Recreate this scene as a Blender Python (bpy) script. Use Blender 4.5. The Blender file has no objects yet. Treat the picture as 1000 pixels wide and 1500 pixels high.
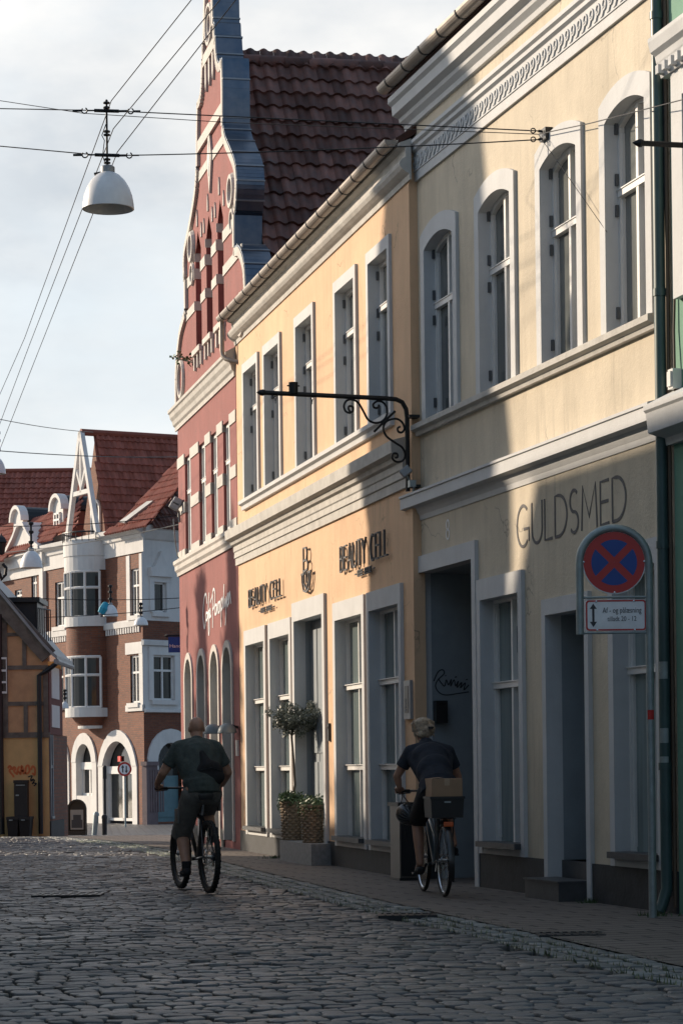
import bpy, bmesh, math, random
from math import sin, cos, pi, sqrt, hypot, atan2, radians
from mathutils import Vector as V, Matrix
import numpy as np

rng = random.Random(7)
scene = bpy.context.scene
COL = scene.collection

# ------------------------------------------------------------------ camera model (metres; camera looks along +Y)
FPX, CX, CY, ROLL, H = 3600.0, 500.0, 1125.0, 0.012, 1.22

def ray(x, y):
    u, v = x - CX, CY - y
    c, s = cos(ROLL), sin(ROLL)
    return V(((u * c + v * s) / FPX, 1.0, (-u * s + v * c) / FPX))

def at(x, y, Y):
    r = ray(x, y)
    return V((r.x * Y, Y, H + r.z * Y))

def gnd(x, y, z=0.0):
    r = ray(x, y)
    k = (z - H) / r.z
    return V((r.x * k, k, z))

def gz(Y):                      # height of the street surface: level, then falling away beyond 46 m
    pts = [(-50, 0), (46, 0), (70, -.57), (88, -.69), (130, -.8), (900, -.8)]
    for (a, za), (b, zb) in zip(pts, pts[1:]):
        if Y <= b:
            return za + (zb - za) * (Y - a) / (b - a)
    return -.8

class Facade:                   # a vertical plane: s runs to the right along the wall, o is outward, z is up
    def __init__(s, O, t):
        s.O = V((O[0], O[1], 0)); s.t = V((t[0], t[1], 0)).normalized(); s.n = V((s.t.y, -s.t.x, 0))
    def P(s, a, z, o=0.0):
        return s.O + s.t * a + s.n * o + V((0, 0, z))
    def sz(s, x, y, o=0.0):
        r = ray(x, y); c = V((0, 0, H))
        k = (o - s.n.dot(c - s.O)) / s.n.dot(r)
        p = c + r * k
        return (p - s.O).dot(s.t), p.z
    def S(s, x, y, o=0.0): return s.sz(x, y, o)[0]
    def Z(s, x, y, o=0.0): return s.sz(x, y, o)[1]

def vp_dir(vpx):                # direction away from the camera towards a vanishing point on the horizon
    return V(((vpx - CX) / FPX, 1.0, 0)).normalized()

# ------------------------------------------------------------------ mesh collector
class MB:
    def __init__(s): s.v = []; s.f = []; s.c = None
    def add(s, vs, fs):
        n = len(s.v); s.v += [V(p) for p in vs]; s.f += [tuple(i + n for i in f) for f in fs]
        return s
    def poly(s, pts): return s.add(pts, [tuple(range(len(pts)))])
    def box6(s, p):             # p: 8 corners, bottom ring then top ring
        return s.add(p, [(0, 3, 2, 1), (4, 5, 6, 7), (0, 1, 5, 4), (1, 2, 6, 5), (2, 3, 7, 6), (3, 0, 4, 7)])
    def box(s, F, s0, s1, z0, z1, o0, o1):
        P = F.P
        return s.box6([P(s0, z0, o0), P(s1, z0, o0), P(s1, z0, o1), P(s0, z0, o1), P(s0, z1, o0), P(s1, z1, o0), P(s1, z1, o1), P(s0, z1, o1)])
    def cube(s, x0, x1, y0, y1, z0, z1):
        return s.box6([V(q) for q in ((x0, y0, z0), (x1, y0, z0), (x1, y1, z0), (x0, y1, z0), (x0, y0, z1), (x1, y0, z1), (x1, y1, z1), (x0, y1, z1))])
    def rbox(s, x0, x1, y0, y1, z0, z1, b):      # box with bevelled edges
        vs = []; 
        bm = bmesh.new(); bmesh.ops.create_cube(bm, size=1)
        for q in bm.verts:
            q.co = V((x0 + (q.co.x + .5) * (x1 - x0), y0 + (q.co.y + .5) * (y1 - y0), z0 + (q.co.z + .5) * (z1 - z0)))
        bmesh.ops.bevel(bm, geom=bm.edges[:], offset=b, segments=2, affect='EDGES', profile=.5)
        bm.verts.index_update()
        r = s.add([q.co.copy() for q in bm.verts], [tuple(q.index for q in f.verts) for f in bm.faces]); bm.free(); return r
    def sweep(s, F, prof, s0, s1, ms0=0.0, ms1=0.0):   # closed (o, z) profile swept along s; ms: mitre factor on o
        n = len(prof)
        a = [F.P(s0 - ms0 * o, z, o) for o, z in prof]; b = [F.P(s1 + ms1 * o, z, o) for o, z in prof]
        return s.add(a + b, [tuple(range(n)), tuple(range(2 * n - 1, n - 1, -1))] + [(i, i + n, (i + 1) % n + n, (i + 1) % n) for i in range(n)])
    def strip(s, F, A, B, o0, o1):               # solid between two (s, z) polylines, from depth o0 to o1
        n = len(A)
        vs = [F.P(a, z, o0) for a, z in A] + [F.P(a, z, o0) for a, z in B] + [F.P(a, z, o1) for a, z in A] + [F.P(a, z, o1) for a, z in B]
        fs = []
        for i in range(n - 1):
            fs += [(i, i + 1, n + i + 1, n + i), (2 * n + i, 3 * n + i, 3 * n + i + 1, 2 * n + i + 1), (i, 2 * n + i, 2 * n + i + 1, i + 1), (n + i, n + i + 1, 3 * n + i + 1, 3 * n + i)]
        fs += [(0, n, 3 * n, 2 * n), (n - 1, 3 * n - 1, 4 * n - 1, 2 * n - 1)]
        return s.add(vs, fs)
    def ribbon(s, F, pts, w, o0, o1):            # flat stroke of width w along (s, z) points
        if len(pts) < 2: return s
        A, B = [], []
        for i, p in enumerate(pts):
            a = pts[max(i - 1, 0)]; b = pts[min(i + 1, len(pts) - 1)]
            d = V((b[0] - a[0], b[1] - a[1])); d = d.normalized() if d.length > 1e-9 else V((1, 0))
            m = V((-d.y, d.x)) * w / 2
            A.append((p[0] + m.x, p[1] + m.y)); B.append((p[0] - m.x, p[1] - m.y))
        return s.strip(F, A, B, o0, o1)
    def tube(s, pts, r, n=8, cap=True):
        pts = [V(p) for p in pts]; R = r if isinstance(r, (list, tuple)) else [r] * len(pts)
        rings = []; up = None
        for i, p in enumerate(pts):
            d = (pts[min(i + 1, len(pts) - 1)] - pts[max(i - 1, 0)])
            d = d.normalized() if d.length > 1e-9 else V((0, 0, 1))
            if up is None: up = d.orthogonal().normalized()
            up = (up - d * up.dot(d)); up = up.normalized() if up.length > 1e-6 else d.orthogonal().normalized()
            w = d.cross(up)
            rings.append([p + (up * cos(2 * pi * k / n) + w * sin(2 * pi * k / n)) * R[i] for k in range(n)])
        vs = [q for g in rings for q in g]; fs = []
        for i in range(len(pts) - 1):
            for k in range(n):
                fs.append((i * n + k, i * n + (k + 1) % n, (i + 1) * n + (k + 1) % n, (i + 1) * n + k))
        if cap: fs += [tuple(range(n - 1, -1, -1)), tuple(range((len(pts) - 1) * n, len(pts) * n))]
        return s.add(vs, fs)
    def lathe(s, prof, c=(0, 0, 0), n=24, ax=(0, 0, 1), cap=False):   # prof: (r, h)
        ax = V(ax).normalized(); u = ax.orthogonal().normalized(); w = ax.cross(u); c = V(c)
        vs = [c + ax * h + (u * cos(2 * pi * k / n) + w * sin(2 * pi * k / n)) * r for r, h in prof for k in range(n)]; fs = []
        for i in range(len(prof) - 1):
            for k in range(n):
                fs.append((i * n + k, i * n + (k + 1) % n, (i + 1) * n + (k + 1) % n, (i + 1) * n + k))
        if cap: fs += [tuple(range(n - 1, -1, -1)), tuple(range((len(prof) - 1) * n, len(prof) * n))]
        return s.add(vs, fs)
    def torus(s, c, ax, R, r, n=40, m=8, a0=0, a1=2 * pi):
        ax = V(ax).normalized(); u = V((0, 0, 1)) if abs(ax.z) < .9 else V((1, 0, 0)); u = (u - ax * u.dot(ax)).normalized(); w = ax.cross(u); c = V(c)
        full = abs(a1 - a0 - 2 * pi) < 1e-6; k = n if full else n + 1
        vs = []; fs = []
        for i in range(k):
            t = a0 + (a1 - a0) * i / n; d = u * cos(t) + w * sin(t)
            for j in range(m):
                q = 2 * pi * j / m; vs.append(c + d * (R + r * cos(q)) + ax * r * sin(q))
        for i in range(n):
            for j in range(m):
                i2 = (i + 1) % k
                fs.append((i * m + j, i * m + (j + 1) % m, i2 * m + (j + 1) % m, i2 * m + j))
        return s.add(vs, fs)
    def each(s, name, mat, parent=None, **kw):   # every separate piece becomes an object of its own
        n = len(s.v); par = list(range(n))
        def root(i):
            while par[i] != i: par[i] = par[par[i]]; i = par[i]
            return i
        for f in s.f:
            for j in f[1:]: par[root(f[0])] = root(j)
        G = {}
        for f in s.f: G.setdefault(root(f[0]), []).append(f)
        out = []
        for fs in G.values():
            ids = sorted({i for f in fs for i in f}); mp = {i: k for k, i in enumerate(ids)}
            m = MB(); m.v = [s.v[i] for i in ids]; m.f = [tuple(mp[i] for i in f) for f in fs]; out.append(m.build(name, mat, parent, **kw))
        return out
    def build(s, name, mat, parent=None, smooth=None, loc=None, local=False, **tags):
        me = bpy.data.meshes.new(name)
        if loc is None:
            if parent is not None: loc = WL.get(parent.name, V((0, 0, 0)))
            else:
                lo = V((min(p.x for p in s.v) + max(p.x for p in s.v), min(p.y for p in s.v) + max(p.y for p in s.v), 2 * min(p.z for p in s.v))) / 2
                loc = lo
        loc = V(loc)
        off = V((0, 0, 0)) if local else loc
        me.from_pydata([tuple(p - off) for p in s.v], [], s.f)
        bm = bmesh.new(); bm.from_mesh(me); bmesh.ops.recalc_face_normals(bm, faces=bm.faces); bm.to_mesh(me); bm.free()
        if s.c is not None:
            at_ = me.attributes.new('tone', 'FLOAT', 'FACE'); at_.data.foreach_set('value', s.c[:len(me.polygons)])
        me.materials.append(mat)
        if smooth is not None:
            me.polygons.foreach_set('use_smooth', [True] * len(me.polygons))
            me.set_sharp_from_angle(angle=radians(smooth))
        o = bpy.data.objects.new(name, me); COL.objects.link(o)
        if parent is not None: o.parent = parent
        else: o.location = loc
        WL[o.name] = V((0, 0, 0)) if local else loc
        tag(o, **tags)
        return o

WL = {}
def tag(o, label=None, cat=None, group=None, kind=None):
    if label: o['label'] = label
    if cat: o['category'] = cat
    if group: o['group'] = group
    if kind: o['kind'] = kind
    return o

def thing(name, label, cat, loc, rz=0.0, group=None, local=False):
    o = bpy.data.objects.new(name, None); COL.objects.link(o); o.empty_display_size = .2
    o.location = loc; o.rotation_euler = (0, 0, rz)
    WL[o.name] = V((0, 0, 0)) if local else V(loc)
    return tag(o, label, cat, group)

# ------------------------------------------------------------------ materials
def nodes(name):
    m = bpy.data.materials.new(name); m.use_nodes = True
    nt = m.node_tree; return m, nt, nt.nodes['Principled BSDF']

def link(nt, a, b): nt.links.new(a, b)
def N(nt, t, **kw):
    n = nt.nodes.new(t)
    for k, v in kw.items():
        if k.startswith('i_'): n.inputs[k[2:]].default_value = v
        else: setattr(n, k, v)
    return n
def mixc(nt, fac, a, b, mode='MIX'):
    n = nt.nodes.new('ShaderNodeMix'); n.data_type = 'RGBA'; n.blend_type = mode
    for sock, val in ((n.inputs[0], fac), (n.inputs[6], a), (n.inputs[7], b)):
        if hasattr(val, 'is_linked'): nt.links.new(val, sock)
        else: sock.default_value = val if not isinstance(val, tuple) else (*val[:3], 1)
    return n.outputs[2]
def ramp(nt, src, a, b, ca=(0, 0, 0), cb=(1, 1, 1)):
    r = nt.nodes.new('ShaderNodeValToRGB'); r.color_ramp.elements[0].position = a; r.color_ramp.elements[1].position = b
    r.color_ramp.elements[0].color = (*ca, 1); r.color_ramp.elements[1].color = (*cb, 1)
    nt.links.new(src, r.inputs[0]); return r.outputs[0]
def noise(nt, co, scale, detail=4, rough=.6, sc=(1, 1, 1)):
    if sc != (1, 1, 1):
        mp = N(nt, 'ShaderNodeMapping'); mp.inputs['Scale'].default_value = sc; link(nt, co, mp.inputs[0]); co = mp.outputs[0]
    n = N(nt, 'ShaderNodeTexNoise'); n.inputs['Scale'].default_value = scale; n.inputs['Detail'].default_value = detail; n.inputs['Roughness'].default_value = rough
    link(nt, co, n.inputs['Vector']); return n.outputs['Fac']
def sc(c, k): return tuple(min(1, x * k) for x in c)

def mat(name, col, rough=.7, metal=0.0, var=.12, scale=3.0, bump=.0, bscale=60, streak=0.0, tone=0.0, spec=.5, col2=None, dirt=0.0, coat=0.0, tlight=.10, crack=0.0):
    m, nt, b = nodes(name)
    co = N(nt, 'ShaderNodeTexCoord').outputs['Object']
    f = noise(nt, co, scale, 5, .65)
    c = mixc(nt, ramp(nt, f, .32, .68), sc(col, 1 - var), col2 or sc(col, 1 + var))
    if streak:
        g = noise(nt, co, 5.0, 4, .6, (1, 1, .12))
        c = mixc(nt, ramp(nt, g, .45, .75), c, mixc(nt, streak, c, sc(col, .55)))
    if dirt:
        g = noise(nt, co, 1.1, 8, .75)
        c = mixc(nt, ramp(nt, g, .55, .72), c, mixc(nt, dirt, c, (.09, .085, .075)))
    if crack:                                    # fine run-off streaks and hairline cracks in old render
        g = noise(nt, co, 16, 3, .6, (1, 1, .05)); h = noise(nt, co, .8, 3, .5)
        mm = N(nt, 'ShaderNodeMath', operation='MULTIPLY'); link(nt, ramp(nt, g, .52, .72), mm.inputs[0]); link(nt, ramp(nt, h, .45, .62), mm.inputs[1])
        c = mixc(nt, mm.outputs[0], c, mixc(nt, crack * .5, c, (.10, .09, .075)))
        wv = N(nt, 'ShaderNodeVectorMath', operation='MULTIPLY_ADD'); nz = N(nt, 'ShaderNodeTexNoise'); nz.inputs['Scale'].default_value = 3; nz.inputs['Detail'].default_value = 5; link(nt, co, nz.inputs['Vector']); link(nt, nz.outputs['Color'], wv.inputs[0]); wv.inputs[1].default_value = (.5, .5, .5); link(nt, co, wv.inputs[2])
        vo = N(nt, 'ShaderNodeTexVoronoi', feature='DISTANCE_TO_EDGE'); vo.inputs['Scale'].default_value = .75; link(nt, wv.outputs[0], vo.inputs['Vector'])
        mm = N(nt, 'ShaderNodeMath', operation='MULTIPLY'); link(nt, ramp(nt, vo.outputs['Distance'], .002, .008, (1, 1, 1), (0, 0, 0)), mm.inputs[0]); link(nt, ramp(nt, noise(nt, co, 1.3, 2, .5), .52, .6), mm.inputs[1])
        c = mixc(nt, mm.outputs[0], c, mixc(nt, crack, c, (.08, .07, .06)))
    if tone:
        a = N(nt, 'ShaderNodeAttribute', attribute_name='tone')
        c = mixc(nt, a.outputs['Fac'], mixc(nt, tone, c, (.01, .01, .01)), mixc(nt, tone * tlight, c, (1, 1, 1)))
    link(nt, c, b.inputs['Base Color'])
    b.inputs['Roughness'].default_value = rough; b.inputs['Metallic'].default_value = metal; b.inputs['Specular IOR Level'].default_value = spec
    if coat: b.inputs['Coat Weight'].default_value = coat; b.inputs['Coat Roughness'].default_value = .15
    if bump:
        g = noise(nt, co, bscale, 6, .7)
        bp = N(nt, 'ShaderNodeBump'); bp.inputs['Strength'].default_value = 1.0; bp.inputs['Distance'].default_value = bump
        link(nt, g, bp.inputs['Height']); link(nt, bp.outputs[0], b.inputs['Normal'])
    return m

def brick_mat(name, ang, c1, c2, mortar, bw=.24, bh=.075, mw=.012, bump=.004, offx=(0, 0), flat=False, dirt=.25, rough=.8, squash=.5, vary=.35):
    m, nt, b = nodes(name)
    co = N(nt, 'ShaderNodeTexCoord').outputs['Object']
    mp = N(nt, 'ShaderNodeMapping', vector_type='POINT'); mp.inputs['Rotation'].default_value = (0, 0, -ang); link(nt, co, mp.inputs[0])
    sx = N(nt, 'ShaderNodeSeparateXYZ'); link(nt, mp.outputs[0], sx.inputs[0])
    cb = N(nt, 'ShaderNodeCombineXYZ'); link(nt, sx.outputs[0], cb.inputs[0]); link(nt, sx.outputs[1 if flat else 2], cb.inputs[1])
    wob = N(nt, 'ShaderNodeTexNoise'); wob.inputs['Scale'].default_value = 6; link(nt, co, wob.inputs['Vector'])
    add = N(nt, 'ShaderNodeVectorMath', operation='MULTIPLY_ADD'); link(nt, wob.outputs['Color'], add.inputs[0]); add.inputs[1].default_value = (.02, .02, 0); link(nt, cb.outputs[0], add.inputs[2])
    t = N(nt, 'ShaderNodeTexBrick'); link(nt, add.outputs[0], t.inputs['Vector'])
    t.inputs['Scale'].default_value = 1; t.inputs['Brick Width'].default_value = bw; t.inputs['Row Height'].default_value = bh; t.inputs['Mortar Size'].default_value = mw
    t.inputs['Mortar Smooth'].default_value = .3; t.inputs['Color1'].default_value = (*c1, 1); t.inputs['Color2'].default_value = (*c2, 1); t.inputs['Mortar'].default_value = (*mortar, 1); t.offset = squash
    g = noise(nt, co, 1.3, 8, .7); g2 = noise(nt, co, 60 if flat else 14, 4, .65)
    c = mixc(nt, ramp(nt, g2, .3, .7), mixc(nt, vary, t.outputs['Color'], (.02, .018, .016)), t.outputs['Color'])
    c = mixc(nt, ramp(nt, g, .5, .75), c, mixc(nt, dirt, c, (.05, .045, .04)))
    link(nt, c, b.inputs['Base Color']); b.inputs['Roughness'].default_value = rough
    bp = N(nt, 'ShaderNodeBump'); bp.inputs['Distance'].default_value = bump; bp.invert = True
    mm = N(nt, 'ShaderNodeMath', operation='MULTIPLY_ADD'); link(nt, g2, mm.inputs[0]); mm.inputs[1].default_value = -.5; link(nt, t.outputs['Fac'], mm.inputs[2])
    link(nt, mm.outputs[0], bp.inputs['Height']); link(nt, bp.outputs[0], b.inputs['Normal'])
    return m

def glass_mat(name, col, col2, rough=.06):
    m, nt, b = nodes(name)
    co = N(nt, 'ShaderNodeTexCoord').outputs['Object']
    f = noise(nt, co, 1.6, 3, .5, (1.5, 1.5, .25))
    oi = N(nt, 'ShaderNodeObjectInfo').outputs['Random']                       # each window has its own curtains behind it
    g0 = noise(nt, co, 9, 2, .5, (1, 1, .05))
    c = mixc(nt, ramp(nt, f, .4, .62), col, col2); c = mixc(nt, ramp(nt, oi, .1, .9), mixc(nt, .4, c, (.01, .012, .013)), mixc(nt, ramp(nt, g0, .4, .6, (0, 0, 0), (.35, .35, .35)), c, sc(col2, 1.8)))
    link(nt, c, b.inputs['Base Color'])
    b.inputs['Roughness'].default_value = rough; b.inputs['IOR'].default_value = 1.5
    g = noise(nt, co, .9, 2, .4); bp = N(nt, 'ShaderNodeBump'); bp.inputs['Distance'].default_value = .012; link(nt, g, bp.inputs['Height']); link(nt, bp.outputs[0], b.inputs['Normal'])
    return m

M = {}
M['cream'] = mat('cream_render', (.60, .525, .405), .85, var=.10, scale=1.2, bump=.006, bscale=30, streak=.26, dirt=.15, crack=.5)
M['yellow'] = mat('yellow_render', (.71, .465, .285), .85, var=.09, scale=1.0, bump=.006, bscale=30, streak=.18, dirt=.12, crack=.5)
M['red'] = mat('red_render', (.27, .086, .078), .85, var=.13, scale=1.6, bump=.007, bscale=28, streak=.3, dirt=.18, crack=.5)
M['green'] = mat('green_render', (.15, .30, .22), .8, var=.08, bump=.003, streak=.1)
M['trim'] = mat('pale_grey_trim', (.55, .56, .565), .75, var=.05, bump=.003, bscale=40, streak=.14, dirt=.06)
M['stone'] = mat('weathered_stone_trim', (.50, .485, .45), .8, var=.12, scale=5, bump=.006, bscale=25, streak=.3, dirt=.25)
M['redwhite'] = mat('white_stone_band', (.56, .53, .49), .8, var=.08, bump=.004, streak=.2, dirt=.1)
M['wood'] = mat('white_paint_joinery', (.72, .71, .69), .45, var=.05, scale=6)
M['greydoor'] = mat('blue_grey_paint', (.25, .285, .31), .5, var=.08, scale=4, streak=.12)
M['pane'] = glass_mat('window_glass', (.09, .105, .11), (.19, .20, .19))
M['panelow'] = glass_mat('shop_glass', (.12, .16, .165), (.20, .25, .25))
M['panefar'] = glass_mat('dark_window_glass', (.015, .018, .02), (.05, .05, .045))
M['plinth'] = mat('dark_plinth', (.032, .034, .037), .75, var=.25, scale=5, bump=.006, bscale=20, dirt=.2)
M['slab'] = mat('dark_slate', (.055, .058, .062), .5, var=.2, scale=8, bump=.004)
M['granite'] = mat('grey_granite', (.22, .22, .22), .7, var=.2, scale=20, bump=.004, dirt=.2)
M['zinc'] = mat('zinc_sheet', (.10, .15, .215), .36, metal=.75, var=.16, scale=2.5, streak=.3, col2=(.19, .205, .235))
M['zinclead'] = mat('zinc_grey', (.30, .31, .32), .5, metal=.5, var=.15, streak=.2)
M['gutter'] = mat('weathered_zinc_gutter', (.36, .32, .28), .5, metal=.55, var=.15, scale=3, streak=.25)
M['pipe'] = mat('dark_green_pipe', (.045, .085, .085), .4, var=.2, scale=3, dirt=.1)
M['pantile'] = mat('old_pantile', (.165, .040, .014), .65, var=.4, scale=7, bump=.006, tone=.65, dirt=.6)
M['tilefar'] = mat('red_roof_tile', (.33, .078, .042), .7, var=.2, scale=3, tone=.3, dirt=.25)
M['iron'] = mat('black_iron', (.012, .012, .013), .45, var=.2, metal=.4)
M['hinge'] = mat('grey_hinge', (.10, .108, .118), .5, metal=.3)
M['darkmetal'] = mat('dark_metal', (.03, .032, .035), .4, metal=.6)
M['steel'] = mat('brushed_steel', (.15, .145, .14), .38, metal=.9, var=.1, streak=.2)
M['galv'] = mat('galvanised_steel', (.30, .345, .35), .5, metal=.5, var=.14, scale=12)
M['letter'] = mat('dark_lettering', (.05, .05, .055), .6)
M['letterpaint'] = mat('grey_painted_lettering', (.115, .11, .11), .8, var=.15, scale=20)
M['whitepaint'] = mat('white_paint', (.8, .8, .8), .6)
M['lampshade'] = mat('white_enamel', (.72, .72, .72), .35, var=.06, scale=8, streak=.12, coat=.2)
M['brown'] = mat('brown_painted_door', (.09, .06, .04), .6)
M['leaf'] = mat('olive_leaf', (.10, .125, .065), .5, var=.3, scale=6, tone=.6, tlight=.45)
M['ivy'] = mat('green_leaf', (.07, .14, .035), .5, var=.35, scale=8, tone=.5, tlight=.15)
M['conifer'] = mat('conifer_needles', (.05, .09, .04), .6, var=.3, scale=2, tone=.4)
M['bark'] = mat('bark', (.12, .095, .075), .9, var=.25, scale=12, bump=.01)
M['wicker'] = mat('wicker', (.25, .19, .13), .75, var=.3, scale=25, bump=.003, dirt=.2)
M['soil'] = mat('soil', (.04, .03, .022), .95)
M['curb'] = mat('kerb_stone', (.175, .188, .182), .6, var=.2, scale=12, bump=.006, bscale=30, tone=.4)
m_, nt_, b_n = nodes('cobble_stone'); co_ = N(nt_, 'ShaderNodeTexCoord').outputs['Object']
at_n = N(nt_, 'ShaderNodeAttribute', attribute_name='tone').outputs['Fac']
rp_n = nt_.nodes.new('ShaderNodeValToRGB'); el = rp_n.color_ramp.elements; el[0].color = (.075, .078, .084, 1); el[1].color = (.24, .234, .222, 1)
for p_, c_n in ((.25, (.125, .131, .14, 1)), (.5, (.155, .142, .132, 1)), (.7, (.112, .117, .125, 1)), (.86, (.185, .162, .148, 1))): e_n = el.new(p_); e_n.color = c_n
link(nt_, at_n, rp_n.inputs[0])
c_n = mixc(nt_, ramp(nt_, noise(nt_, co_, 30, 5, .7), .35, .7), mixc(nt_, .42, rp_n.outputs[0], (.01, .01, .01)), rp_n.outputs[0])
c_n = mixc(nt_, ramp(nt_, noise(nt_, co_, .55, 4, .6), .46, .66), c_n, mixc(nt_, .35, c_n, (.14, .12, .10)))      # dusty and worn patches
link(nt_, c_n, b_n.inputs['Base Color']); link(nt_, ramp(nt_, noise(nt_, co_, .8, 4, .6), .35, .65, (.36,) * 3, (.6,) * 3), b_n.inputs['Roughness'])
bp_n = N(nt_, 'ShaderNodeBump'); bp_n.inputs['Distance'].default_value = .008; link(nt_, noise(nt_, co_, 34, 6, .72), bp_n.inputs['Height']); link(nt_, bp_n.outputs[0], b_n.inputs['Normal'])
M['cobble'] = m_
M['joint'] = mat('mossy_joint', (.012, .016, .008), .95, var=.5, scale=3, col2=(.022, .02, .014))
M['blue'] = mat('blue_sign_enamel', (.012, .06, .30), .45)
M['signred'] = mat('red_sign_enamel', (.50, .025, .02), .4, var=.08)
M['signwhite'] = mat('white_sign_enamel', (.82, .82, .84), .4)
M['skin'] = mat('skin', (.40, .22, .15), .55, var=.12, scale=12)
M['tan'] = mat('tanned_skin', (.33, .17, .11), .5, var=.12, scale=12)
M['tshirt'] = mat('dark_green_cotton', (.052, .066, .061), .9, var=.25, scale=14, bump=.012, bscale=9)
M['navy'] = mat('navy_knit', (.014, .019, .030), .9, var=.25, scale=14, bump=.012, bscale=9)
M['shorts'] = mat('grey_cotton_shorts', (.13, .125, .115), .9, var=.3, scale=10, bump=.012, bscale=10)
M['black'] = mat('black_fabric', (.010, .010, .012), .85, var=.3, scale=10, bump=.006, bscale=18)
M['rubber'] = mat('black_rubber', (.012, .012, .012), .75, var=.2, scale=20)
M['bikeblack'] = mat('black_bike_paint', (.014, .014, .016), .3, coat=.4)
M['bikeblue'] = mat('grey_blue_bike_paint', (.06, .085, .10), .3, coat=.4)
M['chrome'] = mat('silver_metal', (.55, .56, .58), .25, metal=.95)
M['hair'] = mat('ash_blonde_hair', (.37, .285, .20), .55, var=.55, scale=22, bump=.012, bscale=50)
M['card'] = mat('brown_cardboard', (.34, .22, .135), .85, var=.08, scale=6, dirt=.05)
M['tape'] = mat('packing_tape', (.42, .30, .19), .3)
M['plastic'] = mat('black_plastic', (.016, .016, .017), .5, var=.2)
M['orange'] = mat('orange_reflector', (.55, .09, .01), .3)
M['helmet'] = mat('black_helmet_shell', (.014, .015, .017), .25, coat=.5)
M['beam'] = mat('grey_old_timber', (.15, .13, .11), .85, var=.3, scale=6, bump=.008, bscale=20)
M['ochre'] = mat('ochre_render', (.60, .40, .18), .9, var=.12, scale=2, streak=.2, dirt=.2)
M['ochrebrick'] = mat('orange_infill', (.56, .33, .18), .9, var=.15, scale=3, streak=.15)
M['oxblood'] = mat('oxblood_timber', (.13, .025, .02), .8, var=.2)
M['bwhite'] = mat('white_render_far', (.68, .67, .65), .8, var=.07, scale=1.2, streak=.2, dirt=.1)
M['purple'] = mat('mauve_stone', (.17, .13, .135), .8, var=.15)
M['teal'] = mat('teal_door_paint', (.12, .22, .25), .5)
M['graffiti'] = mat('orange_spray_paint', (.60, .16, .05), .7)
M['blackspray'] = mat('black_spray_paint', (.02, .022, .025), .7)
M['cyan'] = mat('turquoise_cloth', (.02, .28, .40), .7)
M['plain'] = mat('pale_plaster', (.55, .52, .46), .85, var=.08, streak=.2)
M['redled'] = mat('red_plastic', (.7, .03, .02), .4)
M['whiteplastic'] = mat('white_plastic', (.6, .6, .58), .5)
M['greyblue'] = mat('greyblue_enamel', (.17, .22, .25), .45)
# ------------------------------------------------------------------ camera, sun, sky
cam = bpy.data.cameras.new('camera'); cam_o = bpy.data.objects.new('camera', cam); COL.objects.link(cam_o)
cam.sensor_fit = 'HORIZONTAL'; cam.sensor_width = 24.0; cam.lens = 24.0 * FPX / 1000.0
cam.shift_y = (CY - 750.0) / 1000.0; cam.clip_start = .1; cam.clip_end = 4000
cam_o.matrix_world = Matrix.Translation((0, 0, H)) @ Matrix.Rotation(pi / 2, 4, 'X') @ Matrix.Rotation(-ROLL, 4, 'Z')
scene.camera = cam_o

SUN_EL = radians(20.0); SUN_H = V((-.856, .516, 0)).normalized()
SUN_D = V((SUN_H.x * cos(SUN_EL), SUN_H.y * cos(SUN_EL), sin(SUN_EL)))
sl = bpy.data.lights.new('sun', 'SUN'); sl.energy = 4.3; sl.angle = radians(.9); sl.color = (1.0, .83, .64)
so = bpy.data.objects.new('sun', sl); COL.objects.link(so); so.location = (-30, 20, 40)
so.rotation_euler = (-SUN_D).to_track_quat('-Z', 'Y').to_euler()

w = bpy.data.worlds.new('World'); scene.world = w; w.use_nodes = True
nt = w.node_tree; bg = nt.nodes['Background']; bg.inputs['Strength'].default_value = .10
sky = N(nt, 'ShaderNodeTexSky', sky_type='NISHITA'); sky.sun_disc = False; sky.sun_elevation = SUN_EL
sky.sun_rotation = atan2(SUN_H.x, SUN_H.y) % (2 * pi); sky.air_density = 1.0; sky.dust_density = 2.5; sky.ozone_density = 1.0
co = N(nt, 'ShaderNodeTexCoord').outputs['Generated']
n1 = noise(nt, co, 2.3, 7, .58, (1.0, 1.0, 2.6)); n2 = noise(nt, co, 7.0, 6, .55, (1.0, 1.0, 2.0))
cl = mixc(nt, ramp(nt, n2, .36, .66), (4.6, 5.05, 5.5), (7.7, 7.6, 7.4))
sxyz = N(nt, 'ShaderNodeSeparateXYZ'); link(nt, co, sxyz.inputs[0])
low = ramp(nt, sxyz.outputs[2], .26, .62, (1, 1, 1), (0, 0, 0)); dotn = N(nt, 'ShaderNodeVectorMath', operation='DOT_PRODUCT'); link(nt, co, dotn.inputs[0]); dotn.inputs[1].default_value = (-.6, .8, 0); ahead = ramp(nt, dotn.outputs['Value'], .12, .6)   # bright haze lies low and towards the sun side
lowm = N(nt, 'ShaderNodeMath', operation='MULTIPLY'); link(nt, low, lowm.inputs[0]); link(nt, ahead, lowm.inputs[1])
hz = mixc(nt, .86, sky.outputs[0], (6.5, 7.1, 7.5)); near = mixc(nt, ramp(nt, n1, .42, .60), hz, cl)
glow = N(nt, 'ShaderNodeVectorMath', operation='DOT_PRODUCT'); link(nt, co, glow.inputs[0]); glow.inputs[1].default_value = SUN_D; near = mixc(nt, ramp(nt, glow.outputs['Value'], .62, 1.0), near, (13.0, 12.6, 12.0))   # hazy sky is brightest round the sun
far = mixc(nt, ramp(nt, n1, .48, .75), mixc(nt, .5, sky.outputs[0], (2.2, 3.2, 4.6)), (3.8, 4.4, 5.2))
link(nt, mixc(nt, lowm.outputs[0], far, near), bg.inputs['Color'])

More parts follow.
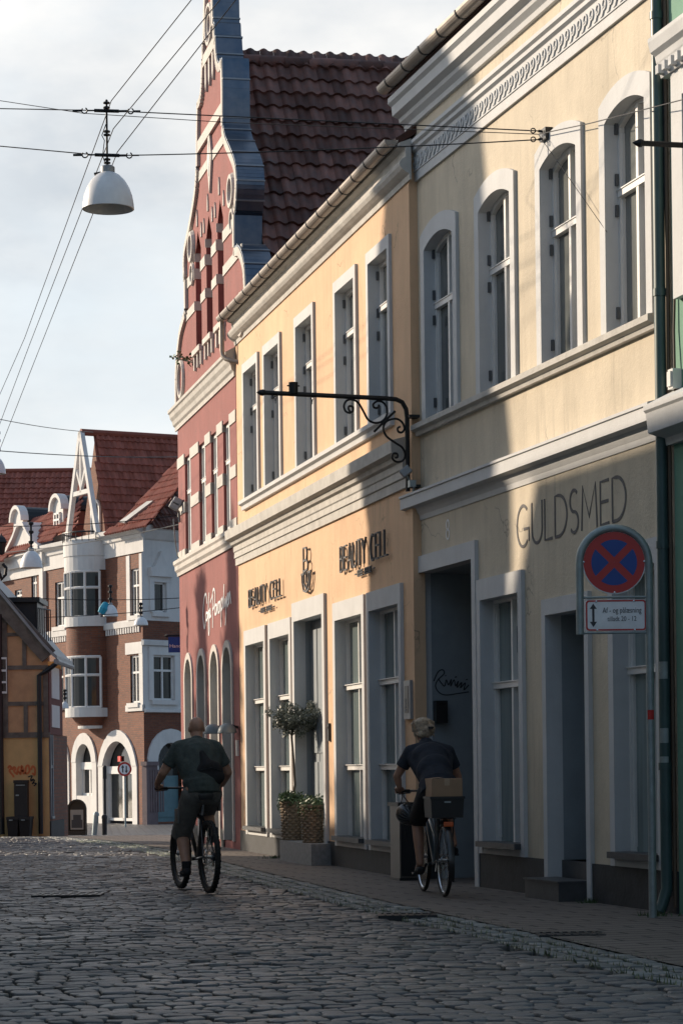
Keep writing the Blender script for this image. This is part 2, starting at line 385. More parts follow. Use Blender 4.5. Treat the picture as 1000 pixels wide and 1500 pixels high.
scene.view_settings.view_transform = 'Standard'; scene.view_settings.look = 'None'; scene.view_settings.gamma = 1; scene.view_settings.exposure = 0.42
scene.cycles.use_denoising = True
scene.cycles.max_bounces = 6; scene.cycles.diffuse_bounces = 4; scene.cycles.glossy_bounces = 3

# ------------------------------------------------------------------ street: ground, setts, kerb band, pavement
AX = V((-.25, .968)).normalized(); CR = V((AX.y, -AX.x))
band_px = [(1000, 1440), (900, 1418), (792, 1392), (680, 1364), (600, 1346), (520, 1327), (420, 1301), (330, 1277), (262, 1258), (222, 1248)]
band = [gnd(*p) for p in band_px]
band = [V((4.5, 2.0, 0)), V((3.4, 9.0, 0))] + band + [V((-3.75, 40.5, 0)), V((-4.7, 43.5, 0)), V((-5.9, 46.5, 0)), V((-8.5, 50, 0)), V((-14, 53, 0))]
def band_x(Y):
    for a, b in zip(band, band[1:]):
        if a.y <= Y <= b.y: return a.x + (b.x - a.x) * (Y - a.y) / (b.y - a.y)
    return band[-1].x if Y > band[-1].y else band[0].x
BW = .44

MANHOLES = [(gnd(100, 1309), .62, .42), (gnd(835, 1369), .42, .30), (gnd(596, 1341), .42, .30)]
def setts(name, mat, C, D, hx, hy, z, parent=None, **tags):
    n = len(C); C = np.array(C); D = np.array(D); hx = np.array(hx); hy = np.array(hy); z = np.array(z)
    r = np.random.RandomState(3)
    ring = np.array([(1, .56), (.74, 1), (-.74, 1), (-1, .56), (-1, -.56), (-.74, -1), (.74, -1), (1, -.56)])
    lev = [(1.0, -.085), (1.0, -.012), (.965, -.003), (.78, 0.0)]
    tilt = r.normal(0, .022, (n, 2)); jit = 1 + r.normal(0, .05, (n, 8, 1))
    P = []
    for k, (s_, h_) in enumerate(lev):
        q = ring[None] * jit * s_
        x = q[:, :, 0] * hx[:, None]; y = q[:, :, 1] * hy[:, None]
        zz = np.zeros_like(x) + z[:, None] + h_ + (tilt[:, :1] * x + tilt[:, 1:] * y if k else 0) + (r.normal(0, .0018, x.shape) if k > 1 else 0)
        wx = C[:, :1] + x * D[:, :1] - y * D[:, 1:]; wy = C[:, 1:] + x * D[:, 1:] + y * D[:, :1]
        P.append(np.stack([wx, wy, zz], -1))
    cen = np.stack([C[:, 0], C[:, 1], z + .002], -1)[:, None]
    A = np.concatenate(P + [cen], 1)            # n, 33, 3
    fs = []
    for k in range(3):
        for j in range(8): fs.append((k * 8 + j, k * 8 + (j + 1) % 8, (k + 1) * 8 + (j + 1) % 8, (k + 1) * 8 + j))
    tri = [(24 + j, 24 + (j + 1) % 8, 32, 32) for j in range(8)]
    base = (np.arange(n) * 33)[:, None, None]
    Q = (np.array(fs)[None] + base).reshape(-1, 4); T = (np.array(tri)[None] + base).reshape(-1, 4)[:, :3]
    o = MB(); me = bpy.data.meshes.new(name)
    me.from_pydata(A.reshape(-1, 3).tolist(), [], Q.tolist() + T.tolist())
    t = r.rand(n)
    a = me.attributes.new('tone', 'FLOAT', 'FACE'); a.data.foreach_set('value', np.concatenate([np.repeat(t, 24), np.repeat(t, 8)]))
    me.polygons.foreach_set('use_smooth', [True] * len(me.polygons)); me.materials.append(mat)
    ob = bpy.data.objects.new(name, me); COL.objects.link(ob); return tag(ob, **tags)

C, D, HX, HY, ZZ = [], [], [], [], []
v = 6.0
while v < 64:
    rh = rng.uniform(.125, .18)
    wob = rng.uniform(-.02, .02); ph = rng.uniform(0, 6)
    u = -14.0 + rng.uniform(0, .2)
    while u < 12:
        L = rng.uniform(.12, .21)
        p = CR * (u + L / 2) + AX * (v + rh / 2 + .03 * sin(u * 1.1 + v * .13) + rng.uniform(-.008, .008)) + V((0, 0))
        if p.y > 7.5 and p.x > -.139 * p.y - 2.6 and (p.x < band_x(p.y) - .055 or (p.y > 47.0 and p.x < -1.0)) and p.y < 60:
            if not any(abs(p.x - m.x) < a / 2 + .03 and abs(p.y - m.y) < b / 2 + .02 for m, a, b in MANHOLES):
                C.append((p.x, p.y)); an = atan2(CR.y, CR.x) + .03 * cos(u * 1.1 + v * .13) + rng.uniform(-.06, .06)
                D.append((cos(an), sin(an))); HX.append(L / 2 - rng.uniform(.003, .008)); HY.append(rh / 2 - rng.uniform(.005, .011))
                ZZ.append(gz(p.y) - .022 + rng.gauss(0, .004) - .012 * (1 - cos(u * .9 + 1)) * .3)
        u += L
    v += rh
setts('cobbled_road', M['cobble'], C, D, HX, HY, ZZ, label='dark grey cobbled street of small uneven setts', cat='road', kind='structure')

C, D, HX, HY, ZZ = [], [], [], [], []
for k in range(3):
    d_ = 0.0
    for a, b in zip(band, band[1:]):
        e = V((b.x - a.x, b.y - a.y)); L = e.length; e.normalize(); nrm = V((e.y, -e.x))
        t = rng.uniform(0, .05)
        while t < L:
            l = rng.uniform(.15, .24) if k < 2 else rng.uniform(.13, .2)
            c = V((a.x, a.y)) + e * (t + l / 2) + nrm * (.075 + k * .147)
            if c.y > 7: 
                C.append((c.x, c.y)); an = atan2(e.y, e.x) + rng.uniform(-.05, .05); D.append((cos(an), sin(an)))
                HX.append(l / 2 - .004); HY.append(.147 / 2 - .005); ZZ.append(gz(c.y) + [-.022, -.016, -.008][k] + rng.gauss(0, .003))
            t += l
setts('kerb', M['curb'], C, D, HX, HY, ZZ, label='band of pale kerb setts between the cobbles and the brick pavement', cat='kerb', kind='structure')

def wall_x(Y):                                   # line of the house fronts on the right
    pts = [(0, 8.2), (20.0, 2.75), (26.7, .9), (36.8, -1.42), (44.0, -2.9), (60, -2.9)]
    for (a, xa), (b, xb) in zip(pts, pts[1:]):
        if a <= Y <= b: return xa + (xb - xa) * (Y - a) / (b - a)
g = MB(); Ys = [2 + .5 * i for i in range(89)]
for a, b in zip(Ys, Ys[1:]):
    g.poly([(band_x(a) + BW - .02, a, gz(a)), (wall_x(a) + .6, a, gz(a) + .004), (wall_x(b) + .6, b, gz(b) + .004), (band_x(b) + BW - .02, b, gz(b))])
M['paver'] = brick_mat('pavement_brick', atan2(CR.y, CR.x) + .03, (.17, .138, .115), (.205, .17, .145), (.035, .03, .025), bw=.60, bh=.21, mw=.017, bump=.012, flat=True, dirt=.3, rough=.75)
g.build('pavement', M['paver'], loc=(0, 0, 0), label='narrow brown brick pavement along the house fronts', cat='pavement', kind='structure')
g = MB(); Ys = [-12, 0, 8, 46, 50, 54, 58, 62, 66, 70, 76, 82, 88, 100, 130, 320]
for a, b in zip(Ys, Ys[1:]):
    g.poly([(-160, a, gz(a) - .062), (160, a, gz(a) - .062), (160, b, gz(b) - .062), (-160, b, gz(b) - .062)])
g.build('ground', M['joint'], loc=(0, 0, 0), label='mossy ground under and between the cobbles', cat='ground', kind='structure')
g = MB(); Ys = [46.0, 50, 54, 58, 62, 66, 70, 76, 82, 88, 100, 130]
for a, b in zip(Ys, Ys[1:]):
    g.poly([(-60, a, gz(a) - .045), (40, a, gz(a) - .045), (40, b, gz(b) - .045), (-60, b, gz(b) - .045)])
M['square'] = brick_mat('square_setts', .1, (.15, .15, .155), (.20, .195, .195), (.06, .058, .056), bw=.5, bh=.3, mw=.03, bump=.01, flat=True, dirt=.2, rough=.45)
g.build('square', M['square'], loc=(0, 0, 0), label='pale cobbled square beyond the end of the street', cat='square', kind='structure')

for (m, a, b), (lab, nm) in zip(MANHOLES, [('rectangular iron cover in the cobbles left of the male cyclist', 'manhole_cover'), ('square iron cover in the brick pavement near the doorstep', 'manhole_cover'), ('square iron cover in the pavement below the female cyclist', 'manhole_cover')]):
    z = gz(m.y) - .012 + (.014 if m.x > band_x(m.y) else 0)
    c = MB(); c.cube(m.x - a / 2, m.x + a / 2, m.y - b / 2, m.y + b / 2, z - .08, z)
    for i in range(7):
        x = m.x - a / 2 + a * (i + .5) / 7; c.cube(x - a * .025, x + a * .025, m.y - b * .42, m.y + b * .42, z + .0005, z + .008)
    r_ = .03
    for (x0, x1, y0, y1) in ((m.x - a / 2 - r_, m.x + a / 2 + r_, m.y - b / 2 - r_, m.y - b / 2), (m.x - a / 2 - r_, m.x + a / 2 + r_, m.y + b / 2, m.y + b / 2 + r_), (m.x - a / 2 - r_, m.x - a / 2, m.y - b / 2, m.y + b / 2), (m.x + a / 2, m.x + a / 2 + r_, m.y - b / 2, m.y + b / 2)):
        c.cube(x0, x1, y0, y1, z - .08, z + .006)
    c.build(nm, M['darkmetal'], label=lab, cat='manhole cover', group='iron covers in the street')
# ------------------------------------------------------------------ building helpers
def arc(s0, s1, zs, rise, n=10):
    a = (s1 - s0) / 2; c = (s0 + s1) / 2
    if rise < 1e-4: return [(s0, zs), (s1, zs)]
    R = (a * a + rise * rise) / (2 * rise); zc = zs + rise - R; t0 = math.asin(min(1, a / R))
    if rise > a: t0 = pi - t0
    return [(c + R * sin(-t0 + 2 * t0 * i / n), zc + R * cos(-t0 + 2 * t0 * i / n)) for i in range(n + 1)]

def wall(mb, F, s0, s1, z0, z1, holes=(), o=0.0):
    S = sorted({s0, s1} | {x for h in holes for x in h[:2]}); Z = sorted({z0, z1} | {x for h in holes for x in h[2:4]})
    S = [x for x in S if s0 <= x <= s1]; Z = [x for x in Z if z0 <= x <= z1]
    for a, b in zip(S, S[1:]):
        for c, d in zip(Z, Z[1:]):
            m, k = (a + b) / 2, (c + d) / 2
            if any(h[0] < m < h[1] and h[2] < k < h[3] for h in holes): continue
            mb.poly([F.P(a, c, o), F.P(b, c, o), F.P(b, d, o), F.P(a, d, o)])
    for h in holes:
        if len(h) > 4 and h[4] > 0:
            A = arc(h[0], h[1], h[3] - h[4], h[4]); k = len(A) // 2
            mb.poly([F.P(s, z, o) for s, z in A[:k + 1]] + [F.P(h[0], h[3], o)])
            mb.poly([F.P(s, z, o) for s, z in A[k:]] + [F.P(h[1], h[3], o)])
    return mb

def shell(mb, F, s0, s1, z0, z1, depth, o=0.0):  # side and back walls
    P = F.P
    mb.poly([P(s1, z0, o), P(s1, z0, -depth), P(s1, z1, -depth), P(s1, z1, o)])
    mb.poly([P(s0, z0, -depth), P(s0, z0, o), P(s0, z1, o), P(s0, z1, -depth)])
    mb.poly([P(s1, z0, -depth), P(s0, z0, -depth), P(s0, z1, -depth), P(s1, z1, -depth)])

def window(F, house, s0, s1, z0, z1, depth=.16, tw=.13, rise=0.0, orise=None, ledge=.008, transoms=(), mull=(), sill=None, tops=None, trim='trim', pane='pane',
           proud=.035, bottom=True, hinges=0, name='window', o=0.0, fw=.055, frame='wood', legs_to=None, surround=True, orise_out=0, sash=True):
    """outer rectangle s0..s1, z0..z1 of the surround; returns the hole for wall()."""
    tt = tw if tops is None else tops
    a, b, zt = s0 + tw, s1 - tw, z1 - tt
    if surround:
        t = MB(); lt = z0 if legs_to is None else legs_to
        zs = zt - rise
        t.box(F, s0, a, lt, zs, o - depth, o + proud); t.box(F, b, s1, lt, zs, o - depth, o + proud)
        if rise > 0:
            A = arc(a, b, zs, rise, 12); ro = orise if orise is not None else rise
            B = arc(s0, s1, z1 - ro, ro, 10); B = [(s0, zs)] + B + [(s1, zs)]
            t.strip(F, A, B, o - depth, o + proud)
        else: t.box(F, s0, s1, zs, z1, o - depth, o + proud)
        if bottom is True: t.box(F, a, b, z0, z0 + .07, o - depth, o + proud - .006)
    wz = z0 + (.07 if bottom is True and surround else 0)
    f = MB(); oo = o - depth; ft = oo + .055
    for (x0, x1, y0, y1) in ((a, a + fw, wz, zt - rise), (b - fw, b, wz, zt - rise), (a + fw, b - fw, wz, wz + fw * 1.3)) + (() if rise else ((a + fw, b - fw, zt - fw, zt),)):
        f.box(F, x0, x1, y0, y1, oo - .02, ft)
    if rise: Aw = arc(a, b, zt - rise, rise, 10); f.strip(F, Aw, [(s_, z_ - fw) for s_, z_ in Aw], oo - .02, ft)
    for q in transoms: f.box(F, a + .004, b - .004, q - .028, q + .028, oo - .02, ft + .006 + ledge * .5); f.box(F, a + .004, b - .004, q + .028, q + .038, oo, ft + .012 + ledge)
    edges = [wz + fw * 1.3] + list(transoms) + [zt - fw - rise * .9]
    for q in mull:
        x = a + (b - a) * q; f.box(F, x - fw * .62, x + fw * .62, wz + .01, zt - .01, oo - .02, ft + .006)
    if sash:                                     # inner sash rails, one step back
        xs = [a + fw] + [a + (b - a) * q for q in mull] + [b - fw]
        for p, q in zip(xs, xs[1:]):
            for c, d in zip(edges, edges[1:]):
                c2, d2 = c + .047, d - .047; i = .012
                f.box(F, p, p + i, c2, d2, oo - .015, ft - .02); f.box(F, q - i, q, c2, d2, oo - .015, ft - .02)
    wn = f.build(name, M[frame], house)
    g = MB(); g.poly([F.P(a + .01, wz + .01, oo + .008), F.P(b - .01, wz + .01, oo + .008), F.P(b - .01, zt - .01, oo + .008), F.P(a + .01, zt - .01, oo + .008)]); g.build('pane', M[pane], wn)
    if surround: t.build('surround', M[trim], wn)
    if sill:
        q = MB(); q.box(F, a - .02 if sill != 'wide' else s0, b + .02 if sill != 'wide' else s1, z0 + .07, z0 + .125, oo + .05, o + proud + .07); q.build('sill', M['slab'], wn)
    for i in range(hinges):
        zz = z0 + (zt - z0) * [.1, .56, .70, .93][i]
        MB().box(F, a + .001, a + .028, zz - .05, zz + .05, ft + .005, ft + .032).build('hinge', M['hinge'], wn)
    return (a, b, z0 if legs_to is None else legs_to, zt, rise)

def roof_tiles(mb, P0, U, W, nu, nv, tw, tl, amp=.035, keep=None, seg=6, step=.03):
    """pantiles on the plane P0 + U*u + W*v; nu x nv tiles of tw x tl; tone per tile."""
    U = V(U).normalized(); W = V(W).normalized(); Nn = U.cross(W).normalized()
    if Nn.z < 0: Nn = -Nn
    r = random.Random(11); tones = mb.c if mb.c is not None else []
    for j in range(nv):
        for i in range(nu):
            if keep and not keep((i + .5) * tw, (j + .5) * tl): continue
            jit = r.uniform(-.006, .006); t = r.random()
            vs = []
            for vv, h in ((j * tl - .04, step), ((j + 1) * tl, 0.0)):
                for k in range(seg + 1):
                    q = k / seg; hh = amp * (sin(pi * min(1, q / .62)) if q < .62 else -.35 * sin(pi * (q - .62) / .38))
                    sag = -.03 * sin(pi * k / seg) if h else 0
                    vs.append(P0 + U * ((i + q) * tw) + W * (vv + sag) + Nn * (h + hh + jit))
            n = seg + 1; fs = [(k, k + 1, n + k + 1, n + k) for k in range(seg)]
            lip = [P0 + U * ((i + k / seg) * tw) + W * (j * tl - .04 + (-.03 * sin(pi * k / seg))) + Nn * -.01 for k in range(seg + 1)]
            vs += lip; fs += [(2 * n + k, 2 * n + k + 1, k + 1, k) for k in range(seg)]
            mb.add(vs, fs); tones += [t] * len(fs)
    mb.c = tones
    return mb

def gutter(F, house, s0, s1, z, o, r=.075, mat_='gutter'):
    g = MB(); n = 10
    A = [(r * cos(pi + pi * i / n), r * sin(pi + pi * i / n)) for i in range(n + 1)]
    prof = [(o + r + x, z + y) for x, y in A] + [(o + r + x * .86, z + y * .86) for x, y in A[::-1]]
    g.sweep(F, prof, s0, s1)
    g.box(F, s0, s0 + .01, z - r * .7, z - .005, o + .02, o + 2 * r - .02); g.box(F, s1 - .01, s1, z - r * .7, z - .005, o + .02, o + 2 * r - .02)
    ob = g.build('gutter', M[mat_], house)
    b = MB(); x = s0 + .3
    while x < s1:
        b.sweep(F, [(o + r + a * 1.08, z + c * 1.08) for a, c in A] + [(o + r + a, z + c) for a, c in A[::-1]], x, x + .03); x += .62
    b.each('gutter_bracket', M['darkmetal'], ob)
    return ob

# stroke letters in a 1 x 1 cell (y up); width factor separately
def _arc(cx, cy, rx, ry, a0, a1, n=14): return [(cx + rx * cos(radians(a0 + (a1 - a0) * i / n)), cy + ry * sin(radians(a0 + (a1 - a0) * i / n))) for i in range(n + 1)]
GLY = {
 'G': (.82, [_arc(.5, .5, .48, .5, 50, 360 - 48, 22), [(.55, .42), (.95, .42), (.95, .10)]]),
 'U': (.66, [[(.02, 1), (.02, .35)] + _arc(.5, .35, .48, .35, 180, 360, 14) + [(.98, .35), (.98, 1)]]),
 'L': (.48, [[(.03, 1), (.03, .02), (.97, .02)]]),
 'D': (.74, [[(.03, .02), (.03, .98), (.3, .98)] + _arc(.3, .5, .68, .48, 90, -90, 18) + [(.03, .02)]]),
 'S': (.52, [_arc(.5, .74, .44, .25, 40, 270, 14) + _arc(.5, .25, .46, .24, 90, -140, 14)]),
 'M': (.92, [[(.03, 0), (.12, 1), (.5, .28), (.88, 1), (.97, 0)]]),
 'E': (.5, [[(.97, .98), (.04, .98), (.04, .02), (.97, .02)], [(.04, .52), (.9, .52)]]),
 'B': (.5, [[(.05, 0), (.05, 1), (.5, 1)] + _arc(.5, .76, .4, .24, 90, -90, 8) + [(.05, .52)], [(.5, .52)] + _arc(.5, .26, .45, .26, 90, -90, 8) + [(.05, 0)]]),
 'A': (.6, [[(.0, 0), (.5, 1), (1, 0)], [(.2, .35), (.8, .35)]]),
 'T': (.5, [[(0, 1), (1, 1)], [(.5, 1), (.5, 0)]]),
 'Y': (.6, [[(0, 1), (.5, .5), (1, 1)], [(.5, .5), (.5, 0)]]),
 'C': (.56, [_arc(.55, .5, .5, .5, 55, 305, 18)]),
 '8': (.5, [_arc(.5, .74, .38, .26, 0, 360, 16), _arc(.5, .25, .46, .25, 0, 360, 16)]),
}
def strokes(mb, F, text, s0, s1, z0, z1, w, o0, o1, gap=.16, slope=0.0):
    tot = sum(GLY[c][0] if c != ' ' else .4 for c in text) + gap * (len(text) - 1); k = (s1 - s0) / tot; x = s0
    for c in text:
        if c == ' ': x += (.4 + gap) * k; continue
        gw, ss = GLY[c]
        for st in ss: mb.ribbon(F, [(x + a * gw * k, z0 + (z1 - z0) * b + slope * (x - s0)) for a, b in st], w, o0, o1)
        x += (gw + gap) * k
    return mb

def text_mesh(mb, F, txt, s0, s1, z0, z1, o0, o1, shear=0.0):
    cu = bpy.data.curves.new('t', 'FONT'); cu.body = txt; cu.size = 1; cu.extrude = .05; cu.resolution_u = 3
    ob = bpy.data.objects.new('t', cu); COL.objects.link(ob)
    dg = bpy.context.evaluated_depsgraph_get(); me = bpy.data.meshes.new_from_object(ob.evaluated_get(dg))
    xs = [v_.co.x for v_ in me.vertices]; ys = [v_.co.y for v_ in me.vertices]
    X0, X1, Y0, Y1 = min(xs), max(xs), min(ys), max(ys)
    vs = []
    for v_ in me.vertices:
        fx = (v_.co.x - X0) / (X1 - X0); fy = (v_.co.y - Y0) / (Y1 - Y0)
        vs.append(F.P(s0 + (s1 - s0) * fx + shear * fy, z0 + (z1 - z0) * fy, o1 if v_.co.z > 0 else o0))
    mb.add(vs, [tuple(p.vertices) for p in me.polygons])
    bpy.data.objects.remove(ob); bpy.data.meshes.remove(me); bpy.data.curves.remove(cu)
    return mb

def lean_roof(F, house, s0, s1, z, depth, pitch, o, mat_='pantile'):
    h = math.tan(radians(pitch)); d = depth / 2
    r = MB(); r.sweep(F, [(o, z), (o, z + .08), (-d, z + (d + o) * h + .08), (-depth - o, z + .08), (-depth - o, z), (-d, z + (d + o) * h)], s0, s1)
    return r.build('roof', M[mat_], house)

# ------------------------------------------------------------------ cream house
OB = gnd(612, 1287); FB = Facade(OB, -vp_dir(-480))
SB1 = 7.24                                        # right end of the cream wall
cream = thing('townhouse', 'cream rendered townhouse with arched upper windows and painted grey goldsmith lettering', 'house', (OB.x, OB.y, 0))
holes = []
for (a, b) in ((.46, 1.70), (2.30, 3.50), (4.10, 5.30), (5.74, 6.90)):
    holes.append(window(FB, cream, a, b, 4.93, 7.04, depth=.145, tw=.13, rise=.10, orise=.12, transoms=(6.15,), mull=(.5,), fw=.042, hinges=4, bottom=False, tops=.19))
# ground floor shop windows
for (a, b) in ((2.24, 3.60), (5.83, 7.00)):
    holes.append(window(FB, cream, a, b, .345, 3.09, depth=.16, tw=.11, transoms=(2.02,), mull=(.5,), sill='in', pane='panelow', tops=.21, fw=.035, proud=.04, ledge=.015))
# passage gate: deep recess with a brown door leaf
def recess(F, house, s0, s1, z1, tw, depth, tops, zl, leaf, leafname, legs=(0, 0), trim='trim', proud=.04):
    a, b, zt = s0 + tw, s1 - tw, z1 - tops
    t = MB(); t.box(F, s0, a, legs[0], zt, -.12, proud); t.box(F, b, s1, legs[1], zt, -.12, proud); t.box(F, s0, s1, zt, z1, -.12, proud)
    d = MB(); d.box(F, a, b, zl, zt, -depth - .06, -depth)
    for k in range(4):
        x0 = a + (b - a) * k / 4; d.box(F, x0 + .03, x0 + (b - a) / 4 - .03, zl + .12, zl + 1.0, -depth, -depth + .018); d.box(F, x0 + .03, x0 + (b - a) / 4 - .03, zl + 1.12, zt - .12, -depth, -depth + .018)
    do = d.build(leafname, M[leaf], house)
    t.build('surround', M[trim], do)
    k = MB(); k.box(F, b - .16, b - .12, zl + 1.02, zl + 1.09, -depth + .018, -depth + .07); k.box(F, b - .22, b - .12, zl + 1.045, zl + 1.07, -depth + .07, -depth + .085); k.build('handle', M['darkmetal'], do)
    j = MB(); P = F.P
    j.poly([P(a, zl, -.12), P(a, zl, -depth), P(a, zt, -depth), P(a, zt, -.12)]); j.poly([P(b, zl, -depth), P(b, zl, -.12), P(b, zt, -.12), P(b, zt, -depth)])
    j.poly([P(a, zt, -.12), P(a, zt, -depth), P(b, zt, -depth), P(b, zt, -.12)]); j.poly([P(a, zl, -.12), P(b, zl, -.12), P(b, zl, -depth), P(a, zl, -depth)])
    j.build('reveal', M['greydoor'], do)
    return (a, b, min(legs), zt, 0), do
h, gate = recess(FB, cream, .09, 2.21, 3.50, .12, .62, .18, 0.0, 'brown', 'gate'); holes.append(h)
h, door = recess(FB, cream, 4.15, 5.35, 2.76, .10, .42, .15, .34, 'greydoor', 'door'); holes.append(h)
wl = MB(); wall(wl, FB, 0.0, SB1, .345, 8.6, [h for h in holes]); shell(wl, FB, 0, SB1, 0, 8.6, 8.5)
wl.build('wall', M['cream'], cream)
pl = MB()
for (a, b) in ((2.21, 4.15), (5.35, SB1)): pl.box(FB, a, b, -.12, .345, -.25, .025)
pl.each('plinth', M['plinth'], cream)
stp = MB(); sA_, sB2 = FB.S(769, 1322, .27), FB.S(818, 1326, .27); stp.box(FB, sA_, sB2, -.1, .17, -.1, .27); stp.box(FB, 4.25, 5.25, -.05, .34, -.42, -.1)
stp.box(FB, sA_ - .01, sB2 + .01, .17, .185, -.05, .285); stp.build('step', M['slab'], cream)
# mid cornice, sill string, frieze, top cornice
c = MB(); c.sweep(FB, [(0, 3.89), (.012, 3.89), (.02, 3.94), (.045, 3.985), (.06, 4.02), (.135, 4.035), (.135, 4.15), (.15, 4.155), (.15, 4.18), (0, 4.22)], -.06, 7.05)
c.build('cornice', M['trim'], cream)
c = MB(); c.sweep(FB, [(0, 4.80), (.05, 4.80), (.06, 4.84), (.11, 4.86), (.11, 4.915), (0, 4.935)], .27, 6.98); c.build('sill_course', M['stone'], cream)
c = MB(); c.sweep(FB, [(0, 7.56), (.03, 7.56), (.035, 7.86), (.07, 7.88), (.07, 7.92), (.10, 7.94), (.10, 7.98), (0, 8.0)], -.02, 7.05)
c.build('frieze', M['trim'], cream)
c = MB(); c.sweep(FB, [(0, 8.18), (.04, 8.18), (.05, 8.23), (.10, 8.27), (.11, 8.31), (.18, 8.34), (.19, 8.44), (.23, 8.47), (.23, 8.53), (0, 8.6)], -.03, SB1 - .02)
c.build('cornice', M['trim'], cream)
fz = MB(); x = .06                                # running-scroll ornament in the frieze
while x < 6.88:
    p = [(x, 7.685), (x + .04, 7.69), (x + .065, 7.72)] + [(x + .085 + .042 * cos(radians(t)), 7.775 + .045 * sin(radians(t))) for t in range(190, -150, -30)] + [(x + .08, 7.76)]
    fz.ribbon(FB, p, .017, .03, .046); x += .152
fz.ribbon(FB, [(0, 7.665), (7.04, 7.665)], .012, .03, .042)
fz.build('scroll_ornament', M['trim'], cream)
gutter(FB, cream, -.06, SB1 + .1, 8.66, .19, .08)
lean_roof(FB, cream, -.05, SB1, 8.58, 8.5, 34, .22)
ch = MB(); ch.box(FB, 3.15, 3.85, 8.9, 10.05, -1.5, -.9); ch.box(FB, 3.1, 3.9, 10.05, 10.13, -1.55, -.85); ch.build('chimney', M['darkmetal'], cream)
lt = MB(); strokes(lt, FB, 'GULDSMED', FB.S(757, 770), FB.S(917, 730), 3.31, 3.70, .030, .002, .005, gap=.14); lt.build('lettering', M['letterpaint'], cream)
lt = MB(); strokes(lt, FB, '8', FB.S(653.5, 780), FB.S(658.5, 780), FB.Z(655, 790), FB.Z(655, 762), .018, .002, .006); lt.build('house_number', M['whitepaint'], cream)
# downpipe at the right end
dp = MB(); sx = FB.S(968, 600, .08)
dp.tube([FB.P(sx, 8.4, .08), FB.P(sx, .30, .08), FB.P(sx, .20, .08), FB.P(sx, .08, .12), FB.P(sx, .02, .15)], .048, 14)
for z in (7.3, 5.05, 3.0, 1.2): dp.lathe([(.048, -.03), (.056, -.03), (.056, .03), (.048, .03)], FB.P(sx, z, .08), 14)
dpo = dp.build('downpipe', M['pipe'], cream, smooth=40)
for z, hgt in ((1.98, .07), (1.45, .06), (1.25, .03)):
    q = MB(); q.add([FB.P(sx, z, .08) + V((cos(a), sin(a), 0)) * .050 + V((0, 0, d)) for d in (-hgt, hgt) for a in [radians(205 + 13 * i) for i in range(8)]], [(i, i + 1, i + 9, i + 8) for i in range(7)]); q.build('sticker', M['galv'], dpo)
cb = MB(); cb.tube([FB.P(7.11 + .10, 8.3, .03), FB.P(7.11 + .09, 6, .035), FB.P(7.11 + .11, 5.2, .03), FB.P(7.11 + .08, 3.6, .03), FB.P(7.11 + .1, .1, .03)], .012, 6); cb.build('cable', M['plastic'], cream)
cb = MB(); cb.tube([FB.P(7.11 + .13, 8.3, .03), FB.P(7.11 + .13, 4.5, .04), FB.P(7.11 + .12, .05, .03)], .016, 6); cb.build('cable', M['brown'], cream)
gr = MB()                                        # pen tag on the passage reveal
rv = Facade(FB.P(.21, 0, -.12), -FB.n)           # wall of the recess that faces the camera (s runs into the house)
def tagline(mb, F, pts, w, s0, s1, z0, z1, o=.003, sub=5):
    P_ = []
    n = len(pts)
    for i in range(n - 1):
        p0, p1, p2, p3 = pts[max(i - 1, 0)], pts[i], pts[i + 1], pts[min(i + 2, n - 1)]
        for k in range(sub):
            t = k / sub
            P_.append(tuple(.5 * (2 * p1[j] + (p2[j] - p0[j]) * t + (2 * p0[j] - 5 * p1[j] + 4 * p2[j] - p3[j]) * t * t + (3 * p1[j] - p0[j] - 3 * p2[j] + p3[j]) * t ** 3) for j in (0, 1)))
    P_.append(pts[-1])
    mb.ribbon(F, [(s0 + (s1 - s0) * a, z0 + (z1 - z0) * b) for a, b in P_], w, o - .001, o + .002)
TG = [[(.0, .55), (.12, .9), (.25, 1), (.3, .85), (.12, .6), (.05, .35), (.15, .1), (.35, .0), (.7, .06), (1, .12)],
      [(.14, .62), (.3, .35), (.36, .6), (.42, .4), (.5, .62), (.48, .35), (.58, .6), (.62, .36), (.7, .55), (.66, .3), (.8, .5), (.76, .28), (.9, .48), (.86, .2), (1, .4)], [(.33, .75), (.35, .78)], [(.6, .7), (.66, .72)], [(.92, .6), (.97, .62)]]
for t in TG: tagline(gr, rv, t, .012, .02, .42, FB.Z(640, 1016), FB.Z(640, 978))
gr.build('graffiti', M['blackspray'], cream)
gl = MB(); 
for t in ([(.1, .5), (.25, 1), (.3, .3), (.15, 0), (.05, .3), (.3, .5), (.5, .9), (.55, .3), (.4, .1)], [(.5, .5), (.8, .8), (.9, .5), (.6, .4), (.9, .1)]):
    tagline(gl, FB, t, .014, 2.86, 3.02, 2.28, 2.62, o=-.145)
gl.build('window_lettering', M['greyblue'], cream)

# ------------------------------------------------------------------ yellow house
OY = gnd(612, 1289); FY = Facade(OY, -vp_dir(-315))
yel = thing('townhouse', 'yellow rendered townhouse with beauty salon lettering and plain square-headed windows', 'house', (OY.x, OY.y, 0))
YL, YR = -10.50, -.04
hs = []
for (a, b) in ((-9.86, -8.66), (-8.27, -7.05), (-6.08, -4.88), (-3.70, -2.50), (-1.96, -.84)):
    hs.append(window(FY, yel, a, b, 5.16, 7.17, depth=.155, tw=.10, transoms=(6.50,), mull=(.5,), fw=.045, hinges=4, bottom=False, tops=.14))
for (a, b, m) in ((-9.93, -8.30, (.5,)), (-8.08, -6.52, (.5,)), (-3.92, -2.25, (.5,)), (-2.12, -.49, (.5,))):
    hs.append(window(FY, yel, a, b, .26, 3.25, depth=.155, tw=.12, transoms=(1.22, 2.20), mull=m, sill='in', pane='panelow', tops=.22, fw=.032, proud=.04, ledge=.03))
